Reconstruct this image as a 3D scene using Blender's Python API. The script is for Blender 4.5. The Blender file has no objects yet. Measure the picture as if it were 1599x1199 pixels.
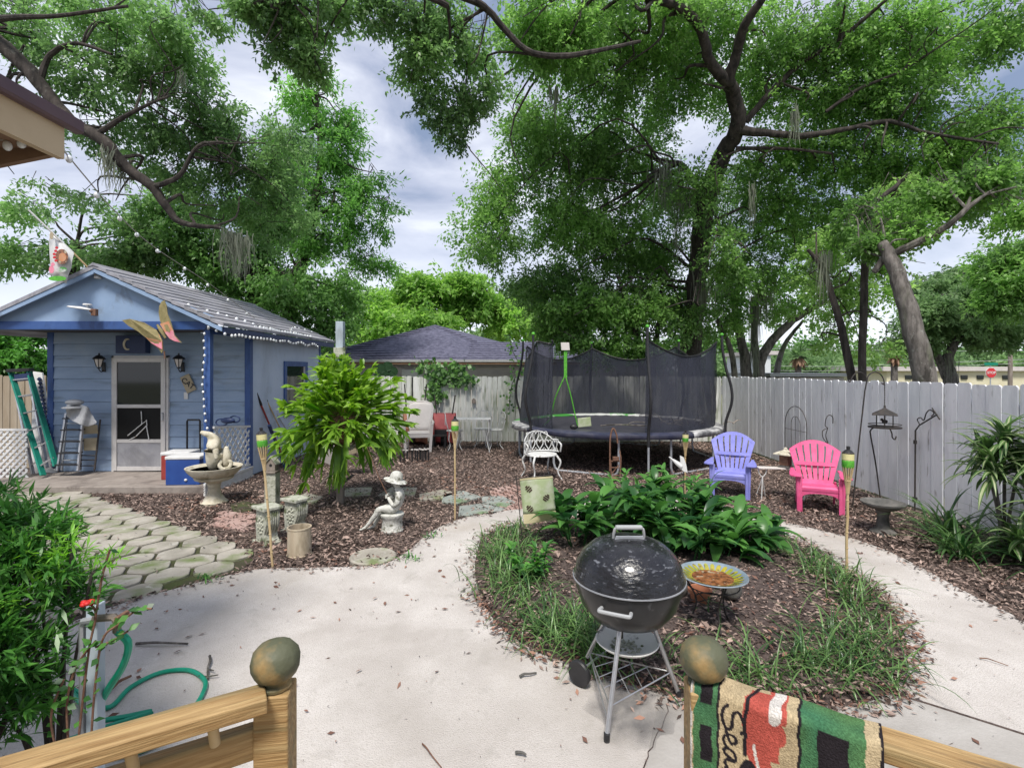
import bpy, bmesh, math, random
import numpy as np
from mathutils import Vector, Matrix
R = math.radians; PI = math.pi
sc = bpy.context.scene; C = sc.collection
random.seed(7); rng = np.random.default_rng(7)
F = 800.0; CX = 800.0; HY = 578.0; H = 1.85
# ---------------- camera, sky, sun, exposure ----------------
cd = bpy.data.cameras.new('camera'); cam = bpy.data.objects.new('camera', cd); C.objects.link(cam)
cam.location = (0, 0, H); cam.rotation_euler = (R(90), 0, 0)
cd.sensor_width = 36; cd.lens = 36*800/1599; cd.shift_y = -21.5/1599; cd.clip_end = 3000; cd.clip_start = .05
sc.camera = cam
SUN_EL, SUN_AZ = R(60), R(189)
w = bpy.data.worlds.new('World'); sc.world = w; w.use_nodes = True
nt = w.node_tree; nt.nodes.clear()
def N(t, **k):
    n = nt.nodes.new(t)
    for a, b in k.items(): setattr(n, a, b)
    return n
wo = N('ShaderNodeOutputWorld'); bg = N('ShaderNodeBackground'); sky = N('ShaderNodeTexSky')
sky.sky_type = 'NISHITA'; sky.sun_disc = False; sky.sun_elevation = SUN_EL; sky.sun_rotation = SUN_AZ
tc = N('ShaderNodeTexCoord'); mp = N('ShaderNodeMapping'); mp.inputs['Scale'].default_value = (1, 1, 2.2)
n1 = N('ShaderNodeTexNoise'); n1.inputs['Scale'].default_value = 2.6; n1.inputs['Detail'].default_value = 8; n1.inputs['Roughness'].default_value = .55
n1.inputs['Distortion'].default_value = .4
cr = N('ShaderNodeValToRGB')
e = cr.color_ramp.elements
e[0].position = .38; e[0].color = (1.5, 1.9, 2.8, 1); e[1].position = .66; e[1].color = (6.0, 6.2, 6.6, 1)
x = e.new(.47); x.color = (3.0, 3.25, 4.1, 1); x = e.new(.56); x.color = (4.2, 4.4, 5.1, 1)
sx = N('ShaderNodeSeparateXYZ'); mr = N('ShaderNodeMapRange'); mr.inputs[1].default_value = 0.02; mr.inputs[2].default_value = .30
mr.inputs[3].default_value = 1; mr.inputs[4].default_value = 0
hz = N('ShaderNodeMix', data_type='RGBA'); hz.inputs[7].default_value = (6.0, 6.2, 6.9, 1)
mx = N('ShaderNodeMix', data_type='RGBA'); mx.inputs[0].default_value = .88
L = nt.links.new
L(tc.outputs['Generated'], mp.inputs[0]); L(mp.outputs[0], n1.inputs[0]); L(n1.outputs[0], cr.inputs[0])
L(tc.outputs['Generated'], sx.inputs[0]); L(sx.outputs[2], mr.inputs[0]); L(mr.outputs[0], hz.inputs[0]); L(cr.outputs[0], hz.inputs[6])
L(sky.outputs[0], mx.inputs[6]); L(hz.outputs[2], mx.inputs[7]); L(mx.outputs[2], bg.inputs[0]); L(bg.outputs[0], wo.inputs[0])
bg.inputs[1].default_value = .10
sl = bpy.data.lights.new('sun', 'SUN'); so = bpy.data.objects.new('sun', sl); C.objects.link(so)
sl.energy = 2.4; sl.angle = R(15); sl.color = (1, .95, .87)
so.rotation_euler = (R(90)-SUN_EL, 0, PI - SUN_AZ)
sc.view_settings.view_transform = 'Standard'; sc.view_settings.look = 'None'; sc.view_settings.gamma = 1
sc.view_settings.exposure = 0.95
sc.cycles.max_bounces = 6; sc.cycles.transparent_max_bounces = 16
# ---------------- helpers ----------------
def P(px, py, Y): return Vector(((px-CX)*Y/F, Y, H-(py-HY)*Y/F))
def G(px, py, h=0):
    Y = F*(H-h)/(py-HY); return Vector(((px-CX)*Y/F, Y, h))
MT = {}
def mat(name, col, rough=.6, col2=None, scale=6, bump=0, bscale=None, metal=0, stretch=(1,1,1), lo=.35, hi=.65, attr=None, trans=0, coat=0, spec=.4, detail=6, col3=None, s3=1.5, lo3=.55, hi3=.7):
    m = bpy.data.materials.new(name); m.use_nodes = True; t = m.node_tree; b = t.nodes['Principled BSDF']
    out = t.nodes['Material Output']
    def n(k): return t.nodes.new(k)
    c4 = lambda c: (c[0], c[1], c[2], 1)
    b.inputs['Base Color'].default_value = c4(col); b.inputs['Roughness'].default_value = rough; b.inputs['Metallic'].default_value = metal
    b.inputs['Specular IOR Level'].default_value = spec; b.inputs['Coat Weight'].default_value = coat
    tcn = n('ShaderNodeTexCoord'); mpn = n('ShaderNodeMapping'); mpn.inputs['Scale'].default_value = stretch
    t.links.new(tcn.outputs['Object'], mpn.inputs[0])
    if attr or col2:
        mixn = n('ShaderNodeMix'); mixn.data_type = 'RGBA'; mixn.inputs[6].default_value = c4(col); mixn.inputs[7].default_value = c4(col2)
        if attr:
            an = n('ShaderNodeAttribute'); an.attribute_name = attr; src = an.outputs['Fac']
            t.links.new(src, mixn.inputs[0])
        else:
            nn = n('ShaderNodeTexNoise'); nn.inputs['Scale'].default_value = scale; nn.inputs['Detail'].default_value = detail; nn.inputs['Roughness'].default_value = .6
            t.links.new(mpn.outputs[0], nn.inputs[0])
            rn = n('ShaderNodeMapRange'); rn.inputs[1].default_value = lo; rn.inputs[2].default_value = hi
            t.links.new(nn.outputs[0], rn.inputs[0]); t.links.new(rn.outputs[0], mixn.inputs[0])
        colout = mixn.outputs[2]
        if col3:
            m3 = n('ShaderNodeMix'); m3.data_type = 'RGBA'; m3.inputs[7].default_value = c4(col3)
            n3 = n('ShaderNodeTexNoise'); n3.inputs['Scale'].default_value = s3; n3.inputs['Detail'].default_value = 7
            t.links.new(mpn.outputs[0], n3.inputs[0])
            r3 = n('ShaderNodeMapRange'); r3.inputs[1].default_value = lo3; r3.inputs[2].default_value = hi3
            t.links.new(n3.outputs[0], r3.inputs[0]); t.links.new(r3.outputs[0], m3.inputs[0]); t.links.new(colout, m3.inputs[6]); colout = m3.outputs[2]
        t.links.new(colout, b.inputs['Base Color'])
    else: colout = None
    if bump:
        bn = n('ShaderNodeBump'); bn.inputs['Strength'].default_value = bump; bn.inputs['Distance'].default_value = .02
        b2 = n('ShaderNodeTexNoise'); b2.inputs['Scale'].default_value = bscale or scale*3; b2.inputs['Detail'].default_value = 8
        t.links.new(mpn.outputs[0], b2.inputs[0]); t.links.new(b2.outputs[0], bn.inputs['Height']); t.links.new(bn.outputs[0], b.inputs['Normal'])
    if trans:
        tr = n('ShaderNodeBsdfTranslucent'); tr.inputs[0].default_value = c4(col2 or col); ms = n('ShaderNodeMixShader'); ms.inputs[0].default_value = trans
        if colout:
            hs = n('ShaderNodeHueSaturation'); hs.inputs['Value'].default_value = 1.7; hs.inputs['Saturation'].default_value = 1.1
            t.links.new(colout, hs.inputs['Color']); t.links.new(hs.outputs[0], tr.inputs[0])
        t.links.new(b.outputs[0], ms.inputs[1]); t.links.new(tr.outputs[0], ms.inputs[2]); t.links.new(ms.outputs[0], out.inputs[0])
    MT[name] = m; return m
def tag(o, label=None, cat=None, group=None, kind=None):
    if label: o['label'] = label
    if cat: o['category'] = cat
    if group: o['group'] = group
    if kind: o['kind'] = kind
    return o
def thing(name, label, cat, loc=(0,0,0), rz=0, group=None, scale=1):
    o = bpy.data.objects.new(name, None); C.objects.link(o); o.location = loc; o.rotation_euler = (0,0,rz)
    o.scale = (scale,)*3; o.empty_display_size = .1
    return tag(o, label, cat, group)
def dup(o, label=None, loc=None, rz=None, parent=None):
    c = o.copy(); C.objects.link(c)
    if parent: c.parent = parent
    for ch in [k for k in bpy.data.objects if k.parent == o]: dup(ch, parent=c)
    if label: c['label'] = label
    if loc is not None: c.location = loc
    if rz is not None: c.rotation_euler[2] = rz
    return c
def catmull(pts, k=4):
    p = [Vector(q) for q in pts]; p = [p[0]*2-p[1]] + p + [p[-1]*2-p[-2]]; out = []
    for i in range(1, len(p)-2):
        a, b, c, d = p[i-1:i+3]
        for j in range(k):
            t = j/k; out.append(.5*((2*b)+(c-a)*t+(2*a-5*b+4*c-d)*t*t+(3*b-3*c+d-a)*t**3))
    out.append(p[-2]); return out
class MB:
    def __init__(s): s.v = []; s.f = []; s.M = Matrix.Identity(4)
    def add(s, vs, fs):
        o = len(s.v); s.v += [s.M @ Vector(p) for p in vs]; s.f += [[i+o for i in q] for q in fs]; return s
    def box(s, c, d, rot=None):
        x, y, z = d[0]/2, d[1]/2, d[2]/2
        vs = [Vector((i*x, j*y, k*z)) for k in (-1,1) for j in (-1,1) for i in (-1,1)]
        if rot is not None: vs = [rot @ q for q in vs]
        vs = [q+Vector(c) for q in vs]
        return s.add(vs, [(0,2,3,1),(4,5,7,6),(0,1,5,4),(2,6,7,3),(1,3,7,5),(0,4,6,2)])
    def b2(s, x0, x1, y0, y1, z0, z1): return s.box(((x0+x1)/2,(y0+y1)/2,(z0+z1)/2),(abs(x1-x0),abs(y1-y0),abs(z1-z0)))
    def bar(s, p, q, w, h, up=(0,0,1)):
        p, q = Vector(p), Vector(q); d = (q-p); l = d.length; d.normalize(); u = Vector(up)
        if abs(d.dot(u)) > .98: u = Vector((0,1,0))
        sd = d.cross(u).normalized(); u = sd.cross(d)
        rot = Matrix((d, sd, u)).transposed()
        return s.box((p+q)/2, (l, w, h), rot)
    def tube(s, pts, r, n=8, closed=False, cap=True):
        pts = [Vector(p) for p in pts]; m = len(pts); rs = r if isinstance(r, (list, tuple)) else [r]*m
        t0 = (pts[1]-pts[0]).normalized(); u = t0.orthogonal().normalized(); vs = []; fs = []
        for i, p in enumerate(pts):
            if closed: t = (pts[(i+1) % m]-pts[i-1]).normalized()
            else: t = (pts[min(i+1, m-1)]-pts[max(i-1, 0)]).normalized()
            u = (u-t*u.dot(t)).normalized(); w_ = t.cross(u)
            for k in range(n):
                a = 2*PI*k/n; vs.append(p+(u*math.cos(a)+w_*math.sin(a))*rs[i])
        for i in range(m if closed else m-1):
            a, b = i*n, ((i+1) % m)*n
            for k in range(n): fs.append((a+k, a+(k+1) % n, b+(k+1) % n, b+k))
        if cap and not closed: fs.append(tuple(reversed(range(n)))); fs.append(tuple(range((m-1)*n, m*n)))
        return s.add(vs, fs)
    def lathe(s, prof, n=24, c=(0,0,0), sx=1, sy=1):
        vs = []; fs = []; c = Vector(c)
        for (r, z) in prof:
            for k in range(n): a = 2*PI*k/n; vs.append(c+Vector((r*math.cos(a)*sx, r*math.sin(a)*sy, z)))
        for i in range(len(prof)-1):
            for k in range(n): fs.append((i*n+k, i*n+(k+1) % n, (i+1)*n+(k+1) % n, (i+1)*n+k))
        if prof[0][0] > 1e-4: fs.append(tuple(reversed(range(n))))
        if prof[-1][0] > 1e-4: fs.append(tuple(range((len(prof)-1)*n, len(prof)*n)))
        return s.add(vs, fs)
    def ball(s, c, r, n=16, m=10, rot=None):
        r = (r, r, r) if not isinstance(r, (tuple, list)) else r; vs = []; fs = []
        for i in range(m+1):
            th = PI*i/m
            for k in range(n):
                a = 2*PI*k/n; q = Vector((r[0]*math.sin(th)*math.cos(a), r[1]*math.sin(th)*math.sin(a), -r[2]*math.cos(th)))
                if rot is not None: q = rot @ q
                vs.append(Vector(c)+q)
        for i in range(m):
            for k in range(n): fs.append((i*n+k, i*n+(k+1) % n, (i+1)*n+(k+1) % n, (i+1)*n+k))
        return s.add(vs, fs)
    def prism(s, poly, a, b, ax='y'):
        n = len(poly)
        if ax == 'y': f = lambda p, t: (p[0], t, p[1])
        elif ax == 'x': f = lambda p, t: (t, p[0], p[1])
        else: f = lambda p, t: (p[0], p[1], t)
        vs = [f(p, a) for p in poly]+[f(p, b) for p in poly]
        return s.add(vs, [tuple(range(n)), tuple(range(2*n-1, n-1, -1))]+[(i, n+i, n+(i+1) % n, (i+1) % n) for i in range(n)])
    def build(s, name, m, parent=None, smooth=False, bevel=0, world=False, solid=0, sub=0, fix=True):
        me = bpy.data.meshes.new(name); off = Vector((0,0,0))
        if world and parent:
            q = parent
            while q: off += q.location; q = q.parent
        me.from_pydata([tuple(p-off) for p in s.v], [], s.f); me.materials.append(MT[m])
        if fix:
            bm = bmesh.new(); bm.from_mesh(me); bmesh.ops.remove_doubles(bm, verts=bm.verts, dist=1e-5); bmesh.ops.recalc_face_normals(bm, faces=bm.faces); bm.to_mesh(me); bm.free()
        if smooth: me.shade_smooth(); me.set_sharp_from_angle(angle=R(38))
        o = bpy.data.objects.new(name, me); C.objects.link(o)
        if parent: o.parent = parent
        if solid: k = o.modifiers.new('s', 'SOLIDIFY'); k.thickness = solid; k.offset = 0
        if bevel: k = o.modifiers.new('b', 'BEVEL'); k.width = bevel; k.segments = 2; k.limit_method = 'ANGLE'
        if sub: k = o.modifiers.new('u', 'SUBSURF'); k.levels = sub; k.render_levels = sub
        return o
def plank(name, p, q, w_, h_, m, parent=None, bevel=.004, up=(0,0,1)):
    """a board with its own axes, so the grain runs along it"""
    p, q = Vector(p), Vector(q); d = q-p; l = d.length; d.normalize(); u = Vector(up)
    if abs(d.dot(u)) > .98: u = Vector((0,1,0))
    sd = d.cross(u).normalized(); u = sd.cross(d)
    o = MB().box((0,0,0), (l, w_, h_)).build(name, m, parent, bevel=bevel)
    M = Matrix((d, sd, u)).transposed().to_4x4(); M.translation = (p+q)/2
    if parent: M.translation = M.translation-parent.location
    o.matrix_local = M; return o
def npmesh(name, V, K, m, parent=None, rnd=None, smooth=False, world=True):
    """V (n*K,3) verts, faces of K verts each in order"""
    V = np.asarray(V, np.float32).reshape(-1, 3)
    if world and parent: V = V-np.array(parent.location, np.float32)
    n = len(V)//K; me = bpy.data.meshes.new(name); me.vertices.add(len(V)); me.vertices.foreach_set('co', V.ravel())
    me.loops.add(n*K); me.loops.foreach_set('vertex_index', np.arange(n*K, dtype=np.int32))
    me.polygons.add(n); me.polygons.foreach_set('loop_start', np.arange(0, n*K, K, dtype=np.int32))
    return _fin(me, name, m, parent, rnd, smooth)
def _fin(me, name, m, parent, rnd, smooth):
    me.update(calc_edges=True); me.materials.append(MT[m])
    if rnd is not None:
        a = me.attributes.new('rnd', 'FLOAT', 'FACE'); a.data.foreach_set('value', np.asarray(rnd, np.float32))
    if smooth: me.shade_smooth()
    o = bpy.data.objects.new(name, me); C.objects.link(o)
    if parent: o.parent = parent
    return o
def unit(a): return a/np.maximum(np.linalg.norm(a, axis=-1, keepdims=True), 1e-9)
def leafquads(pos, d, Ln, Wd, up=None):
    n = len(pos); d = unit(d); r = rng.normal(size=(n, 3)); r[:, 2] *= .5
    s = unit(np.cross(d, r if up is None else up+r*.35)); Ln = np.broadcast_to(Ln, (n,))[:, None]; Wd = np.broadcast_to(Wd, (n,))[:, None]
    nn = np.cross(s, d)
    return np.stack([pos, pos+d*Ln*.45+s*Wd*.5, pos+d*Ln-nn*Ln*.12, pos+d*Ln*.45-s*Wd*.5], 1)
def ribbons(name, P_, W_, side, m, parent=None, rnd=None, fold=0., world=True):
    """P_ (N,K,3) centre lines, W_ (N,K) widths, side (N,3); three verts across with a fold"""
    N_, K, _ = P_.shape; s = unit(side)[:, None, :]; t = np.gradient(P_, axis=1); nn = unit(np.cross(np.broadcast_to(s, t.shape), t))
    nn = np.where(nn[..., 2:3] < 0, -nn, nn)
    w = W_[..., None]/2; up_ = nn*fold*w
    V = np.stack([P_-s*w+up_, P_, P_+s*w+up_], 2)  # N,K,3,3
    V = V.reshape(-1, 3)
    if world and parent: V = V-np.array(parent.location)
    base = (np.arange(N_)*K*3)[:, None, None]+(np.arange(K-1)*3)[None, :, None]+np.arange(2)[None, None, :]
    Fc = np.stack([base, base+1, base+4, base+3], -1).reshape(-1, 4)
    me = bpy.data.meshes.new(name); me.vertices.add(len(V)); me.vertices.foreach_set('co', V.astype(np.float32).ravel())
    me.loops.add(Fc.size); me.loops.foreach_set('vertex_index', Fc.astype(np.int32).ravel())
    me.polygons.add(len(Fc)); me.polygons.foreach_set('loop_start', np.arange(0, Fc.size, 4, dtype=np.int32))
    if rnd is not None: rnd = np.repeat(rnd, (K-1)*2)
    return _fin(me, name, m, parent, rnd, True)
def arcs(base, az, ln, rise, K=6, droop=1.0):
    """arching strap leaves: base (N,3), azimuth, length, rise angle, droop"""
    n = len(base); t = np.linspace(0, 1, K)[None, :]; ang = rise[:, None]-droop*t*1.0
    dt = 1/(K-1); ca = np.cos(ang); sa = np.sin(ang)
    h = np.concatenate([np.zeros((n,1)), np.cumsum(ca[:, :-1], 1)], 1)*dt*ln[:, None]
    z = np.concatenate([np.zeros((n,1)), np.cumsum(sa[:, :-1], 1)], 1)*dt*ln[:, None]
    Pp = np.stack([base[:, 0:1]+h*np.cos(az)[:, None], base[:, 1:2]+h*np.sin(az)[:, None], base[:, 2:3]+z], -1)
    side = np.stack([-np.sin(az), np.cos(az), np.zeros(n)], -1)
    return Pp, side
def inpoly(x, y, poly):
    ins = np.zeros(len(x), bool); n = len(poly)
    for i in range(n):
        x1, y1 = poly[i][0], poly[i][1]; x2, y2 = poly[(i+1) % n][0], poly[(i+1) % n][1]
        c = ((y1 > y) != (y2 > y)) & (x < (x2-x1)*(y-y1)/(y2-y1+1e-12)+x1); ins ^= c
    return ins
# ---------------- materials ----------------
mat('ground', (.10,.13,.05), .95, (.16,.13,.08), 2, .4)
mat('mulch', (.05,.035,.03), .95, (.20,.15,.13), 26, .8, 60, lo=.4, hi=.6, col3=(.03,.024,.022), s3=1.3)
mat('soil', (.045,.032,.03), .95, (.12,.09,.08), 30, .8, 70)
mat('concrete', (.455,.42,.395), .9, (.60,.565,.54), 1.3, .5, 130, lo=.36, hi=.62, col3=(.40,.37,.34), s3=150, lo3=.50, hi3=.74)
mat('concrete_grey', (.33,.31,.29), .9, (.42,.40,.38), 3, .2, 60)
mat('slab', (.22,.19,.17), .9, (.32,.28,.25), 5, .3)
mat('paver', (.27,.25,.21), .9, (.42,.39,.34), 3, .4, 40, col3=(.16,.20,.08), s3=3.2, lo3=.50, hi3=.66)
mat('moss_joint', (.06,.08,.02), .95, (.05,.04,.03), 5)
mat('slate', (.22,.25,.23), .8, (.33,.35,.33), 4, .3, col3=(.10,.18,.05), s3=2)
mat('brickp', (.33,.20,.17), .9, (.42,.30,.27), 4, .3)
mat('fencew', (.66,.67,.71), .8, (.80,.81,.84), 5, .2, 20, stretch=(1,1,.22), lo=.35, hi=.6, col3=(.22,.20,.18), s3=11, lo3=.62, hi3=.74)
mat('fenceold', (.48,.50,.46), .85, (.70,.71,.69), 6, .2, 20, stretch=(1,1,.16), col3=(.13,.16,.08), s3=9, lo3=.53, hi3=.72)
mat('tanfence', (.30,.24,.17), .85, (.40,.34,.26), 5, .15, stretch=(1,1,.2))
mat('shingle', (.055,.055,.09), .9, (.13,.13,.19), 7, .5, 40, stretch=(1,1,1))
mat('nwall', (.50,.46,.45), .85, (.58,.54,.52), 3, .1)
mat('white', (.72,.72,.72), .5, (.62,.62,.62), 8)
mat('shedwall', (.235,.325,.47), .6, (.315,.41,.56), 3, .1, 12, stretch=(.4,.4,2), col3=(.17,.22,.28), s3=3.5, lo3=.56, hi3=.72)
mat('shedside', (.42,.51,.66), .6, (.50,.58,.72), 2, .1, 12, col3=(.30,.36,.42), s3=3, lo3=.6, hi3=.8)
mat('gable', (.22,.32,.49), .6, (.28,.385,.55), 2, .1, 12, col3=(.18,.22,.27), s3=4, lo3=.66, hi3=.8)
mat('royal', (.035,.085,.26), .5, (.05,.11,.30), 4, .08)
mat('navy', (.02,.035,.10), .5, (.03,.05,.13), 4)
mat('soffit', (.05,.05,.06), .8)
mat('shedroof', (.23,.23,.26), .8, (.37,.37,.41), 4, .3, 25, stretch=(3,.4,1), col3=(.12,.11,.10), s3=3, lo3=.62, hi3=.75)
mat('glass', (.015,.02,.022), .05, spec=.5)
mat('screen', (.012,.012,.012), .5, spec=.15)
mat('doorframe', (.55,.53,.52), .4, (.62,.60,.58), 6)
mat('kick', (.30,.30,.33), .45, (.36,.36,.38), 6, .1)
mat('black', (.015,.015,.017), .45, (.03,.03,.033), 10)
mat('blackgloss', (.010,.010,.012), .20, (.02,.02,.024), 14, .35, 34, coat=.3, col3=(.22,.23,.26), s3=30, lo3=.60, hi3=.76, stretch=(.8,.8,2.2), detail=9)  # pale patches paint a mottled sky reflection into the black lid colour
mat('enamel', (.010,.010,.011), .30, (.028,.028,.03), 5, .05, 12, coat=.2, spec=.3, stretch=(1,1,.6), col3=(.16,.16,.17), s3=16, lo3=.63, hi3=.8)
mat('iron', (.02,.02,.022), .6, (.05,.04,.035), 20)
mat('alu', (.55,.55,.57), .35, (.45,.45,.46), 14, metal=.8)
mat('galv', (.36,.38,.42), .5, (.48,.50,.54), 10, metal=.5)
mat('ashpan', (.76,.75,.72), .6, (.20,.19,.18), 14, .2, lo=.60, hi=.68)
mat('greyplastic', (.33,.34,.35), .5, (.38,.39,.40), 9)
mat('greenfib', (.01,.19,.14), .45, (.02,.25,.18), 9, col3=(.25,.35,.32), s3=12, lo3=.66, hi3=.76)
mat('bluec', (.02,.06,.25), .4, (.025,.075,.29), 5)
mat('redc', (.25,.03,.025), .5, (.32,.05,.04), 5)
mat('cloth', (.34,.35,.37), .9, (.42,.43,.45), 6, .2)
mat('castst', (.50,.45,.34), .85, (.64,.60,.50), 8, .2, 40, col3=(.28,.25,.17), s3=5)
mat('greyst', (.36,.37,.30), .85, (.55,.55,.48), 8, .4, 40, col3=(.12,.14,.075), s3=8, lo3=.50, hi3=.64)
mat('statue', (.42,.42,.38), .85, (.64,.64,.60), 12, .4, 50, col3=(.16,.16,.12), s3=16, lo3=.53, hi3=.66)
mat('darkst', (.07,.07,.065), .9, (.16,.15,.14), 8, .3, 30)
mat('pot', (.42,.34,.24), .85, (.52,.45,.34), 10, .2, 30, stretch=(1,1,.3), col3=(.25,.20,.13), s3=8)
mat('terra', (.35,.13,.07), .85, (.42,.18,.1), 6)
mat('bamboo', (.45,.33,.17), .6, (.58,.45,.26), 12, stretch=(1,1,.2))
mat('lime', (.06,.30,.03), .5, (.14,.5,.05), 20)
mat('lemon', (.65,.60,.30), .6)
mat('pine', (.25,.145,.055), .65, (.47,.32,.15), 6, .3, 14, stretch=(.7,13,13), lo=.34, hi=.66, col3=(.20,.17,.085), s3=1.6, lo3=.48, hi3=.70)
mat('pineend', (.21,.135,.05), .6, (.36,.26,.12), 9, .4, 22, col3=(.095,.10,.06), s3=8, lo3=.42, hi3=.54)
mat('greywood', (.16,.13,.11), .9, (.28,.24,.21), 8, .4, 30, stretch=(1,1,.15))
mat('postpaint', (.33,.40,.47), .7, (.42,.48,.54), 8, .1, stretch=(1,1,.3), col3=(.22,.24,.25), s3=5)
mat('purple', (.18,.19,.55), .5, (.27,.28,.66), 4, .1, col3=(.20,.18,.36), s3=9, lo3=.6, hi3=.75)
mat('pink', (.62,.07,.20), .5, (.76,.13,.30), 4, .1, col3=(.50,.08,.17), s3=9, lo3=.6, hi3=.75)
mat('resin', (.60,.56,.53), .55, (.66,.62,.59), 6)
mat('whitemetal', (.55,.56,.55), .5, (.68,.68,.68), 14, col3=(.20,.15,.11), s3=18, lo3=.6, hi3=.7)
mat('rust', (.12,.06,.04), .9, (.22,.12,.08), 20, .3)
mat('redtub', (.26,.03,.04), .6, (.34,.06,.06), 5, .2)
mat('orangetub', (.30,.12,.06), .7, (.2,.09,.06), 7, .2)
mat('trampmat', (.035,.035,.05), .5, (.06,.06,.075), 8)
mat('tramppad', (.03,.035,.07), .35, (.08,.08,.11), 5, .2)
mat('trampgreen', (.06,.28,.05), .4, (.5,.52,.5), 2, lo=.48, hi=.52)
mat('padgrey', (.16,.16,.17), .5, (.5,.5,.5), 7, .2, lo=.42, hi=.6)
mat('flagcloth', (.52,.55,.42), .85, (.40,.47,.27), 7, .1, lo=.4, hi=.55, trans=.15)
mat('khaki', (.50,.44,.25), .85, (.58,.52,.33), 7)
mat('beebrown', (.05,.02,.015), .8)
mat('bulb', (.75,.78,.80), .15, spec=.8, coat=.5)
mat('cord', (.03,.03,.03), .6)
mat('cordlight', (.35,.33,.30), .6)
mat('bfolive', (.20,.17,.07), .7, (.30,.25,.12), 16, .2)
mat('bforange', (.55,.22,.10), .7, (.55,.30,.18), 12)
mat('bfpink', (.60,.16,.24), .7, (.65,.30,.33), 12)
mat('fascia', (.10,.065,.085), .45, (.13,.085,.10), 4)
mat('beige', (.52,.40,.26), .7, (.58,.46,.31), 3)
mat('soffbrown', (.20,.12,.075), .8, (.26,.16,.10), 3)
mat('hose', (.0,.24,.14), .4, (.01,.30,.19), 10)
mat('brass', (.20,.17,.14), .6, metal=.2)
mat('petal', (.55,.02,.02), .5)
mat('petalpink', (.75,.25,.35), .5)
mat('bark', (.02,.017,.016), .95, (.075,.062,.055), 9, .9, 22, stretch=(1,1,.25))
mat('barkpale', (.085,.075,.068), .95, (.21,.19,.175), 14, 1., 14, stretch=(1,1,.3), col3=(.10,.11,.07), s3=3)
mat('moss', (.19,.21,.16), .95, (.27,.29,.23), 8, attr='rnd', trans=.3)
mat('leafoak', (.04,.095,.035), .36, (.25,.44,.12), attr='rnd', trans=.5)
mat('leafleft', (.04,.085,.045), .36, (.25,.42,.15), attr='rnd', trans=.48)
mat('leafdark', (.035,.085,.035), .38, (.19,.37,.10), attr='rnd', trans=.38)
mat('leaflime', (.08,.19,.04), .45, (.34,.55,.13), attr='rnd', trans=.5)
mat('leafbright', (.08,.17,.045), .4, (.38,.58,.19), attr='rnd', trans=.5)
mat('leafmid', (.04,.12,.035), .4, (.22,.44,.11), attr='rnd', trans=.5)
mat('leaffar', (.08,.15,.06), .6, (.20,.32,.13), attr='rnd', trans=.4)
mat('leafbush', (.03,.11,.03), .35, (.13,.34,.06), attr='rnd', trans=.3)
mat('leafbush2', (.18,.42,.05), .4, (.28,.55,.09), attr='rnd', trans=.4)
mat('fern', (.05,.16,.012), .35, (.28,.46,.06), attr='rnd', trans=.38)
mat('fernbrown', (.06,.035,.02), .9, (.16,.10,.06), attr='rnd')
mat('ginger', (.016,.065,.02), .33, (.11,.28,.06), attr='rnd', trans=.25)
mat('gingerlight', (.08,.22,.05), .35, (.16,.36,.09), attr='rnd', trans=.3)
mat('grassblade', (.02,.07,.02), .28, (.18,.31,.10), attr='rnd', trans=.25)
mat('variegated', (.03,.11,.03), .35, (.45,.50,.28), attr='rnd', trans=.25)
mat('litter', (.035,.022,.018), .8, (.45,.33,.28), attr='rnd')
mat('litterorange', (.12,.06,.045), .8, (.38,.21,.15), attr='rnd')
mat('palmdead', (.22,.14,.09), .9, (.38,.24,.17), attr='rnd', trans=.3)
mat('farwall', (.60,.55,.38), .8, (.66,.62,.46), 1)
mat('farwhite', (.65,.68,.70), .8)
mat('asphalt', (.06,.06,.06), .9, (.08,.08,.08), 20)
mat('signred', (.55,.03,.04), .5)
mat('signgreen', (.0,.20,.13), .5)
mat('tan', (.36,.30,.20), .85, (.42,.36,.26), 6)
mat('yellowglaze', (.42,.34,.03), .2, (.18,.24,.04), 16, coat=.4, col3=(.12,.07,.03), s3=20, lo3=.55, hi3=.65)
mat('orangeglaze', (.08,.025,.012), .25, (.36,.15,.06), 30, coat=.6, col3=(.42,.36,.25), s3=14, lo3=.58, hi3=.64)
mat('blueglaze', (.16,.22,.28), .15, (.30,.34,.36), 9, coat=.6)
mat('water', (.05,.045,.03), .05, spec=.6)
mat('pale_twig', (.20,.17,.14), .9, (.36,.32,.28), 20)
def addpatch(name, col, scale, lo, hi, amt=1., stretch=(1,1,1)):
    m = MT[name]; t = m.node_tree; b = t.nodes['Principled BSDF']; src = b.inputs['Base Color'].links[0].from_socket
    tcn = t.nodes.new('ShaderNodeTexCoord'); mp_ = t.nodes.new('ShaderNodeMapping'); mp_.inputs['Scale'].default_value = stretch; mp_.inputs['Location'].default_value = (scale*3.1, 1.7, .3)
    nn = t.nodes.new('ShaderNodeTexNoise'); nn.inputs['Scale'].default_value = scale; nn.inputs['Detail'].default_value = 9; nn.inputs['Roughness'].default_value = .65; nn.inputs['Distortion'].default_value = .6
    rn = t.nodes.new('ShaderNodeMapRange'); rn.inputs[1].default_value = lo; rn.inputs[2].default_value = hi; rn.inputs[4].default_value = amt
    mi = t.nodes.new('ShaderNodeMix'); mi.data_type = 'RGBA'; mi.inputs[7].default_value = (*col, 1); k = t.links.new
    k(tcn.outputs['Object'], mp_.inputs[0]); k(mp_.outputs[0], nn.inputs[0]); k(nn.outputs[0], rn.inputs[0]); k(rn.outputs[0], mi.inputs[0]); k(src, mi.inputs[6]); k(mi.outputs[2], b.inputs['Base Color'])
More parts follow.
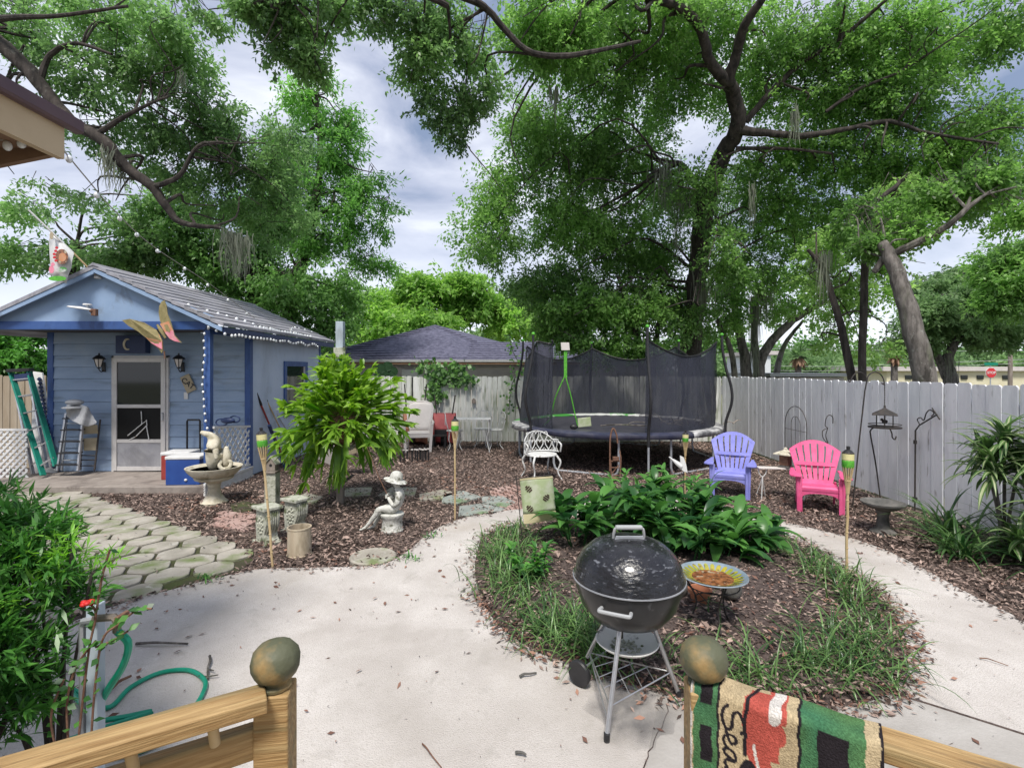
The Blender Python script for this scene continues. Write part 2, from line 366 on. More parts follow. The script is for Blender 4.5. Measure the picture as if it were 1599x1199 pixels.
addpatch('concrete', (.36,.33,.30), .7, .48, .72, .55); addpatch('concrete', (.30,.28,.25), 3.5, .58, .72, .5); addpatch('concrete', (.42,.37,.31), .33, .52, .62, .4)
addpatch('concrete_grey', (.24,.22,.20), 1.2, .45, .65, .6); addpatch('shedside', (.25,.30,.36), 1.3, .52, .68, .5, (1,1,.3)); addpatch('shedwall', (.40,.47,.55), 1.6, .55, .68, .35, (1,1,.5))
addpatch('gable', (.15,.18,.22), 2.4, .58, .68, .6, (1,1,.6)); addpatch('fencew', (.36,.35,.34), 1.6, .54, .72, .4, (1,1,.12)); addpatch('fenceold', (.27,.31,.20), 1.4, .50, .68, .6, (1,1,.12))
addpatch('paver', (.14,.13,.11), 1.1, .50, .68, .6); addpatch('paver', (.50,.49,.45), 6, .58, .66, .5); addpatch('shedroof', (.13,.13,.13), 1.5, .5, .65, .5); addpatch('doorframe', (.30,.28,.26), 4, .56, .68, .5)
addpatch('statue', (.12,.12,.09), 22, .58, .66, .7); addpatch('greyst', (.10,.12,.06), 14, .55, .64, .6); addpatch('castst', (.20,.18,.11), 9, .54, .66, .6); addpatch('kick', (.18,.18,.19), 3, .5, .65, .6)
addpatch('barkpale', (.035,.032,.028), 5, .50, .60, .8, (1,1,.35)); addpatch('barkpale', (.28,.29,.26), 9, .60, .66, .7); addpatch('bark', (.12,.115,.10), 8, .58, .66, .7); addpatch('mulch', (.03,.02,.015), .8, .48, .6, .8); addpatch('slab', (.12,.10,.09), 2, .5, .62, .7); addpatch('pine', (.16,.11,.055), 2.5, .56, .62, .7, (.8,6,6)); addpatch('royal', (.02,.04,.11), 3, .52, .66, .7, (1,1,.4))
def netmat():
    m = bpy.data.materials.new('net'); m.use_nodes = True; t = m.node_tree; b = t.nodes['Principled BSDF']; out = t.nodes['Material Output']
    b.inputs['Base Color'].default_value = (.022,.025,.04,1); b.inputs['Roughness'].default_value = .7
    tr = t.nodes.new('ShaderNodeBsdfTransparent'); ms = t.nodes.new('ShaderNodeMixShader')
    nn = t.nodes.new('ShaderNodeTexNoise'); nn.inputs['Scale'].default_value = 2.5
    tcn = t.nodes.new('ShaderNodeTexCoord'); mpn = t.nodes.new('ShaderNodeMapping'); mpn.inputs['Scale'].default_value = (2,2,.5)
    rn = t.nodes.new('ShaderNodeMapRange'); rn.inputs[1].default_value = .3; rn.inputs[2].default_value = .7; rn.inputs[3].default_value = .72; rn.inputs[4].default_value = .92
    k = t.links.new; k(tcn.outputs['Object'], mpn.inputs[0]); k(mpn.outputs[0], nn.inputs[0]); k(nn.outputs[0], rn.inputs[0]); k(rn.outputs[0], ms.inputs[0])
    k(tr.outputs[0], ms.inputs[1]); k(b.outputs[0], ms.inputs[2]); k(ms.outputs[0], out.inputs[0]); MT['net'] = m
netmat()
# ---------------- ground, patio, paths ----------------
def sheet(name, m, pts, z, kind='structure', th=0, bevel=0):
    mb = MB(); n = len(pts)
    if th: mb.prism([(p[0], p[1]) for p in pts], z-th, z, 'z')
    else: mb.add([(p[0], p[1], z) for p in pts], [tuple(range(n))])
    o = mb.build(name, m, bevel=bevel); tag(o, kind=kind); return o
sheet('ground', 'ground', [(-400,-60),(400,-60),(400,900),(-400,900)], -.012)
sheet('mulch_ground', 'mulch', [(-14,-3),(5.36,-3),(5.36,13.18),(-14,13.18)], 0)
sheet('side_street', 'asphalt', [(14,-40),(22,-40),(30,200),(20,200)], -.006)
def smooth2(pts, k=5): return [(p.x, p.y) for p in catmull([(a, b, 0) for a, b in pts], k)]
edgeL = [(0,1015),(90,985),(160,958),(210,941),(262,927),(328,909),(374,899),(402,893),(500,890),(545,889),(600,885),(640,862),(665,840),(700,820),(750,806),(800,799),(870,793),(960,782),(1060,782),(1150,797),(1200,812),(1260,826),(1320,841),(1380,861),(1440,891),(1500,924),(1560,954),(1599,974),(1760,1060)]
eL = smooth2([tuple(G(a, b)[:2]) for a, b in edgeL], 4)
patio = eL+[(6.0,1.0),(6,-1.5),(-4.5,-1.5),(-4.5,2.6)]
def thin(p):
    q = [p[0]]
    for a in p[1:]:
        if (a[0]-q[-1][0])**2+(a[1]-q[-1][1])**2 > .004: q.append(a)
    return q
patio = thin(patio)
sheet('concrete_patio', 'concrete', patio, .03, th=.1, bevel=.008)
isl_px = [(752,838),(742,880),(748,925),(772,968),(810,1000),(850,1022),(905,1040),(960,1058),(1020,1078),(1090,1092),(1180,1098),(1270,1102),(1350,1100),(1398,1076),(1418,1030),(1408,975),(1372,925),(1310,880),(1255,848),(1200,826),(1120,806),(1030,797),(940,800),(870,812),(800,820)]
isl = smooth2([tuple(G(a, b, .03)[:2]) for a, b in isl_px]+[tuple(G(*isl_px[0], .03)[:2])], 3)[:-1]
icx = sum(p[0] for p in isl)/len(isl); icy = sum(p[1] for p in isl)/len(isl)
def mound():
    mb = MB(); n = len(isl); vs = []; fs = []; rings = [(1,.032),(.94,.055),(.75,.075),(.5,.09),(.25,.095)]
    for s, z in rings:
        for (a, b) in isl: vs.append((icx+(a-icx)*s, icy+(b-icy)*s, z+random.uniform(-.006,.006)*(s < 1)))
    vs.append((icx, icy, .095))
    for r in range(len(rings)-1):
        for k in range(n): fs.append((r*n+k, r*n+(k+1) % n, (r+1)*n+(k+1) % n, (r+1)*n+k))
    for k in range(n): fs.append(((len(rings)-1)*n+k, (len(rings)-1)*n+(k+1) % n, len(vs)-1))
    mb.add(vs, fs); tag(mb.build('garden_bed', 'soil', smooth=True), kind='structure')
mound()
# darker separately poured slab to the right of the joint, and the crack
sl_pts = [G(1382,1080,.03), G(1450,1100,.03), G(1560,1135,.03), G(1700,1180,.03)]
slab2 = [(p.x, p.y) for p in sl_pts]+[(5.5,.8),(.2,.8)]+[tuple(G(1010,1190,.03)[:2]), tuple(G(1030,1090,.03)[:2]), tuple(G(1200,1104,.03)[:2]), tuple(G(1345,1104,.03)[:2])]
sheet('concrete_landing', 'concrete_grey', slab2, .034)
mb = MB(); mb.tube([(p.x, p.y, .036) for p in sl_pts], .006, 5); tag(mb.build('patio_joint', 'soil'), kind='structure')
mb = MB(); ck = [G(1075,1040,.03), G(1050,1075,.03), G(1040,1120,.03), G(1020,1160,.03), G(1005,1199,.03), G(990,1260,.03)]
mb.tube([(p.x+random.uniform(-.01,.01), p.y, .0345) for p in catmull(ck, 5)], .0035, 4); tag(mb.build('patio_crack', 'soil'), kind='structure')
# soot stain under the grill: a real mark in the concrete
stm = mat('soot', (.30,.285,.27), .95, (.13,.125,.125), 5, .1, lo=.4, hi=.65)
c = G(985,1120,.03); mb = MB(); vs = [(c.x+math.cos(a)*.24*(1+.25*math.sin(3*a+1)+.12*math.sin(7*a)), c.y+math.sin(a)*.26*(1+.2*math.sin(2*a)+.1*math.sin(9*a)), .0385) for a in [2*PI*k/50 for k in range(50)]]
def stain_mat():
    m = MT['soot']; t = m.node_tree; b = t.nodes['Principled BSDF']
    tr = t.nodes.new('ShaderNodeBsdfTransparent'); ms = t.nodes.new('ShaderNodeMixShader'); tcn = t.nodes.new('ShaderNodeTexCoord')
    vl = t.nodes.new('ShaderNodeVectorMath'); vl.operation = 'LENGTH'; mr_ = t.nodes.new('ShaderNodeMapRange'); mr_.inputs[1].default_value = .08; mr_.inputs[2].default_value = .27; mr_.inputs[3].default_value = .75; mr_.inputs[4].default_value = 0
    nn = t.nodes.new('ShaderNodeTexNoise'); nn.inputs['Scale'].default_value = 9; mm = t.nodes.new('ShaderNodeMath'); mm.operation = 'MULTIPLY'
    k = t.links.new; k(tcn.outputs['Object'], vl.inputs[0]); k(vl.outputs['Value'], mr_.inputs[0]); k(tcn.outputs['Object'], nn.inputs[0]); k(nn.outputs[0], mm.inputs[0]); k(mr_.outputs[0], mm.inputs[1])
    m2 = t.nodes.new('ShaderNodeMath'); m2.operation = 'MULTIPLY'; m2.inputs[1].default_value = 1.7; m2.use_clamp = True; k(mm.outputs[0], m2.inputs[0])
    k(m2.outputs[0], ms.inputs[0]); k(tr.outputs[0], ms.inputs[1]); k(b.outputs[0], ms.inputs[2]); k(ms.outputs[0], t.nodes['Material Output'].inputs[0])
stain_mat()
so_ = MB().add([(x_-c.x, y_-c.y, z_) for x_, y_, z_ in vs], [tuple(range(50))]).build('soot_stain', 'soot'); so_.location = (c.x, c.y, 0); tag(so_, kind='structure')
# hexagonal pavers
pav_px = [(-260,795),(-60,776),(60,768),(130,771),(190,797),(250,812),(310,838),(368,856),(398,876),(376,892),(325,906),(262,924),(210,938),(150,952),(60,980),(-60,1015),(-260,1000)]
pav = [tuple(G(a, b)[:2]) for a, b in pav_px]
sheet('paver_joints', 'moss_joint', pav, .006)
mb = MB(); Rr = .195; ci, si = math.cos(R(-3)), math.sin(R(-3))
for i in range(-8, 26):
    for j in range(-8, 30):
        lx = -8.2+i*1.5*Rr*1.045; ly = 3.0+(j+(i % 2)*.5)*math.sqrt(3)*Rr*1.045
        x_ = lx*ci-ly*si; y_ = lx*si+ly*ci
        if inpoly(np.array([x_]), np.array([y_]), pav)[0] and not inpoly(np.array([x_+.08]), np.array([y_-.09]), patio)[0]:
            zt = .028+random.uniform(-.004,.004); r1 = Rr*random.uniform(.905,.95); jx = random.uniform(-.008,.008); tx, ty = random.uniform(-.03,.03), random.uniform(-.03,.03)
            hx = [(x_+jx+r1*q_*math.cos(PI*k/3+R(-3)+s_), y_+r1*q_*math.sin(PI*k/3+R(-3)+s_)) for k in range(6) for (s_, q_) in ((-R(9),.955),(0,.975),(R(9),.955))]
            top = [(a, b, zt+(a-x_)*tx+(b-y_)*ty) for a, b in hx]
            mb.add([(a, b, .0) for a, b in hx]+top, [tuple(range(18,36))]+[(k, (k+1) % 18, 18+(k+1) % 18, 18+k) for k in range(18)])
tag(mb.build('paver_path', 'paver', bevel=.007, fix=False), kind='structure')
# brick walk patches
def brickpatch(quad, n, m):
    mb = MB(); q = [Vector(G(a, b)) for a, b in quad]
    for i in range(n):
        for j in range(m):
            s = (i+.5+(j % 2)*.5)/n; t = (j+.5)/m
            if s > .98: continue
            p = (q[0]*(1-s)+q[1]*s)*(1-t)+(q[3]*(1-s)+q[2]*s)*t; d = (q[1]-q[0]).normalized()
            mb.box((p.x, p.y, .012+random.uniform(-.003,.003)), ((q[1]-q[0]).length/n*.93, (q[3]-q[0]).length/m*.9, .03), Matrix.Rotation(math.atan2(d.y, d.x), 3, 'Z'))
    return mb
tag(brickpatch([(778,800),(826,797),(812,757),(762,766)], 5, 10).build('brick_path', 'brickp', bevel=.004), kind='structure')
tag(brickpatch([(330,822),(392,832),(404,806),(345,800)], 5, 5).build('brick_path', 'brickp', bevel=.004), kind='structure')
ends = [(860,760),(900,757),(930,770),(840,772)]
def irregular(name, pxs, m, label, z=.03, group='flat stepping stones in the mulch'):
    ps = [G(a, b) for a, b in pxs]; cx_ = sum((p.x for p in ps))/len(ps); cy_ = sum((p.y for p in ps))/len(ps)
    o = MB().prism([(p.x-cx_, p.y-cy_) for p in ps], -.02, z, 'z').build(name, m, bevel=.008); o.location = (cx_, cy_, 0); return tag(o, label, 'stepping stone', group)
irregular('stepping_stone', [(718,793),(752,789),(793,797),(770,806),(716,808)], 'slate', 'dark mossy slate stepping stone nearest the concrete path by the middle torch')
irregular('stepping_stone', [(693,775),(722,768),(752,778),(716,789),(690,786)], 'slate', 'grey green slate stepping stone just behind the pair at the middle torch')
irregular('stepping_stone', [(752,778),(785,777),(806,787),(790,795),(754,788)], 'slate', 'green slate stepping stone beside the brick walk left of the bee flag')
irregular('stepping_stone', [(655,774),(690,767),(716,772),(690,781),(656,783)], 'paver', 'pale square stepping stone right of the seated boy statue')
irregular('stepping_stone', [(590,776),(612,763),(652,764),(648,776)], 'paver', 'pale stepping stone directly behind the seated boy statue')
irregular('stepping_stone', [(535,778),(540,764),(582,763),(578,776)], 'paver', 'pale stepping stone just right of the wooden fern post')
irregular('stepping_stone', [(452,783),(478,772),(505,778),(494,787),(458,790)], 'paver', 'tan stepping stone left of the wooden fern post')
irregular('stepping_stone', [(360,790),(382,785),(404,790),(392,800),(366,802)], 'moss_joint', 'moss covered stepping stone left of the birdhouse pillar')
mb = MB(); mb.lathe([(.225,-.02),(.225,.03),(.21,.042),(.19,.04),(.185,.036),(.0,.036)], 36); pp = G(583,873)
o = mb.build('round_stepping_stone', 'paver', smooth=True); o.location = pp; tag(o, 'round pale stone disc lying at the edge of the concrete', 'stepping stone')
# ---------------- fences ----------------
def fence(name, label, a, b, h, m, pw=.14, seed=1, base=(0,0), back=1, postm=None):
    rnd = random.Random(seed); a = Vector((*a, 0)); b = Vector((*b, 0)); L_ = (b-a).length; d = (b-a)/L_; ang = math.atan2(d.y, d.x)
    t = thing(name, label, 'fence', a, ang)
    nsec = max(1, round(L_/2.4)); sl_ = L_/nsec
    for s_ in range(nsec):
        mb = MB(); x_ = s_*sl_
        while x_ < (s_+1)*sl_-.02:
            wd = min(pw*rnd.uniform(.94,1.02), (s_+1)*sl_-x_); hh = h+rnd.uniform(-.014,.014); y_ = rnd.uniform(-.006,.006); tp = .02
            ln = rnd.uniform(-.006,.006)
            g_ = rnd.uniform(.003,.008); poly = [(x_+g_, .02), (x_+wd-g_, .02), (x_+wd-g_+ln, hh-tp), (x_+wd-.03+ln, hh), (x_+.03+ln, hh), (x_+g_+ln, hh-tp)]
            mb.prism(poly, y_, y_+.018); x_ += wd
        mb.build('picket_panel', m, t)
        mb = MB()
        for z_ in (.3, h*.5, h-.25): mb.b2(s_*sl_, (s_+1)*sl_, .03*back, .07*back, z_-.045, z_+.045)
        mb.build('rail', m, t)
    for s_ in range(nsec+1): MB().b2(s_*sl_-.045, s_*sl_+.045, .072*back, .162*back, -.02, h-.05).build('post', m, t, bevel=.004)
    return t
fence('picket_fence', 'white painted board fence along the back behind the trampoline', (-5.2,13.2), (5.38,13.2), 1.69, 'fenceold', .14, 2)
fence('picket_fence', 'long white painted board fence on the right behind the pink chair', (5.4,13.16), (5.4,-2.6), 1.69, 'fencew', .19, 3)
fence('board_fence', 'tan wooden fence seen left of the shed behind the green ladder', (-13,9.6), (-8.25,9.6), 1.75, 'tanfence', .14, 4)
# ---------------- neighbour house ----------------
nh = thing('neighbour_house', 'low house with dark blue shingle hip roof behind the back fence', 'house', (0,18,0))
YB = 18.0; s = YB/800
xL, xR1, xPk = (455-800)*s, (762-800)*s, (680-800)*s
ez = H+15*s
MB().b2(xL+.35, 4.6, 18.35, 28, 0, ez+.02).build('wall', 'nwall', nh, world=True)
mb = MB()
for k in range(4): mb.b2(xL+.3, 4.65, 18.31, 18.345, ez-.25-k*.24, ez-.23-k*.24)
mb.build('siding_line', 'nwall', nh, world=True)
pk = P(680,507,22.0); vy = 22.0; rz = P(800,535,21.0).z
mb = MB()
def slab_tri(mb, pts):
    n = len(pts); lo_ = [Vector(p)-Vector((0,0,.06)) for p in pts]; mb.add(list(pts)+lo_, [tuple(range(n)), tuple(range(2*n-1, n-1, -1))]+[(i, n+i, n+(i+1) % n, (i+1) % n) for i in range(n)])
A, B_ = (xL,18,ez), (3.9*1.15,18,ez)
vl = P(748,534,21.2)
slab_tri(mb, [A, (vl.x, 18, ez), tuple(vl), tuple(pk)]); slab_tri(mb, [(vl.x,18,ez), (4.9,18,ez), (3.6,21.2,vl.z), tuple(vl)])
slab_tri(mb, [A, tuple(pk), (pk.x,26,pk.z), (xL,30,ez)]); slab_tri(mb, [tuple(pk), tuple(vl), (vl.x+2,27,vl.z), (pk.x,26,pk.z)]); slab_tri(mb, [tuple(vl), (3.6,21.2,vl.z), (3.6,26,vl.z), (vl.x,26,vl.z)])
slab_tri(mb, [(4.9,18,ez),(4.9,28,ez),(3.6,26,vl.z),(3.6,21.2,vl.z)])
# shingle courses: thin raised strips following the front slopes
rf = mb.build('roof', 'shingle', nh, world=True, fix=False)
mb = MB(); NC = 17
for k in range(1, NC):
    t = k/NC; nrm = .014
    l = Vector(A).lerp(pk, t); r_ = Vector((vl.x,18,ez)).lerp(vl, min(1, t*(pk.z-ez)/(vl.z-ez))) if t*(pk.z-ez) < (vl.z-ez) else vl.lerp(pk, (t*(pk.z-ez)-(vl.z-ez))/(pk.z-vl.z))
    x_ = l.x; i = 0
    while x_ < r_.x:
        x2 = min(r_.x, x_+random.uniform(.16,.34)); f0 = (x_-l.x)/(r_.x-l.x+1e-6); f1 = (x2-l.x)/(r_.x-l.x+1e-6)
        a_ = l.lerp(r_, f0); b_ = l.lerp(r_, f1); mb.bar(a_+Vector((0,0,.004)), b_+Vector((0,0,.004)), .05, .02+random.choice((0,.012))); x_ = x2
    t2 = t*(pk.z-ez)/(vl.z-ez)
    if t2 < 1:
        a_ = Vector((vl.x,18,ez)).lerp(vl, t2); b_ = Vector((4.9,18,ez)).lerp(Vector((3.6,21.2,vl.z)), t2); x_ = a_.x
        while x_ < b_.x:
            x2 = min(b_.x, x_+random.uniform(.16,.34)); mb.bar((x_,a_.y,a_.z+.004), (x2,a_.y,a_.z+.004), .05, .02+random.choice((0,.012))); x_ = x2
mb.build('shingle_course', 'shingle', rf).location = -nh.location
MB().b2(xL-.03, 4.95, 17.93, 17.99, ez-.13, ez+.0).build('eave_board', 'soffbrown', nh, world=True)
MB().b2(xL-.05, 4.97, 17.90, 17.928, ez-.05, ez+.03).build('drip_edge', 'greyplastic', nh, world=True)
a, b = P(628,577,18.3), P(660,592,18.3); dw = MB().b2(a.x, b.x, 18.27, 18.33, 1.0, a.z).build('window', 'white', nh, world=True)
# ---------------- shed ----------------
sh = thing('garden_shed', 'blue clapboard garden shed with a gabled front porch', 'shed', (-6.3, 8.9, 0))
X0, X1, YW, YR, YP = -8.05, -4.55, 8.9, 12.15, 7.72
wz = 2.50
DX0, DX1, DT = -6.88, -5.98, 2.06
mb = MB()
z_ = .1
while z_ < wz-.02:
    z2 = min(z_+.2, wz)
    for (a, b) in ((X0+.1, X1-.08),):
        segs = [(a, DX0-.01), (DX1+.01, b)] if z_ < DT-.02 else [(a, b)]
        if z_ < DT < z2: segs = [(a, DX0-.01), (DX1+.01, b)]
        for (p, q) in segs: mb.prism([(YW-.022, z_+.004), (YW-.004, z2), (YW+.02, z2), (YW+.02, z_+.004)], p, q, 'x')
    z_ = z2
mb.b2(DX0-.01, DX1+.01, YW-.008, YW+.02, DT+.02, DT+.16)
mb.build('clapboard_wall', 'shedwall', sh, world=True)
mb = MB(); WY0, WY1, WZ0, WZ1 = 10.3, 11.25, 1.02, 1.93
for seg in [(YW+.02, WY0, .02, wz), (WY1, YR, .02, wz), (WY0, WY1, .02, WZ0), (WY0, WY1, WZ1, wz)]: mb.b2(X1-.05, X1, seg[0], seg[1], seg[2], seg[3])
mb.b2(X0, X0+.05, YW+.02, YR, .02, wz); mb.b2(X0+.05, X1-.05, YR-.05, YR, .02, wz)
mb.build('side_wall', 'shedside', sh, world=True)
mb = MB(); mb.b2(X1-.6, X1-.05, 9.2, 12, .05, .09); mb.b2(X0+.3, X1-.3, YR-.1, YR-.06, .1, 2.3); mb.build('inner_wall', 'nwall', sh, world=True)
for (a, b, c_, d_) in [(X1-.08, X1+.012, YW-.03, YW+.08), (X0, X0+.1, YW-.03, YW+.08), (X1-.06, X1+.012, YR-.08, YR+.01)]:
    MB().b2(a, b, c_, d_, .02, wz+.02).build('corner_trim', 'royal', sh, world=True, bevel=.003)
wn = MB()
for q in ((X1+.002, X1+.03, WY0-.1, WY0, WZ0-.1, WZ1+.1), (X1+.002, X1+.03, WY1, WY1+.1, WZ0-.1, WZ1+.1), (X1+.002, X1+.03, WY0, WY1, WZ1, WZ1+.1), (X1+.002, X1+.03, WY0, WY1, WZ0-.1, WZ0)): wn.b2(*q)
wn = wn.build('window', 'royal', sh, world=True)
def sub(mb, name, m, par, **k):
    o = mb.build(name, m, None, **k); o.parent = par; off = Vector((0,0,0)); q = par
    while q: off += q.location; q = q.parent
    o.location = -off; return o
sub(MB().b2(X1-.03, X1-.018, WY0, WY1, WZ0, WZ1), 'pane', 'glass', wn)
mb = MB(); zm = (WZ0+WZ1)/2
for q in ((X1-.016, X1+.012, WY0, WY1, zm-.02, zm+.02), (X1-.016, X1+.012, WY0, WY0+.035, WZ0, WZ1), (X1-.016, X1+.012, WY1-.035, WY1, WZ0, WZ1), (X1-.016, X1+.012, WY0+.035, WY1-.035, WZ0, WZ0+.03)): mb.b2(*q)
sub(mb, 'sash', 'white', wn)
# porch: slab, posts, header, gable
MB().b2(-8.3, X1+.02, YP-.02, YW-.03, -.02, .1).build('porch_floor', 'slab', sh, world=True, bevel=.01)
MB().b2(X1-.10, X1+.0, YP, YP+.09, .1, 2.46).build('porch_post', 'royal', sh, world=True, bevel=.004)
MB().b2(-8.13, -8.03, YP, YP+.09, .1, 2.46).build('porch_post', 'royal', sh, world=True, bevel=.004)
MB().b2(-8.11, X1+.06, YP-.02, YP+.1, 2.462, 2.585).build('header_beam', 'royal', sh, world=True, bevel=.004)
pkx, pkz = -6.2, 3.41
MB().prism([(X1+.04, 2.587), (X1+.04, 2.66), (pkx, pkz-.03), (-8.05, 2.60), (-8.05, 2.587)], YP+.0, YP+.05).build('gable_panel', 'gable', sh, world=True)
MB().b2(-8.08, X1+.04, YP+.11, YW-.03, 2.50, 2.53).build('porch_ceiling', 'soffit', sh, world=True)
MB().b2(X1-.02, X1+.04, YP+.11, YW-.03, 2.40, 2.50).build('side_header', 'royal', sh, world=True)
# roof
EX, EZ = -4.27, 2.53; YF, YB2 = 7.58, 12.35
def roofslab(mb, e, p, y0, y1, th=.07):
    mb.prism([(e[0], e[1]), (p[0], p[1]), (p[0], p[1]-th), (e[0], e[1]-th)], y0, y1)
mb = MB(); sl_n = (pkz-EZ)/(pkx-EX); tot = math.hypot(pkx-EX, pkz-EZ); NCs = 10
for k in range(NCs):
    t0, t1 = k/NCs, (k+1)/NCs; e = Vector((EX, EZ)).lerp(Vector((pkx, pkz)), t0); p = Vector((EX, EZ)).lerp(Vector((pkx, pkz)), t1)
    roofslab(mb, (e.x, e.y+.022), (p.x, p.y+.004), YF, YB2, .05)
mb.prism([(pkx+.08, pkz-.03), (pkx, pkz+.03), (pkx-.08, pkz-.03), (pkx, pkz-.012)], YF-.01, YB2+.01)
rfo = mb.build('roof', 'shedroof', sh, world=True)
mb = MB(); roofslab(mb, (-8.25, 2.475), (pkx, pkz), YF, YB2, .06); mb.build('roof', 'shedroof', sh, world=True)
# barge boards on the front rake and eave fascia
def rake(a, b, y0, y1, h_, m, nm): MB().prism([(a[0], a[1]), (b[0], b[1]), (b[0], b[1]-h_), (a[0], a[1]-h_)], y0, y1).build(nm, m, sh, world=True)
rake((EX-.03, EZ-.045), (pkx, pkz-.05), YF+.01, YF+.035, .06, 'gable', 'barge_board')
rake((-8.2, 2.44), (pkx, pkz-.06), YF+.01, YF+.035, .07, 'gable', 'barge_board')
MB().b2(EX-.03, EX-.005, YF+.04, YB2-.02, EZ-.14, EZ-.04).build('eave_board', 'navy', sh, world=True)
MB().prism([(X1, EZ-.03), (EX-.03, EZ-.13), (EX-.03, EZ-.11), (X1, EZ-.01)], YF+.05, YB2-.05).build('soffit', 'soffit', sh, world=True)
# screen door
dr = thing('screen_door', None, None, (0,0,0)); del_ = dr
bpy.data.objects.remove(dr)
def boxes(qs):
    mb = MB()
    for q in qs: mb.b2(*q)
    return mb
dy0, dy1 = YW-.075, YW-.03
dr = boxes([(DX0,DX0+.07,dy0,dy1,.12,DT), (DX1-.07,DX1,dy0,dy1,.12,DT), (DX0+.07,DX1-.07,dy0,dy1,DT-.07,DT), (DX0+.07,DX1-.07,dy0,dy1,.12,.19), (DX0+.07,DX1-.07,dy0,dy1,1.20,1.26), (DX0+.07,DX1-.07,dy0,dy1,.60,.66)]).build('screen_door', 'doorframe', sh, world=True, bevel=.003)
sub(boxes([(DX0+.07,DX1-.07,dy0+.015,dy0+.02,1.26,DT-.07)]), 'glass_pane', 'glass', dr)
sub(boxes([(DX0+.07,DX1-.07,dy0+.015,dy0+.02,.66,1.20)]), 'lower_screen', 'screen', dr)
sub(boxes([(DX0+.07,DX1-.07,dy0+.01,dy0+.025,.19,.60)]), 'kick_panel', 'kick', dr)
sub(boxes([(DX1-.055,DX1-.02,dy0-.03,dy0,.98,1.12)]), 'door_handle', 'alu', dr, bevel=.006)
boxes([(DX0-.04,DX0-.003,YW-.05,YW+.02,.1,DT+.04), (DX1+.003,DX1+.04,YW-.05,YW+.02,.1,DT+.04), (DX0-.04,DX1+.04,YW-.05,YW+.02,DT+.003,DT+.04)]).build('door_casing', 'doorframe', sh, world=True)
# folding exercise frame seen behind the lower screen (kept inside the shed, in front of the dark screen plane)
mb = MB(); q = lambda a, b: P(a, b, 8.815)
mb.tube([q(203,686), q(212,682), q(230,664), q(229,655)], .008, 6); mb.tube([q(200,680), q(222,662), q(221,642)], .008, 6); mb.tube([q(229,664), q(233,686)], .007, 6); mb.tube([q(214,668), q(230,656)], .006, 6)
o = mb.build('walking_frame', 'whitemetal'); tag(o, 'thin pale folding frame seen behind the lower door panel', 'walking frame')
# house eave of the near house, top left
he = thing('house_eave', 'brown trimmed eave corner of the near house overhead', 'house', (-2.2,0,0))
ye = 2.6; cx0 = -672*ye/800
MB().prism([(cx0, 3.045), (cx0+.012, 3.055), (cx0+.012, 3.108), (cx0-.5, 3.30), (cx0-3.2, 4.3), (cx0-3.2, 4.25), (cx0-.1, 3.105), (cx0-.03, 3.045)], -3, ye).build('metal_drip_edge', 'fascia', he, world=True)
MB().b2(cx0-.07, cx0-.035, -3, ye-.06, 2.895, 3.05).build('fascia_board', 'beige', he, world=True)
MB().prism([(cx0-.04, 2.90), (cx0-.075, 2.90), (cx0-.62, 2.79), (cx0-3.0, 2.79), (cx0-3.0, 4.15), (cx0-.075, 3.06)], ye-.10, ye-.07).build('end_board', 'soffbrown', he, world=True)
MB().b2(cx0-3.1, cx0-.072, -3, ye-.11, 2.93, 2.95).build('soffit', 'soffbrown', he, world=True)
MB().b2(cx0-.66, cx0-.60, -3, ye-.11, 2.80, 2.925).build('beam', 'beige', he, world=True)
# far street side beyond the right fence
def pbox(name, m, pxa, pya, pxb, pyb, Y, d, label, cat, parts=()):
    a, b = P(pxa, pya, Y), P(pxb, pyb, Y); t = thing(name, label, cat, (a.x, Y, 0)); MB().b2(a.x, b.x, Y, Y+d, 0, a.z).build('wall', m, t, world=True); return t
fb = pbox('shop_building', 'farwall', 1385, 577, 1720, 640, 48, 10, 'long low yellow building across the street at far right', 'building')
a = P(1380,575,48); b = P(1730,575,48); MB().b2(a.x-.3, b.x, 47.6, 58.2, a.z-.25, a.z+.15).build('roof', 'nwall', fb, world=True)
for px_ in (1418,1450,1505,1530,1570): a, b = P(px_-4,586,47.95), P(px_+6,598,47.95); MB().b2(a.x, b.x, 47.9, 47.99, 1.0, a.z).build('window', 'glass', fb, world=True)
fw = pbox('white_building', 'farwhite', 1186, 555, 1192+12, 640, 40, 6, 'narrow white building end between the multi trunk tree and palm', 'building')
a = P(1180,550,40); MB().b2(a.x, a.x+2, 39.8, 46.2, a.z-.2, a.z+.1).build('roof', 'nwall', fw, world=True)
lr = pbox('carport', 'nwall', 1205, 589, 1318, 640, 17, 3, 'flat grey carport roof showing just above the right fence', 'carport')
a, b = P(1198,585,17), P(1322,585,17); MB().b2(a.x, b.x, 16.8, 20.2, a.z-.06, a.z+.05).build('roof', 'greyplastic', lr, world=True)
stp = thing('stop_sign', 'small red octagonal stop sign with green street plate on top', 'sign', P(1548,640,38)); stp.location.z = 0
c = P(1548,582,38); MB().tube([(c.x,38.05,0),(c.x,38.05,c.z+.7)], .04, 8).build('pole', 'galv', stp, world=True)
op = MB().prism([(c.x+.38*math.cos(R(22.5+45*k)), c.z+.38*math.sin(R(22.5+45*k))) for k in range(8)], 37.97, 38.0).build('sign_plate', 'signred', stp, world=True)
MB().prism([(c.x+.42*math.cos(R(22.5+45*k)), c.z+.42*math.sin(R(22.5+45*k))) for k in range(8)], 38.003, 38.015).build('sign_border', 'white', stp, world=True)
MB().b2(c.x-.5, c.x+.5, 37.98, 38.0, c.z+.55, c.z+.75).build('street_plate', 'signgreen', stp, world=True)
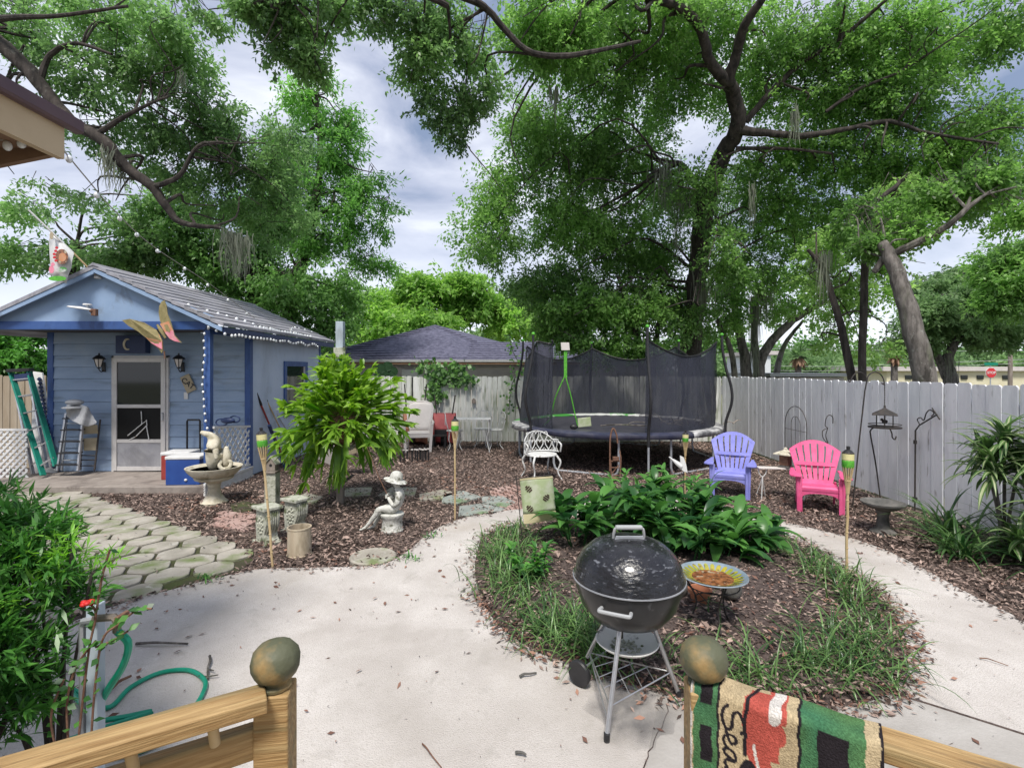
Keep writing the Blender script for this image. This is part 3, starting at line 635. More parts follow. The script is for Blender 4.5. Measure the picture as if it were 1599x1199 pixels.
def text3d(name, s, size, m, loc, rot, parent=None, ext=.002, font=None, shear=0, align='CENTER'):
    cu = bpy.data.curves.new(name, 'FONT'); cu.body = s; cu.size = size; cu.extrude = ext; cu.align_x = align; cu.align_y = 'CENTER'; cu.shear = shear; cu.offset = size*.02
    ob = bpy.data.objects.new('tmp', cu); C.objects.link(ob); dg = bpy.context.evaluated_depsgraph_get(); me = bpy.data.meshes.new_from_object(ob.evaluated_get(dg))
    bpy.data.objects.remove(ob); me.materials.clear(); me.materials.append(MT[m]); o = bpy.data.objects.new(name, me); C.objects.link(o); o.parent = parent
    o.location = Vector(loc)-(parent.location if parent else Vector()); o.rotation_euler = rot; return o
text3d('lettering', 'STOP', .26, 'white', (c.x, 37.96, c.z), (R(90),0,0), stp)
up = thing('utility_pole', 'brown wooden utility pole beyond the stop sign', 'pole', P(1578,640,40)); up.location.z = 0
c = P(1578,540,40); MB().tube([(c.x,40,0),(c.x,40,9)], [.16,.12], 10).build('pole_shaft', 'greywood', up, world=True)
MB().b2(c.x-1.1, c.x+1.1, 39.85, 39.95, 8.2, 8.32).build('crossarm', 'greywood', up, world=True)
for k, (ya, yb) in enumerate(((540,548),(566,562),(573,568))):
    mb = MB(); pts = [P(1150,ya+3,42), P(1300,ya+6,41), P(1578,yb,39.9), P(1800,yb-8,39)]; mb.tube(catmull(pts, 5), .022, 4)
    tag(mb.build('power_line', 'greyplastic'), ['highest','middle','lowest'][k]+' of the overhead cables crossing behind the right trees', 'cable', 'overhead cables')
fs_ = thing('back_lot_post', 'slim white post standing near the second palm', 'post', P(1395,640,36)); fs_.location.z = 0
MB().tube([P(1395,640,36).xy.to_3d(), P(1395,572,36)], .05, 8).build('shaft', 'white', fs_, world=True)
# ---------------- deck railing, posts, rug ----------------
def gate_post(name, label, c, rot):
    t = thing(name, label, 'post', (c[0], c[1], 0), rot)
    MB().b2(-.045,.045,-.045,.045,0,.972).build('post_shaft', 'pine', t, bevel=.005)
    MB().lathe([(r_*.93, .972+(z_-1.0)*.93) for r_, z_ in [(.030,1.0),(.045,1.004),(.046,1.012),(.036,1.018),(.040,1.028),(.058,1.040),(.068,1.062),(.070,1.085),(.064,1.108),(.048,1.126),(.025,1.134),(0,1.136)]], 14).build('ball_cap', 'pineend', t, smooth=True)
    return t
LPc, RPc = (-.655,1.42), (.535,1.43)
gate_post('ball_post', 'left wooden railing post with a weathered ball cap, free of any rug', LPc, R(8))
gate_post('ball_post', 'wooden railing post with a weathered ball cap right beside the draped rug', RPc, R(-6))
lr_ = thing('hand_railing', 'left wooden hand railing with a short round dowel between its two rails', 'railing', (-.70,1.40,0))
a, b = Vector((-.60,1.47,.965)), Vector((-3.3,-.2,.965)); d_ = (b-a).normalized(); nv = Vector((-d_.y, d_.x, 0))
lp = Vector((LPc[0], LPc[1], 0)); ds = Vector((-.86,-.51,0)).normalized()
plank('top_rail', lp+ds*-.01+Vector((-.012,-.055,.975)), lp+ds*3.2+Vector((0,-.055,.975)), .085, .04, 'pine', lr_)
plank('lower_rail', lp+ds*.047+Vector((0,0,.845)), lp+ds*3.2+Vector((0,0,.845)), .038, .085, 'pine', lr_)
plank('bottom_rail', lp+ds*.047+Vector((0,0,.30)), lp+ds*3.2+Vector((0,0,.30)), .038, .085, 'pine', lr_)
for k in range(18):
    p = lp+ds*(.13+k*.17); MB().tube([p+Vector((0,-.03,.885)), p+Vector((0,-.045,.955))], .013, 10).build('dowel', 'bamboo' if k else 'bamboo', lr_, smooth=True, world=True)
    plank('baluster', p+Vector((0,0,.345)), p+Vector((0,0,.80)), .034, .034, 'pine', lr_)
rr_ = thing('hand_railing', 'right wooden hand railing under the draped rug', 'railing', (.56,1.40,0))
rp = Vector((RPc[0], RPc[1], 0)); dr_ = Vector((.85,-.53,0)).normalized()
plank('top_rail', rp+dr_*.047+Vector((0,0,.965)), rp+dr_*3.2+Vector((0,0,.965)), .085, .04, 'pine', rr_)
plank('lower_rail', rp+dr_*.047+Vector((0,0,.845)), rp+dr_*3.2+Vector((0,0,.845)), .038, .085, 'pine', rr_)
plank('bottom_rail', rp+dr_*.047+Vector((0,0,.30)), rp+dr_*3.2+Vector((0,0,.30)), .038, .085, 'pine', rr_)
for k in range(18):
    p = rp+dr_*(.13+k*.17); MB().tube([p+Vector((0,0,.888)), p+Vector((0,0,.944))], .013, 10).build('dowel', 'bamboo', rr_, smooth=True, world=True)
    plank('baluster', p+Vector((0,0,.345)), p+Vector((0,0,.80)), .034, .034, 'pine', rr_)
mb = MB()
for k in range(9): mb.b2(-3+k*.0, 3, 1.18-k*.145-.14, 1.18-k*.145, .22, .26)
tag(mb.build('deck_floor', 'pine', bevel=.004), kind='structure')
# rug
def rug():
    NU, NV = 190, 300; Wd = .43; Lf, Lb = .52, .30
    prof = []  # (offset across the rail, z) by arc length v; v=0 top centre, + camera side
    def cross(v):
        hw, zt, rr = .05, .992, .022
        av = abs(v); s_ = 1 if v > 0 else -1
        if av < hw-rr: return (s_*av, zt)
        q = av-(hw-rr)
        if q < rr*PI/2: return (s_*(hw-rr+rr*math.sin(q/rr)), zt-rr+rr*math.cos(q/rr))
        q -= rr*PI/2; return (s_*(hw+.10*q*(1 if s_ > 0 else .3)), zt-rr-q)
    nv = Vector((dr_.y, -dr_.x, 0))   # towards the camera side
    if nv.y > 0: nv = -nv
    V = np.zeros((NV, NU, 3)); U = np.linspace(0, Wd, NU); Vv = np.linspace(-Lb, Lf, NV)
    for j, v in enumerate(Vv):
        o_, z_ = cross(v)
        for i, u in enumerate(U):
            dn = max(0, v-.06); wv = .010*math.sin(u*17+1.2)*min(1, dn*8)
            p = rp+dr_*(u-.025+.035*dn*(0.5-u)*2)+nv*(o_+wv); sag = .003*math.sin(u*30)
            V[j, i] = (p.x, p.y, z_+sag)
    green = np.array([.035,.17,.085]); gy = np.array([.12,.20,.03]); beige = np.array([.47,.36,.20]); blk = np.array([.022,.018,.022]); red = np.array([.48,.07,.045]); wht = np.array([.62,.58,.54])
    def segd(x, y, pts):
        dmin = np.full(x.shape, 9.)
        for (a0, a1), (b0, b1) in zip(pts[:-1], pts[1:]):
            dx, dy = b0-a0, b1-a1; t = np.clip(((x-a0)*dx+(y-a1)*dy)/(dx*dx+dy*dy+1e-9), 0, 1); dmin = np.minimum(dmin, np.hypot(x-a0-t*dx, y-a1-t*dy))
        return dmin
    u, v = np.meshgrid(U, Vv); u = u+.0015*np.sin(v*90); col = np.tile(beige, (NV, NU, 1)).astype(float)
    def put(mk, c_): col[mk] = c_
    def noise2(sc_, seed):
        r = np.random.default_rng(seed); g = r.random((int(1/sc_)+3, int(1/sc_)+3)); xx = u/sc_; yy = (v+.4)/sc_; x0 = xx.astype(int); y0 = yy.astype(int); fx = xx-x0; fy = yy-y0
        x0 = np.clip(x0, 0, g.shape[1]-2); y0 = np.clip(y0, 0, g.shape[0]-2)
        return g[y0, x0]*(1-fx)*(1-fy)+g[y0, x0+1]*fx*(1-fy)+g[y0+1, x0]*(1-fx)*fy+g[y0+1, x0+1]*fx*fy
    gmix = noise2(.06, 3)[..., None]; gcol = green*(1-gmix*.6)+gy*gmix*.6
    m1 = (u > .008) & (u < .068); col[m1] = gcol[m1]
    put((u > .068) & (u < .074), blk)
    for v0 in (.05, .175, .30, .43, -.10, -.25): put((u > .026) & (u < .056) & (abs(v-v0) < .03+.012*(v0 > .1)), blk)
    m2 = (u > .262) & (u < .395); col[m2] = gcol[m2]; put((u > .256) & (u < .263), blk)
    for v0 in (.10, .27, .44, -.09, -.24): put((u > .298) & (u < .362) & (abs(v-v0) < .045), blk)
    put((u > .424), blk); put(u < .005, wht*.9)
    # red truck: cab top with pale window, fender and wheel
    def ell(cu_, cv_, ru, rv): return ((u-cu_)/ru)**2+((v-cv_)/rv)**2 < 1
    truck = ((u > .135) & (u < .215) & (v > .02) & (v < .17)) | ell(.165,.09,.035,.11) | ((u > .145) & (u < .195) & (v > -.02) & (v < .5)) | ((u > .19) & (u < .232) & (v > -.06) & (v < .075)) | ell(.21,.10,.022,.03)
    put(truck, red); rim = (segd(u, v, [(.136,.17),(.135,.10),(.145,.02),(.160,-.03),(.185,-.06)]) < .0045); put(rim, blk)
    put(segd(u, v, [(.205,.065),(.207,.02),(.215,-.03)]) < .014, wht); put(segd(u, v, [(.158,.14),(.165,.2),(.172,.27),(.176,.4)]) < .0035, wht)
    put(ell(.142,.235,.024,.055), blk); put(ell(.142,.238,.013,.033), wht*.6); put(ell(.142,.238,.006,.015), blk)
    # cursive lettering "Seas" running down the strip
    def tr(pts, u0, v0, s_=1): return [(u0+(y_)*s_, v0+x_*s_) for x_, y_ in pts]   # letter x runs down (v), letter y runs across (u)
    Sx = [(.050,.040),(.040,.052),(.022,.050),(.008,.036),(.012,.020),(.026,.014),(.040,.010),(.050,-.002),(.046,-.016),(.030,-.022),(.010,-.016),(.0,-.004)]
    def sm(p): return [(q.x, q.y) for q in catmull([(a_, b_, 0) for a_, b_ in p], 4)]
    ex = [(.0,-.008),(.012,-.002),(.024,.006),(.020,.016),(.010,.014),(.006,.002),(.014,-.010),(.026,-.010),(.036,-.004)]
    ax = [(.024,.012),(.010,.012),(.002,.002),(.004,-.010),(.014,-.010),(.026,.010),(.026,-.006),(.034,-.010),(.042,-.004)]
    sx_ = [(0,-.006),(.012,.010),(.018,.014),(.020,.002),(.020,-.008),(.010,-.012),(.004,-.008)]
    for pts, v0, s_, wd in (([(a_, b_*.62) for a_, b_ in Sx],.065,1.15,.0042),(ex,.128,1.1,.0038),(ax,.168,1.1,.0038),(sx_,.216,1.2,.0038),([(0,.0),(.01,.012),(.02,.010),(.024,-.004),(.012,-.010),(.002,-.002)],.25,1.1,.0036),([(0,-.008),(.004,.012),(.012,.014),(.018,-.008),(.024,.012),(.032,.012),(.036,-.008)],.285,1.1,.0036)):
        put(segd(u, v, tr(sm(pts), .098, v0, s_)) < wd, blk)
    col = col*.82+col.mean(axis=2, keepdims=True)*.16; col *= (.66+.55*rng.random((NV, NU, 1)))*(.8+.4*noise2(.03,5)[..., None])
    Vf = V.reshape(-1, 3)-np.array(rp+Vector((0,0,0)))
    idx = (np.arange(NV-1)[:, None]*NU+np.arange(NU-1)[None]).ravel(); Fc = np.stack([idx, idx+1, idx+NU+1, idx+NU], 1)
    me = bpy.data.meshes.new('draped_rug'); me.from_pydata(Vf.tolist(), [], Fc.tolist()); ca = me.color_attributes.new('col', 'FLOAT_COLOR', 'POINT')
    ca.data.foreach_set('color', np.concatenate([col.reshape(-1, 3), np.ones((NU*NV, 1))], 1).astype(np.float32).ravel())
    m = mat('rugm', (.5,.4,.3), .95, spec=.1); t = m.node_tree; an = t.nodes.new('ShaderNodeAttribute'); an.attribute_name = 'col'; t.links.new(an.outputs['Color'], t.nodes['Principled BSDF'].inputs['Base Color'])
    bn = t.nodes.new('ShaderNodeBump'); bn.inputs['Strength'].default_value = .8; bn.inputs['Distance'].default_value = .004; b2 = t.nodes.new('ShaderNodeTexNoise'); b2.inputs['Scale'].default_value = 260
    tcn = t.nodes.new('ShaderNodeTexCoord'); t.links.new(tcn.outputs['Object'], b2.inputs[0]); t.links.new(b2.outputs[0], bn.inputs['Height']); t.links.new(bn.outputs[0], t.nodes['Principled BSDF'].inputs['Normal'])
    me.materials.append(m); me.shade_smooth(); o = bpy.data.objects.new('draped_rug', me); C.objects.link(o); o.location = rp
    k = o.modifiers.new('s', 'SOLIDIFY'); k.thickness = .007; k.offset = 1
    tag(o, 'green and beige doormat with red truck and cursive writing draped over the railing', 'rug')
rug()
# ---------------- kettle grill ----------------
g = thing('kettle_grill', 'black kettle charcoal grill on thin metal legs', 'grill', (.65,2.86,.03))
gz = .03
MB().lathe([(.05,.40),(.12,.415),(.20,.455),(.262,.53),(.29,.62),(.296,.655),(.303,.66),(.303,.668),(.290,.668),(.284,.62),(.255,.53),(.19,.47),(.0,.425)], 48).build('bowl', 'enamel', g, smooth=True)
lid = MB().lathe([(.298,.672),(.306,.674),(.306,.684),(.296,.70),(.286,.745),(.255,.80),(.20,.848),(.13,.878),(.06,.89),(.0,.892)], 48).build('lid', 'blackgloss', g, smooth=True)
o = MB().tube(catmull([(-.085,0,.865),(-.082,-.01,.92),(-.06,-.012,.945),(.06,-.012,.945),(.082,-.01,.92),(.085,0,.865)], 5), .008, 8).build('lid_handle', 'greyplastic', lid, smooth=True)
MB().box((0,-.012,.947), (.15,.034,.022)).build('grip', 'greyplastic', o, bevel=.008)
MB().prism([(-.09,.862),(.09,.862),(.075,.905),(-.075,.905)], -.03, -.024).build('heat_shield', 'galv', o, bevel=.002)
MB().lathe([(.27,.668),(.309,.669),(.309,.676),(.300,.678)], 48).build('rim', 'galv', g, smooth=True)
def bowlhandle(az):
    M = Matrix.Rotation(az, 4, 'Z'); mb = MB(); mb.M = M
    mb.tube(catmull([(-.075,-.285,.60),(-.078,-.325,.603),(-.06,-.335,.603),(.06,-.335,.603),(.078,-.325,.603),(.075,-.285,.60)], 4), .010, 8)
    return mb.build('side_handle', 'greyplastic', g, smooth=True)
bowlhandle(R(-25)); bowlhandle(R(155))
fl, rl, bl = G(948,1157,.03)-Vector((.65,2.86,.03)), G(1060,1088,.03)-Vector((.65,2.86,.03)), Vector((-.14,.26,.08))
tp = lambda p, k, z: Vector((p[0]*k, p[1]*k, z))
for (p, nm) in ((fl,'l'),(rl,'r')):
    a_ = Vector((p.x*.42, p.y*.42, .455)); lg = MB().tube([a_, Vector((p.x, p.y, .02))], .0125, 10).build('leg', 'alu', g, smooth=True); MB().tube([Vector((p.x, p.y, .04)), Vector((p.x, p.y, -.0))], .0155, 10).build('leg_cap', 'black', lg)
    MB().tube([a_+Vector((0,0,.02)), a_-Vector((0,0,.05))], .017, 10).build('leg_socket', 'black', lg)
bl2 = Vector((-.30,.05,.10)); bl3 = Vector((.05,.33,.10))
for e_ in ((-.20,.20,.11),): MB().tube([(-.07,.10,.455), e_], .0125, 10).build('leg', 'alu', g, smooth=True)
MB().tube([(-.255,.10,.085), (-.02,.36,.085)], .008, 8).build('axle', 'alu', g)
for c_ in ((-.262,.095), (-.012,.37)):
    d = Vector((.235,.26,0)).normalized(); rot = Matrix.Rotation(math.atan2(d.y, d.x)-PI/2, 4, 'Z'); mb = MB(); mb.M = Matrix.Translation((c_[0], c_[1], .075)) @ rot @ Matrix.Rotation(R(90), 4, 'X')
    whl = mb.lathe([(.045,-.014),(.066,-.016),(.073,-.008),(.073,.008),(.066,.016),(.045,.014)], 28).build('wheel', 'black', g, smooth=True)
    mb = MB(); mb.M = Matrix.Translation((c_[0], c_[1], .075)) @ rot @ Matrix.Rotation(R(90), 4, 'X'); mb.lathe([(.0,-.010),(.046,-.007),(.046,.007),(0,.010)], 20).build('hub', 'darkst', whl, smooth=True)
MB().lathe([(.0,.262),(.10,.262),(.158,.285),(.174,.300),(.177,.303),(.172,.306),(.155,.292),(.10,.269),(0,.268)], 36, c=(.0,.03,0)).build('ash_pan', 'ashpan', g, smooth=True)
mb = MB()
for r_ in (.05,.09): 
    for k in range(26):
        a_ = random.random()*6.28; q_ = r_*random.random()**.5; mb.ball((q_*math.cos(a_), .03+q_*math.sin(a_), .272), (random.uniform(.005,.014), random.uniform(.005,.012), .007), 6, 4)
mb.build('ash', 'greyst', g)
mb = MB(); P3 = [fl*.86+Vector((0,0,.14)), rl*.86+Vector((0,0,.14)), Vector((-.19,.19,.14))]
for i in range(3): mb.tube([P3[i], P3[(i+1) % 3]], .004, 6)
for i in (.3,.5,.7): mb.tube([P3[0].lerp(P3[1], i), P3[2].lerp(P3[1], i)], .0028, 5); mb.tube([P3[0].lerp(P3[2], i), P3[1].lerp(P3[2], i*.9)], .0028, 5)
mb.tube([P3[2], fl*.92+Vector((0,0,.07))], .004, 6); mb.build('wire_shelf', 'alu', g)
# ---------------- glazed bird bath on wrought stand + ornaments ----------------
t = thing('glazed_bird_bath', 'shallow glazed sunflower bird bath bowl on a black wire stand', 'bird bath', (1.39,3.55,.09))
mb = MB(); bt = MB().lathe([(.03,.285),(.10,.295),(.17,.318),(.222,.345),(.232,.35),(.228,.356),(.215,.352),(.168,.332),(.10,.307),(.0,.30)], 44).build('bowl', 'blueglaze', t, smooth=True)
mb = MB(); n_ = 26
vs = []
for k in range(n_):
    a0 = 2*PI*k/n_; rr = lambda a_, r_, z_: (r_*math.cos(a_), r_*math.sin(a_), z_)
    mb.add([rr(a0-.13,.12,.3175), rr(a0,.10,.3125), rr(a0+.13,.12,.3175), rr(a0+.07,.19,.3455), rr(a0,.203,.350), rr(a0-.07,.19,.3455)], [(0,1,2,3,4,5)])
mb.build('petal_ring', 'yellowglaze', bt, fix=False)
MB().lathe([(.14,.3255),(.11,.3150),(.0,.3075)], 30).build('flower_centre', 'orangeglaze', bt, smooth=True)
MB().lathe([(.125,.3265),(0,.3266)], 30).build('water', 'water', bt) if False else None
mb = MB()
for k in range(3):
    a_ = 2*PI*k/3+.5; ca, sa = math.cos(a_), math.sin(a_)
    mb.tube(catmull([(ca*.20,sa*.20,.34),(ca*.17,sa*.17,.27),(ca*.11,sa*.11,.16),(ca*.13,sa*.13,.05),(ca*.18,sa*.18,-.03)], 5), .006, 6)
mb.tube([(.115*math.cos(q*.3), .115*math.sin(q*.3), .17) for q in range(21)], .004, 6, closed=True); mb.tube([(.175*math.cos(q*.3), .175*math.sin(q*.3), .278) for q in range(21)], .004, 6, closed=True)
for k in range(3): a_ = 2*PI*k/3+.5; mb.tube([(.12*math.cos(a_), .12*math.sin(a_), .12), (-.12*math.cos(a_+.8), -.12*math.sin(a_+.8), .2)], .0035, 5)
mb.build('wire_stand', 'iron', t, smooth=True)
o = MB().lathe([(.055,0),(.075,.10),(.088,.105),(.088,.13),(.074,.13),(.062,.04),(0,.04)], 24).build('terracotta_pot', 'terra', smooth=True); o.location = (1.43,3.9,.06); tag(o, 'small terracotta pot sitting behind the glazed bird bath stand', 'pot')
def skin(name, m, nodes, edges, parent=None, sub=2, loc=None):
    me = bpy.data.meshes.new(name); me.from_pydata([n[0] for n in nodes], edges, []); me.materials.append(MT[m])
    o = bpy.data.objects.new(name, me); C.objects.link(o); o.parent = parent
    k = o.modifiers.new('skin', 'SKIN'); k.use_smooth_shade = True
    for i, n in enumerate(nodes): r = n[1] if isinstance(n[1], tuple) else (n[1], n[1]); me.skin_vertices[0].data[i].radius = r
    me.skin_vertices[0].data[0].use_root = True
    u = o.modifiers.new('sub', 'SUBSURF'); u.levels = sub; u.render_levels = sub
    if loc is not None: o.location = loc
    return o
o = skin('stone_goose', 'darkst', [((0,0,.02),.07),((0,0,.10),.085),((.005,-.01,.18),.06),((.0,-.02,.235),.032),((0,-.035,.27),.035),((-.01,-.08,.262),.014)], [(0,1),(1,2),(2,3),(3,4),(4,5)], loc=(1.68,3.92,.08)); tag(o, 'grey stone duck statue behind the right side of the glazed bird bath', 'statue')
mb = MB(); mb.ball((0,0,.08), (.15,.12,.12), 12, 8); o = mb.build('garden_rock', 'darkst', smooth=True); o.location = (1.25,4.05,.06); tag(o, 'dark rounded rock under the big leaves between grill and bird bath', 'rock')
k = o.modifiers.new('u', 'SUBSURF'); k.levels = 1; k.render_levels = 1
# ---------------- bamboo torches ----------------
def torch(base, top, label, sc_=1.):
    t = thing('bamboo_torch', label, 'torch', base, 0, 'bamboo garden torches'); v = Vector(top)-Vector(base); l = v.length
    M = v.normalized().to_track_quat('Z', 'Y').to_matrix().to_4x4()
    def B(): m_ = MB(); m_.M = M; return m_
    hs = .115*sc_
    mb = B(); n_ = 14
    pts = [(0,0,-.05)]+[(random.uniform(-.003,.003), random.uniform(-.003,.003), (l-.32*sc_)*k/6) for k in range(1, 7)]
    mb.tube(pts, .011, 8)
    for k in range(1, 6): z_ = (l-.32*sc_)*k/6; mb.lathe([(.011,z_-.006),(.0135,z_),(.011,z_+.006)], 8)
    mb.build('cane', 'bamboo', t, smooth=True)
    z0, z1, z2, z3 = l-.34*sc_, l-.17*sc_, l-.06*sc_, l
    mb = B()
    for k in range(12):
        a_ = 2*PI*k/12; ca, sa = math.cos(a_), math.sin(a_); mb.tube([(ca*.010,sa*.010,z0-.06), (ca*.014,sa*.014,z0), (ca*.034*sc_*1.2,sa*.034*sc_*1.2,z1), (ca*.040*sc_,sa*.040*sc_,z2+.01)], .0042, 5)
    mb.lathe([(.024,z0+.05),(.027,z0+.055),(.024,z0+.06)], 12); mb.build('basket', 'bamboo', t)
    mb = B(); mb.lathe([(.038*sc_,z1-.01),(.045*sc_,z1+.002),(.046*sc_,z1+.05*sc_),(.042*sc_,z1+.055*sc_)], 18); mb.build('green_band', 'lime', t, smooth=True)
    mb = B(); mb.lathe([(.040*sc_,z1+.056*sc_),(.045*sc_,z1+.06*sc_),(.045*sc_,z2+.0),(.040*sc_,z2+.005)], 18); mb.build('yellow_band', 'lemon', t, smooth=True)
    mb = B(); mb.lathe([(.044*sc_,z2-.004),(.046*sc_,z2+.006),(.022*sc_,z2+.03*sc_),(.012*sc_,z2+.034*sc_),(.015*sc_,z2+.045*sc_),(.014*sc_,z3),(0,z3+.004)], 18); mb.build('oil_cap', 'black', t, smooth=True)
torch(G(427,890), P(408,668,4.74), 'bamboo torch leaning beside the two scroll pedestals')
torch(G(711,812), P(711,650,6.32), 'bamboo torch standing by the green slate stones at the path edge')
torch(tuple(G(1322,905)), tuple(P(1325,697,4.52)), 'bamboo torch standing in front of the pink chair', 1.05)
torch((2.55,7.55,0), tuple(P(1071,672,7.5)), 'bamboo torch between the trampoline and the purple chair', .95)
# ---------------- adirondack chairs ----------------
def adirondack(name, m, label, loc, rz):
    t = thing(name, label, 'chair', loc, rz, 'plastic garden chairs')
    W = .56
    def slats(zs, nm):
        pass
    # back: curved fan of slats with gaps, made of an upper and a lower row joined by rails
    def bk(u, z):  # back surface: u across, z up; leans back
        return Vector((u, .42+(z-.30)*.42-.05*(u/.3)**2, z))
    mb = MB(); ns = 7; z0, zt = .33, .86
    def halfw(z): return .20+.11*min(1, (z-z0)/(.40))
    def topz(f): return zt-.13*f*f*1.0
    def strip(f0, f1, za, zb, th=.014, K=7):
        vs = []
        for i in range(K+1):
            for (f, s_) in ((f0, 0), (f1, 0), (f1, 1), (f0, 1)):
                z = za(f)+(zb(f)-za(f))*i/K; p = bk(f*halfw(z), z); vs.append(p+Vector((0, th*s_, 0)))
        fs = []
        for i in range(K):
            for k in range(4): fs.append((i*4+k, i*4+(k+1) % 4, (i+1)*4+(k+1) % 4, (i+1)*4+k))
        fs += [(3,2,1,0), tuple(range(K*4, K*4+4))]; mb.add(vs, fs)
    c0 = lambda v: (lambda f: v)
    for k in range(ns):
        f0 = -1+2*k/ns+.035; f1 = -1+2*(k+1)/ns-.035
        if k == 0: f0 = -1
        if k == ns-1: f1 = 1
        strip(f0, f1, c0(z0), c0(.53)); strip(f0, f1, c0(.575), lambda f: topz(f)-.045)
    strip(-1, 1, c0(.53), c0(.575), .016); 
    for k in range(12): strip(-1+k/6, -1+(k+1)/6, lambda f: topz(f)-.045, topz, .022, 2)
    strip(-1.0, -.93, c0(z0), topz, .026); strip(.93, 1.0, c0(z0), topz, .026); strip(-1, 1, c0(z0-.02), c0(z0+.02), .016)
    mb.build('backrest', m, t, smooth=True, bevel=.003)
    # seat: slats curving down to the front
    mb = MB(); sp = [(.44,.315),(.34,.305),(.22,.315),(.10,.335),(.02,.335),(-.01,.315),(-.015,.29)]
    for k in range(len(sp)-1):
        (y0, z0_), (y1, z1_) = sp[k], sp[k+1]; mb.add([(-.235,y0-.004,z0_),(.235,y0-.004,z0_),(.235,y1+.004,z1_),(-.235,y1+.004,z1_),(-.235,y0-.004,z0_-.016),(.235,y0-.004,z0_-.016),(.235,y1+.004,z1_-.016),(-.235,y1+.004,z1_-.016)], [(0,1,2,3),(7,6,5,4),(0,4,5,1),(1,5,6,2),(2,6,7,3),(3,7,4,0)])
    mb.build('seat', m, t, bevel=.003)
    # front apron with arch
    arch = [(-.25,.30),(.25,.30),(.25,.20)]+[(.20*math.cos(a), .19+.055*math.sin(a)) for a in [PI*k/10 for k in range(11)]]+[(-.25,.20)]
    MB().prism(arch, -.005, .014).build('apron', m, t, bevel=.003)
    for s_ in (-1, 1):
        lg = MB().prism([(-.035,.0),(.035,.0),(.05,.30),(.04,.46),(-.055,.46),(-.05,.30)], 0, .022, 'x'); 
        for i in range(len(lg.v)): lg.v[i].x += s_*(.255+.05*(1-lg.v[i].z/.46)*.0)+(-.011); lg.v[i].y += .0
        q = lg.build('leg', m, t, bevel=.004)
        MB().prism([(s_*.232-.03,.0),(s_*.232+.03,.0),(s_*.24+.035,.30),(s_*.24+.04,.46),(s_*.24-.04,.46),(s_*.24-.035,.30)], -.036, -.016).build('leg_front', m, q, bevel=.004)
        lb = MB().prism([(.50,.0),(.555,.0),(.44,.34),(.36,.34)], 0, .022, 'x')
        for i in range(len(lb.v)): lb.v[i].x += s_*.225-.011
        lb.build('leg', m, t, bevel=.004)
        MB().b2(s_*.225-.012, s_*.225+.012, .02, .42, .24, .30).build('side_rail', m, t, bevel=.003)
        ar = [(s_*.215,-.075),(s_*.225,-.095),(s_*.30,-.10),(s_*.345,-.07),(s_*.35,.0),(s_*.335,.20),(s_*.305,.42),(s_*.30,.50),(s_*.26,.50),(s_*.255,.30),(s_*.225,.10)]
        if s_ < 0: ar = ar[::-1]
        MB().prism(ar, .46, .482, 'z').build('armrest', m, t, bevel=.006)
    return t
a_ = adirondack('adirondack_chair', 'purple', 'purple plastic adirondack chair beside the trampoline', (3.14,7.38,.01), R(-27))
a_.scale = (1.0,1.0,1.03)
a_ = adirondack('adirondack_chair', 'pink', 'bright pink plastic adirondack chair beside the right fence', (3.97,6.60,.01), R(-24))
a_.scale = (1.0,1.0,1.0)
# small bench on fork handles with lantern feeder
t = thing('plank_bench', 'narrow board resting on white fork shaped legs between the two chairs', 'bench', (3.9,7.35,0), R(-8))
MB().b2(-.36,.36,-.06,.07,.435,.455).build('board', 'resin', t, bevel=.004)
for s_ in (-.30, .27):
    mb = MB(); mb.tube(catmull([(s_-.055,-.03,.43),(s_-.045,-.03,.37),(s_,-.03,.32),(s_+.045,-.03,.37),(s_+.055,-.03,.43)], 5), .007, 6); mb.tube([(s_,-.03,.32),(s_-.02,-.05,0)], .009, 6); mb.tube([(s_,-.03,.31),(s_+.07,.06,0)], .006, 6); mb.tube([(s_,-.03,.31),(s_-.07,.05,0)], .006, 6); mb.build('leg', 'whitemetal', t, smooth=True)
t = thing('lantern_feeder', 'small bird feeder shaped like a pagoda lantern on the narrow board', 'bird feeder', (3.93,7.36,.456), R(-10))
MB().lathe([(.10,0),(.10,.02),(.075,.03),(.075,.035)], 4).build('tray', 'darkst', t); MB().lathe([(.085,.035),(.085,.19)], 4).build('cage', 'rust', t)
MB().lathe([(.17,.185),(.165,.20),(.07,.235),(.03,.25),(.02,.28),(0,.29)], 4).build('roof', 'castst', t)
# ---------------- trampoline ----------------
tx, ty, tr_ = 2.17, 10.9, 2.14
t = thing('trampoline', 'large round trampoline with black safety net and curved poles', 'trampoline', (tx, ty, 0))
def ring(r, z, n=72): return [(r*math.cos(2*PI*k/n), r*math.sin(2*PI*k/n), z) for k in range(n)]
MB().tube(ring(tr_-.03, .72), .025, 8, closed=True).build('frame_ring', 'galv', t, smooth=True)
mb = MB(); vs = [(0,0,.69)]; fs = []
for j, r in enumerate((.6,1.2,1.7,1.92)):
    for k in range(72): a = 2*PI*k/72; vs.append((r*math.cos(a), r*math.sin(a), .69+.035*(r/1.92)**2))
for k in range(72):
    fs.append((0, 1+k, 1+(k+1) % 72))
    for j in range(3): fs.append((1+j*72+k, 1+(j+1)*72+k, 1+(j+1)*72+(k+1) % 72, 1+j*72+(k+1) % 72))
mb.add(vs, fs); mb.build('jumping_mat', 'trampmat', t, smooth=True)
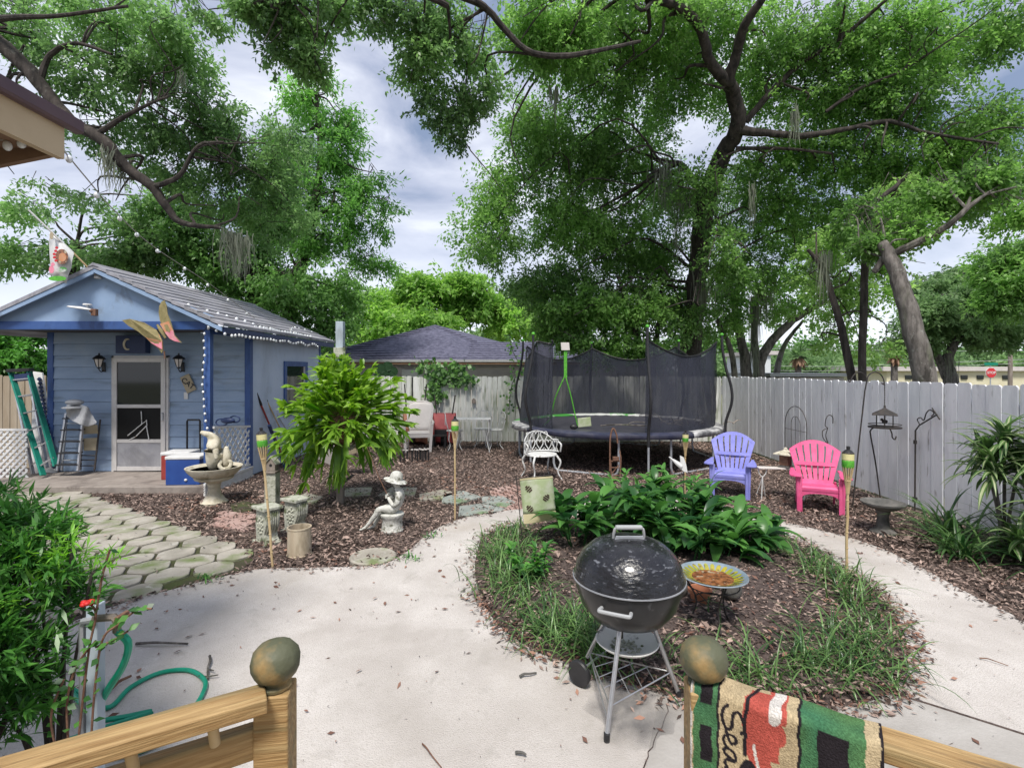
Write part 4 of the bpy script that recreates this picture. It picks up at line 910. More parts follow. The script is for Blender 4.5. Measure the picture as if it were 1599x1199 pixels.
def padseg(a0, a1, m, dz=0):
    mb = MB(); n = max(3, int((a1-a0)/.07)); pr = [(1.86,.728),(1.90,.752),(2.0,.76),(2.12,.752),(2.165,.735),(2.175,.66+dz)]; vs = []
    for i in range(n+1):
        a = a0+(a1-a0)*i/n
        for (r, z) in pr: j_ = random.uniform(-.008,.008); vs.append(((r+j_)*math.cos(a), (r+j_)*math.sin(a), z+random.uniform(-.007,.007)))
    K = len(pr); mb.add(vs, [(i*K+k, (i+1)*K+k, (i+1)*K+k+1, i*K+k+1) for i in range(n) for k in range(K-1)])
    return mb.build('spring_pad', m, t, smooth=True, solid=.012)
padseg(R(-150), R(-62), 'tramppad'); padseg(R(-62), R(-18), 'padgrey'); padseg(R(-18), R(60), 'padgrey'); padseg(R(60), R(150), 'trampgreen'); padseg(R(150), R(172), 'trampgreen'); padseg(R(172), R(210), 'padgrey')
angs = [-86,-26,-146,154,94,34]
for ad in angs:
    a = R(ad); ca, sa = math.cos(a), math.sin(a); q = lambda r, z: (r*ca, r*sa, z)
    mb = MB(); k_ = 2.58 if ad == -86 else 2.52
    mb.tube(catmull([q(2.19,.55), q(2.20,.85), q(2.30,1.2), q(2.30,1.5), q(2.20,1.9), q(2.14,2.25), q(2.13,k_)], 5), .026, 10)
    pl = mb.build('net_pole', 'black', t, smooth=True); MB().ball(q(2.13,k_+.02), .035, 10, 6).build('pole_cap', 'lime', pl, smooth=True)
    MB().tube([q(2.19,.54), q(2.19,.12)], .019, 8).build('pole_foot', 'galv', pl, smooth=True)
for c_ in (-116,-56,4,64,124,184):
    mb = MB(); a, b = R(c_-17), R(c_+17); r_ = 2.06; pa, pb = Vector((r_*math.cos(a), r_*math.sin(a), 0)), Vector((r_*math.cos(b), r_*math.sin(b), 0)); up_ = Vector((0,0,1))
    ia, ib = pa.lerp(pb,.07), pa.lerp(pb,.93)
    mb.tube([pa+up_*.70, pa+up_*.16, pa.lerp(pb,.02)+up_*.07, ia+up_*.022, ib+up_*.022, pb.lerp(pa,.02)+up_*.07, pb+up_*.16, pb+up_*.70], .021, 8); mb.build('leg', 'galv', t, smooth=True)
def netpanel(a0, a1, z0=.75, sag=.30):
    mb = MB(); n, K = 22, 10; vs = []
    for i in range(n+1):
        f = i/n; a = R(a0+(a1-a0)*f); zt = 2.40-sag*4*f*(1-f)
        cho = 2.03*(1-.09*4*f*(1-f)*1.0)
        for k in range(K+1):
            h_ = k/K; r = 2.0*(1-h_)+cho*h_+.05*math.sin(f*21+h_*3)*h_*(1-h_)*2+random.uniform(-.012,.012)
            vs.append((r*math.cos(a), r*math.sin(a), z0+(zt-z0)*h_))
    mb.add(vs, [(i*(K+1)+k, (i+1)*(K+1)+k, (i+1)*(K+1)+k+1, i*(K+1)+k+1) for i in range(n) for k in range(K)])
    o = mb.build('safety_net', 'net', t, smooth=True, fix=False)
    MB().tube([vs[i*(K+1)+K] for i in range(n+1)], .017, 6).build('top_hem', 'black', o, smooth=True)
for a0, a1 in ((-206,-146),(-86,-26),(-26,34),(34,94),(94,154)): netpanel(a0, a1, sag=.30)
netpanel(-146,-135,sag=.05)
# toy hoop, branches on the mat, collapsed net
t = thing('toy_hoop_stand', 'bright green forked toy stand with a white board on the trampoline', 'toy hoop', (1.0,10.2,.74))
mb = MB(); Y_ = 10.2; q = lambda a, b, dy=0: Vector(P(a,b,Y_))-Vector((1.0,10.2,.74))+Vector((0,dy,0))
mb.b2(q(881,548).x, q(886,548).x, -.008, .008, q(0,590).z, q(0,546).z); mb.build('strap', 'lime', t, bevel=.004)
for pts in ([(883,586),(868,620),(860,652),(850,664)], [(883,586),(892,618),(899,650),(903,666)]): MB().tube(catmull([q(a, b) for a, b in pts], 5), .012, 8).build('leg', 'lime', t, smooth=True)
MB().prism([(q(876,0).x,q(0,535).z),(q(889,0).x,q(0,535).z),(q(890,0).x,q(0,547).z),(q(877,0).x,q(0,547).z)], -.03, .03).build('backboard', 'resin', t, bevel=.004)
o = MB().box((0,0,.10), (.26,.03,.18), Matrix.Rotation(R(-6), 3, 'Y')).build('play_cube', 'flagcloth', bevel=.01); o.location = (1.42,10.05,.73); tag(o, 'pale square toy panel standing on the trampoline mat', 'toy')
o = MB().ball((0,0,.05), (.08,.05,.05), 12, 8).build('rubber_ball', 'black', smooth=True); o.location = (1.16,9.6,.74); tag(o, 'small black rubber toy at the front of the trampoline mat', 'toy')
mb = MB()
for k in range(46):
    a0 = Vector((random.gauss(0,.28), random.gauss(0,.16), .02+abs(random.gauss(0,.05)))); d = Vector((random.uniform(-1,1), random.uniform(-1,1), random.uniform(-.1,.35))).normalized()*random.uniform(.1,.4); mb.tube([a0, a0+d*.5+Vector((0,0,.03)), a0+d], [.014,.010,.005], 5)
o = mb.build('branch_pile', 'pale_twig'); o.location = (3.35,10.1,.745); tag(o, 'pile of broken grey twigs on the right of the trampoline mat', 'branches')
mb = MB(); mb.tube(catmull([(0,0,.02),(.3,.03,.04),(.7,-.02,.03),(1.0,-.05,.02)], 4), .014, 6); mb.tube(catmull([(.5,0,.03),(.7,.15,.08),(.95,.2,.06)], 4), .009, 6); mb.tube([(.3,.02,.03),(.5,-.12,.05)], .007, 5)
o = mb.build('fallen_branch', 'barkpale', smooth=True); o.location = (1.75,10.15,.73); tag(o, 'single fallen branch lying on the middle of the trampoline mat', 'branch')
# ---------------- ornate white cast chair ----------------
t = thing('ornate_chair', 'white cast metal garden chair with heart pattern back under the trampoline edge', 'chair', (.50,8.75,0), R(22))
mb = MB()
def bp(u, z): a = u*1.1; return Vector((.27*math.sin(a)*1.15, .22-.22*(1-math.cos(a))*1.2+.04*(z-.42), z))
def heart(mb, cu, cz, s_, r_=.008):
    pts = []
    for k in range(18): th = 2*PI*k/18; hx = 16*math.sin(th)**3/17; hz_ = (13*math.cos(th)-5*math.cos(2*th)-2*math.cos(3*th)-math.cos(4*th))/17; pts.append(bp(cu+hx*s_, cz+hz_*s_*.55))
    mb.tube(pts, r_, 5, closed=True)
for cu in (-.45,0,.45): heart(mb, cu, .70, .20)
for cu in (-1.1,-.68,-.22,.22,.68,1.1): heart(mb, cu, .56, .19)
for k, cu in enumerate((-1.25,-.9,-.45,0,.45,.9,1.25)): mb.tube([bp(cu-.12,.45), bp(cu,.50), bp(cu+.12,.45)], .006, 5)
mb.tube([bp(u/10,.65+(.14 if abs(u) < 9 else 0)*max(0,math.cos(u/10*1.7))) for u in range(-14,15)], .010, 6)
mb.build('backrest', 'whitemetal', t)
mb = MB(); mb.tube([bp(u/10,.45) for u in range(-14,15)], .012, 6)
mb.tube(catmull([bp(-1.4,.62), bp(-1.5,.58)+Vector((0,-.08,0)), bp(-1.45,.46)+Vector((0,-.06,0))], 4), .014, 6); mb.tube(catmull([bp(1.4,.62), bp(1.5,.58)+Vector((0,-.08,0)), bp(1.45,.46)+Vector((0,-.06,0))], 4), .014, 6); mb.build('arm_frame', 'whitemetal', t)
mb = MB(); mb.lathe([(.265,.40),(.275,.41),(.27,.425),(.24,.43),(.0,.425)], 28, c=(0,0,0), sy=.92); mb.build('seat', 'whitemetal', t, smooth=True)
for sx_, sy_ in ((-1,-1),(1,-1),(-1,1),(1,1)): MB().tube(catmull([(sx_*.20,sy_*.18,.41),(sx_*.25,sy_*.23,.30),(sx_*.215,sy_*.20,.14),(sx_*.27,sy_*.26,0)], 5), [.018]*5+[.014]*5+[.012]*6, 7).build('leg', 'whitemetal', t, smooth=True)
# ---------------- bee flag ----------------
t = thing('garden_flag', 'small pale garden flag with three striped bees on a thin metal stand', 'flag', (.12,5.2,0))
q = lambda a, b, dy=0: Vector(P(a, b, 5.2+dy)).xyz-Vector((.12,5.2,0))
mb = MB(); mb.tube([q(806,742), q(812,800), q(818,868)], .005, 6); mb.tube([q(804,748), q(862,741)], .004, 6); mb.build('stand', 'iron', t)
def flagpt(u, v): return q(812+51*u+12*v*(1-0*u)*.55+0*u, 748-5*u+68*v)+Vector((0,.012*math.sin(u*5+v*4)-.01,0))
def patch(mb, u0, u1, v0, v1, n=10, off=0):
    vs = [flagpt(u0+(u1-u0)*i/n, v0+(v1-v0)*j/n)+Vector((0,off,0)) for j in range(n+1) for i in range(n+1)]; mb.add(vs, [(j*(n+1)+i, j*(n+1)+i+1, (j+1)*(n+1)+i+1, (j+1)*(n+1)+i) for j in range(n) for i in range(n)])
mb = MB(); patch(mb, 0, 1, 0, .80); patch(mb, 0, 1, .805, 1); fc = mb.build('cloth', 'flagcloth', t, smooth=True, solid=.003)
for v0_, v1_, nm_ in ((.80,.95,'lower_band'), (.952,1.01,'hem'), (-.01,.03,'hem')):
    mb = MB(); patch(mb, 0, 1, v0_, v1_, 8, -.004); mb.build(nm_, 'khaki', fc, solid=.002)
for (cu, cv) in ((.24,.24),(.75,.47),(.22,.68)):
    mb = MB()
    ang = R(-50) if cu < .5 else R(-130)
    for st, hw in ((-.10,.040),(-.045,.085),(.02,.095),(.08,.065)):
        vs = []
        for (l, w_) in ((st-.016,-hw),(st-.016,hw),(st+.022,hw*.95),(st+.022,-hw*.95)): vs.append(flagpt(cu+(l*math.cos(ang)-w_*math.sin(ang)), cv+(l*math.sin(ang)+w_*math.cos(ang))*-.72)+Vector((0,-.006,0)))
        mb.add(vs, [(0,1,2,3)])
    mb.build('bee', 'beebrown', fc, fix=False)
    mb = MB(); vs = [flagpt(cu+.14*math.cos(a_+1)*(.6+.4*math.cos(2*a_)), cv+.1*math.sin(a_+1)-.02)+Vector((0,-.0045,0)) for a_ in [2*PI*k/14 for k in range(14)]]
# ---------------- rusty hand cart ----------------
t = thing('rusty_cart', 'rusty metal hand cart with hooped handle under the trampoline front', 'cart', (1.67,8.45,0))
q = lambda a, b: Vector(P(a, b, 8.45))-Vector((1.67,8.45,0))
mb = MB(); mb.tube(catmull([q(953,735), q(953,700), q(954,680), q(958,669), q(963,678), q(965,692)], 5), .014, 6); mb.build('handle', 'rust', t, smooth=True)
mb = MB(); mb.tube([q(954,720), q(955,742), q(969,742), q(970,715), q(968,703)], .012, 6); mb.tube([q(954,720), q(969,720)], .012, 6); mb.tube([q(955,730), q(969,730)], .009, 6); mb.box(q(962,716), (.10,.06,.06)); mb.tube([q(957,738), q(967,726)], .009, 6); mb.build('frame', 'rust', t)
mb = MB(); mb.M = Matrix.Translation(q(958,748)) @ Matrix.Rotation(R(90), 4, 'X') @ Matrix.Rotation(R(60), 4, 'X'); mb.lathe([(.06,-.02),(.085,-.02),(.09,0),(.085,.02),(.06,.02)], 18); mb.build('wheel', 'rust', t, smooth=True)
# ---------------- white bird ornament ----------------
t = thing('white_bird_ornament', 'white flying bird ornament above the leafy plants near a torch', 'ornament', (2.38,7.3,0))
q = lambda a, b, dy=0: Vector(P(a, b, 7.3+dy))-Vector((2.38,7.3,0))
skin('body', 'white', [(q(1066,730),.035),(q(1058,724),.03),(q(1050,717),.014),(q(1045,713),.008)], [(0,1),(1,2),(2,3)], t)
MB().prism([(q(1058,728).x,q(0,728).z),(q(1052,716).x,q(0,716).z),(q(1063,722).x,q(0,722).z),(q(1062,711).x,q(0,711).z),(q(1068,714).x,q(0,714).z),(q(1072,726).x,q(0,726).z),(q(1074,738).x,q(0,738).z),(q(1068,736).x,q(0,736).z)], -.01, .012).build('wings', 'white', t, bevel=.004)
MB().tube([q(1068,732), (q(1068,0).x,0,0)], .006, 6).build('stake', 'iron', t)
# ---------------- fence side iron work ----------------
t = thing('arched_trellis', 'black wire arched trellis leaning on the right fence', 'trellis', (5.3,9.65,0))
def wall(y_, z_): return (0.04, y_, z_)
mb = MB(); hw = .37
def arch(hw, z0, zt, r_): mb.tube([wall(-hw, z0)]+[wall(-hw*math.cos(a), zt-hw+hw*math.sin(a)) for a in [PI*k/14 for k in range(15)]]+[wall(hw, z0)], r_, 6)
arch(.37, 0, 1.17, .007); arch(.15, 0, .98, .005)
mb.tube([wall(0,0), wall(0,.98)], .004, 5)
for z_ in (.35,.72): mb.tube([wall(-hw,z_), wall(hw,z_)], .004, 5)
mb.build('wire_grid', 'iron', t)
t = thing('moon_stake', 'black wire stake with crescent and hook behind the pink chair', 'garden stake', (5.15,8.5,0))
q = lambda a, b: Vector(P(a, b, 8.5))-Vector((5.15,8.5,0))
mb = MB(); mb.tube(catmull([q(1301,661), q(1301,652), q(1296,648), q(1291,652), q(1289,664), q(1293,668)], 5), .007, 6); mb.tube(catmull([q(1293,668), q(1285,673), q(1286,684), q(1293,692), q(1290,680), q(1293,668)], 5), .007, 6); mb.tube([q(1293,692), (q(1293,0).x,0,0)], .006, 6); mb.build('wire', 'iron', t, smooth=True)
t = thing('double_shepherd_hook', 'tall black double shepherd hook leaning in front of the right fence', 'hook pole', (4.5,6.9,0))
q = lambda a, b, dy=0: Vector(P(a, b, 6.9+dy))-Vector((4.5,6.9,0))
mb = MB(); mb.tube([q(1332,790), q(1342,690), q(1351,610), q(1354,596)], .009, 8)
mb.tube(catmull([q(1354,596), q(1352,588), q(1346,582), q(1338,582), q(1332,588), q(1328,596), q(1325,594)], 5), .008, 8); mb.tube(catmull([q(1354,596), q(1357,586), q(1366,581), q(1375,584), q(1380,592), q(1381,600), q(1377,598)], 5), .008, 8); mb.build('pole', 'iron', t, smooth=True)
t = thing('hanging_bird_feeder', 'black house shaped bird feeder hanging from the tall double hook', 'bird feeder', tuple(P(1382,660,6.9)), R(10))
fz = P(1382,0,6.9); q = lambda b: H-(b-HY)*6.9/800-t.location.z
mb = MB()
for k in range(9): z0_ = q(634)+(q(600)-q(634))*k/9; mb.tube([(.006*math.cos(a_)*(1 if k % 2 else .3), .006*math.cos(a_)*(.3 if k % 2 else 1), z0_+.015+.018*math.sin(a_)) for a_ in [2*PI*j/8 for j in range(8)]], .003, 4, closed=True)
mb.build('chain', 'iron', t)
MB().lathe([(.20,q(648)),(.195,q(646.5)),(.05,q(639)),(.02,q(637)),(.015,q(633)),(0,q(632))], 4).build('roof', 'iron', t, bevel=.003)
for a_ in (45,135,225,315): MB().tube([(.09*math.cos(R(a_)), .09*math.sin(R(a_)), q(647)), (.09*math.cos(R(a_)), .09*math.sin(R(a_)), q(666))], .007, 5).build('corner_post', 'iron', t)
mb = MB(); mb.lathe([(.19,q(668)),(.19,q(666)),(.0,q(666))], 24); mb.tube([(.185*math.cos(a_*.25), .185*math.sin(a_*.25), q(662.5)) for a_ in range(25)], .005, 5, closed=True); mb.build('tray', 'iron', t)
MB().ball((0,0,q(658)), (.05,.02,.025), 8, 6).ball((-.045,0,q(655)), .018, 8, 6).build('bird_figure', 'iron', t, smooth=True)
t = thing('shepherd_hook', 'shorter black shepherd hook standing below the hanging feeder', 'hook pole', (5.0,7.1,0))
q = lambda a, b: Vector(P(a, b, 7.1))-Vector((5.0,7.1,0))
mb = MB(); mb.tube(catmull([q(1376,785), q(1368,725), q(1360,680), q(1360,672), q(1366,667), q(1376,666), q(1388,668), q(1393,676), q(1394,683), q(1398,686), q(1400,681)], 6), .009, 8); mb.build('pole', 'iron', t, smooth=True)
t = thing('wall_hook_post', 'black iron post with scrolled bird bracket against the right fence', 'hook pole', (5.28,6.85,0))
q = lambda a, b: Vector(P(a, b, 5.32*F/(a-CX)))-Vector((5.28,6.85,0))
mb = MB(); mb.tube([q(1429,797), q(1430,672)], .010, 8); mb.tube([q(1430,672), q(1436,664), q(1464,647)], .009, 6); mb.tube([q(1456,637), q(1468,655)], .009, 6); mb.tube(catmull([q(1436,662), q(1433,655), q(1438,652), q(1443,656), q(1447,645), q(1453,640), q(1459,645), q(1455,650)], 5), .007, 6); mb.build('post', 'iron', t, smooth=True)
MB().box(q(1429.5,690), (.03,.03,.05)).box(q(1429,780), (.04,.04,.07)).build('clamp', 'iron', t, bevel=.003)
t = thing('stone_bird_bath', 'dark round stone bird bath near the right fence', 'bird bath', (4.20,5.80,0))
MB().lathe([(.13,0),(.13,.03),(.07,.07),(.055,.2),(.08,.28)], 20).build('pedestal', 'darkst', t, smooth=True)
MB().lathe([(.05,.27),(.14,.29),(.215,.34),(.22,.36),(.205,.36),(.13,.315),(0,.305)], 28).build('basin', 'darkst', t, smooth=True)
# ---------------- boy statue ----------------
t = thing('fishing_boy_statue', 'pale stone statue of a seated boy in a sun hat holding a fishing rod', 'statue', tuple(G(613,829)), 0)
sc0 = .000852
MB().lathe([(.125,0),(.13,.02),(.118,.04),(.112,.13),(.12,.15),(.125,.165),(.135,.18),(.135,.205),(.12,.215),(0,.215)], 28).build('stool', 'statue', t, smooth=True)
nodes = [((.075,0,.265),(.075,.075)), ((.09,0,.34),(.072,.066)), ((.085,0,.42),(.072,.062)), ((.072,0,.475),.045), ((.058,0,.505),.026), ((.045,0,.545),(.046,.05)), ((.036,0,.585),(.046,.048)),
 ((.085,-.075,.445),.032), ((.088,-.10,.345),.029), ((.03,-.085,.31),.026), ((-.03,-.03,.375),.021), ((-.045,-.02,.40),.02),
 ((.085,.075,.445),.032), ((.085,.10,.355),.029), ((.02,.075,.33),.026), ((-.03,.02,.40),.02),
 ((.03,-.05,.262),.055), ((-.08,-.055,.272),.045), ((-.155,-.055,.262),.037), ((-.165,-.055,.215),.034), ((-.24,-.05,.12),.025), ((-.285,-.05,.062),.021), ((-.335,-.05,.034),(.018,.014)), ((-.365,-.05,.028),(.014,.010)),
 ((.03,.05,.262),.055), ((-.06,.05,.262),.045), ((-.13,.045,.245),.037), ((-.14,.045,.20),.034), ((-.19,.03,.11),.025), ((-.215,.02,.05),.021), ((-.27,.01,.025),(.018,.013)), ((-.30,.005,.02),(.014,.010)), ((.012,0,.56),.016)]
ed = [(0,1),(1,2),(2,3),(3,4),(4,5),(5,6),(2,7),(7,8),(8,9),(9,10),(10,11),(2,12),(12,13),(13,14),(14,15),(0,16),(16,17),(17,18),(18,19),(19,20),(20,21),(21,22),(22,23),(0,24),(24,25),(25,26),(26,27),(27,28),(28,29),(29,30),(30,31)]
skin('body', 'statue', nodes[:32], ed, t)
mb = MB(); mb.ball((-.008,0,.552), (.012,.010,.012), 8, 6); mb.ball((.0,.018,.565), (.008,.009,.006), 8, 6); mb.ball((.0,-.018,.565), (.008,.009,.006), 8, 6); mb.ball((-.0,0,.53), (.010,.018,.006), 8, 6); mb.ball((.05,.05,.555), (.013,.008,.018), 8, 6); mb.ball((.05,-.05,.555), (.013,.008,.018), 8, 6); mb.build('face', 'statue', t, smooth=True)
mb = MB(); mb.M = Matrix.Translation((.04,0,.59)) @ Matrix.Rotation(R(14), 4, 'Y'); mb.lathe([(.06,-.004),(.11,-.012),(.135,-.016),(.137,-.010),(.11,0),(.075,.012),(.072,.05),(.06,.08),(.035,.098),(0,.102)], 24); mb.build('hat', 'statue', t, smooth=True)
mb = MB()
for hy, hx, hz_ in ((-.03,-.045,.40),(.02,-.035,.405)):
    for k in range(4): a0 = Vector((hx-.006, hy+(.006-k*.002), hz_+.018-k*.011)); mb.tube([a0, a0+Vector((-.020,.004 if hy < 0 else -.004,.001)), a0+Vector((-.026,.016 if hy < 0 else -.016,-.002)), a0+Vector((-.016,.024 if hy < 0 else -.022,-.003))], [.0065,.006,.0055,.0045], 6)
    mb.tube([Vector((hx+.005,hy,hz_+.016)), Vector((hx-.012,hy+(.012 if hy < 0 else -.012),hz_+.030))], [.007,.0055], 6)
mb.build('fingers', 'statue', t, smooth=True)
MB().tube([(-.012,-.005,.36), (-.055,-.008,.42), (-.15,-.01,.62), (-.29,-.01,.97)], [.006,.006,.005,.003], 6).build('fishing_rod', 'rust', t, smooth=True)
# ---------------- fountain ----------------
t = thing('fountain', 'cream stone pedestal fountain with bird figures in its bowl', 'fountain', tuple(G(335,786)), R(20))
MB().lathe([(.17,0),(.175,.03),(.14,.06),(.09,.13),(.075,.22),(.09,.29),(.12,.31),(.20,.33),(.24,.35),(.25,.38),(.235,.385),(.27,.40),(.32,.45),(.35,.50),(.355,.515),(.335,.515),(.29,.47),(.15,.455),(0,.455)], 40).build('pedestal_bowl', 'castst', t, smooth=True)
MB().lathe([(.30,.478),(0,.478)], 32).build('water', 'water', t)
skin('large_bird', 'castst', [((.0,0,.46),.06),((-.02,0,.56),(.11,.09)),((-.02,0,.68),(.135,.10)),((.0,0,.80),(.13,.10)),((.0,0,.89),(.09,.08)),((-.05,0,.955),.05),((-.11,-.0,.975),.042),((-.17,0,1.0),.02),((.08,0,.66),.05),((.10,0,.52),.035),((.03,.09,.78),.04),((.03,.10,.62),.03),((.03,-.09,.78),.045),((.05,-.11,.62),.03)], [(0,1),(1,2),(2,3),(3,4),(4,5),(5,6),(6,7),(2,8),(8,9),(3,10),(10,11),(3,12),(12,13)], t)
skin('small_bird', 'castst', [((.13,-.03,.50),.04),((.16,-.03,.58),.065),((.17,-.03,.68),.06),((.15,-.03,.76),.035),((.17,-.03,.79),.03)], [(0,1),(1,2),(2,3),(3,4)], t)
MB().tube(catmull([(.10,-.06,.60),(.08,-.09,.54),(.12,-.10,.49),(.19,-.09,.50),(.22,-.07,.56),(.18,-.06,.60)], 5), .026, 8).build('scroll', 'castst', t, smooth=True)
# ---------------- scroll pedestals, pillar with birdhouse, pot ----------------
def pedestal(label, loc, rz, s_=1):
    t = thing('scroll_pedestal', label, 'pedestal', loc, rz, 'scroll bench pedestals'); t.scale = (s_,)*3
    prof = [(-.10,.0),(.12,.0),(.13,.03),(.09,.06),(.075,.11),(.10,.16),(.125,.22),(.13,.29),(.115,.345),(.10,.36),(-.10,.36),(-.10,.30),(-.115,.2),(-.10,.1)]
    MB().prism(prof, -.075, .075).build('scroll_body', 'greyst', t, bevel=.008)
    MB().b2(-.135,.135,-.11,.11,.362,.395).build('top_slab', 'greyst', t, bevel=.006); MB().b2(-.14,.15,-.10,.10,-.01,.025).build('foot', 'greyst', t, bevel=.006)
    mb = MB()
    for k in range(5): mb.tube([(.078+.0,-.05+k*.025,.11),(.103,-.05+k*.025,.16),(.128,-.05+k*.025,.22),(.133,-.05+k*.025,.29),(.118,-.05+k*.025,.345)], .007, 6)
    mb.build('fluting', 'greyst', t, smooth=True)
    mb = MB()
    for k in range(26): a_ = k*.55; r_ = .01+k*.0028; mb.ball((r_*math.cos(a_)*.8, -.078, .2+r_*math.sin(a_)*1.3), (.014,.012,.014), 7, 5)
    mb.build('carved_relief', 'greyst', t, smooth=True)
pedestal('mossy carved stone bench pedestal directly behind the leaning torch', tuple(G(418,846)), R(-38)+0)
pedestal('carved scroll stone pedestal directly behind the round cylinder pot', tuple(G(462,829)), R(-28), .98)
t = thing('stone_pillar', 'greenish square stone pillar under the little birdhouse', 'pillar', tuple(G(426,804)))
MB().b2(-.07,.07,-.07,.07,0,.54).build('shaft', 'greyst', t, bevel=.006)
t = thing('birdhouse', 'tiny weathered grey birdhouse on top of the stone pillar', 'birdhouse', (t.location.x, t.location.y, .545))
MB().prism([(-.055,.03),(.055,.03),(.055,.12),(0,.19),(-.055,.12)], -.05, .05).build('house_body', 'greywood', t, bevel=.002); MB().b2(-.075,.075,-.09,.06,0,.025).build('base', 'greywood', t, bevel=.004)
for s_ in (-1, 1): MB().prism([(0,.205),(s_*.075,.105),(s_*.075,.118),(0,.218)][::s_], -.065, .06).build('roof', 'greyst', t)
mb = MB(); mb.M = Matrix.Translation((0,-.051,.10)) @ Matrix.Rotation(R(90), 4, 'X'); mb.lathe([(.018,0),(.018,.003),(0,.003)], 14); mb.build('hole', 'black', t)
o = MB().lathe([(.118,0),(.122,.012),(.115,.02),(.113,.15),(.112,.265),(.116,.27),(.116,.283),(.104,.283),(.102,.26),(.10,.05),(0,.045)], 40).build('cylinder_pot', 'pot', smooth=True); o.location = G(468,866); tag(o, 'tan cylinder shaped empty pot at the edge of the concrete', 'pot')
# ---------------- fern post ----------------
t = thing('wooden_post', 'tall grey painted wooden post carrying the big staghorn fern', 'post', tuple(G(532,787)))
MB().b2(-.045,.045,-.045,.045,0,.52).build('lower_shaft', 'greywood', t, bevel=.004); MB().b2(-.05,.05,-.05,.05,.52,2.52).build('upper_shaft', 'postpaint', t, bevel=.004)
MB().b2(-.07,.09,-.075,-.052,2.02,2.16).build('bracket', 'greyst', t, bevel=.004)
MB().tube([(-.06,-.03,2.17),(.12,-.05,2.17)], .006, 5).build('wire', 'iron', t)
mb = MB(); mb.tube(catmull([(.045,-.06,.50),(.05,-.06,.66),(.08,-.06,.76),(.18,-.06,.80),(.24,-.06,.86)], 5), .035, 8); mb.build('downpipe_elbow', 'whitemetal', t, smooth=True)
# ---------------- white resin chair & things along back fence ----------------
t = thing('resin_patio_chair', 'high backed off white resin patio chair in front of the back fence', 'chair', (-2.13,11.7,0), R(6))
mb = MB(); vs = []; n = 9
def rb(f, z): return Vector((f*(.22+.09*min(1, (z-.45)/.4)), .28+(z-.45)*.30+.03*(1-f*f), z))
for j in range(9):
    z = .45+.66*j/8
    for i in range(n): f = -1+2*i/(n-1); zz = z-(.10*f*f*f*f if j == 8 else 0)-(.03*f*f if j == 7 else 0); vs.append(rb(f, zz))
mb.add(vs, [(j*n+i, j*n+i+1, (j+1)*n+i+1, (j+1)*n+i) for j in range(8) for i in range(n-1)]); mb.build('backrest', 'resin', t, smooth=True, solid=.02)
MB().tube([rb(-1,.45), rb(-1,.7), rb(-1,.95), rb(-.85,1.06), rb(-.4,1.11), rb(.4,1.11), rb(.85,1.06), rb(1,.95), rb(1,.7), rb(1,.45)], .018, 8).build('back_frame', 'resin', t, smooth=True)
MB().prism([(-.22,.30),(.22,.30),(.27,-.22),(-.27,-.22)], .41, .445, 'z').build('seat', 'resin', t, bevel=.012)
for s_ in (-1, 1):
    MB().tube(catmull([(s_*.30,.30,.66),(s_*.33,.0,.66),(s_*.33,-.2,.65),(s_*.31,-.24,.62)], 4), .026, 8).build('armrest', 'resin', t, smooth=True)
    MB().prism([(s_*.27-.03,0),(s_*.27+.03,0),(s_*.31+.035,.63),(s_*.31-.03,.63)], -.25, -.22).build('leg', 'resin', t, bevel=.004)
    MB().tube([(s_*.28,.38,0),(s_*.25,.26,.42)], .025, 6).build('leg', 'resin', t)
MB().prism([(-.27,.34),(.27,.34),(.27,.41),(-.27,.41)], -.245, -.225).build('apron', 'resin', t, bevel=.004)
def barrow(label, m, c, w_, hpx):
    t = thing('wheelbarrow', label, 'wheelbarrow', c, 0, 'wheelbarrows stood up against the back fence')
    mb = MB(); b_, tp_ = [(-w_*.32,-.22,.1),(w_*.32,-.22,.1),(w_*.32,-.22,.42),(-w_*.32,-.22,.42)], [(-w_/2,0,.0),(w_/2,0,.0),(w_/2,0,.78),(-w_/2,0,.78)]
    mb.add(b_+tp_, [(0,1,2,3),(0,4,5,1),(1,5,6,2),(2,6,7,3),(3,7,4,0)]); mb.build('tub', m, t, solid=.01, bevel=.0)
    MB().tube([(-w_/2,0,0),(w_/2,0,0),(w_/2,0,.78),(-w_/2,0,.78)], .014, 6, closed=True).build('tub_rim', m, t)
    for s_ in (-1, 1): MB().tube([(s_*w_*.34,-.04,.10),(s_*w_*.36,-.0,.80),(s_*w_*.46,.06,hpx)], .018, 6).build('handle', 'iron', t)
    mb = MB(); mb.M = Matrix.Translation((0,-.28,.16)) @ Matrix.Rotation(R(90), 4, 'Y'); mb.lathe([(.10,-.04),(.15,-.04),(.16,0),(.15,.04),(.10,.04)], 18); mb.build('wheel', 'black', t, smooth=True)
barrow('upturned wheelbarrow with a dark red tub right of the patio chair', 'redtub', (-1.68,12.75,0), .56, 1.22)
barrow('upturned rusty orange wheelbarrow behind the off white patio chair', 'orangetub', (-2.42,12.8,0), .60, 1.50)
t = thing('black_garden_chair', 'small black metal chair in front of the red wheelbarrow', 'chair', (-1.72,12.2,0))
MB().b2(-.16,.16,-.15,.15,.28,.31).build('seat', 'black', t, bevel=.004); MB().b2(-.15,.15,.14,.17,.31,.42).build('backrest', 'black', t, bevel=.004)
for sx_, sy_ in ((-1,-1),(1,-1),(-1,1),(1,1)): MB().b2(sx_*.14-.02,sx_*.14+.02,sy_*.13-.02,sy_*.13+.02,0,.28).build('leg', 'black', t)
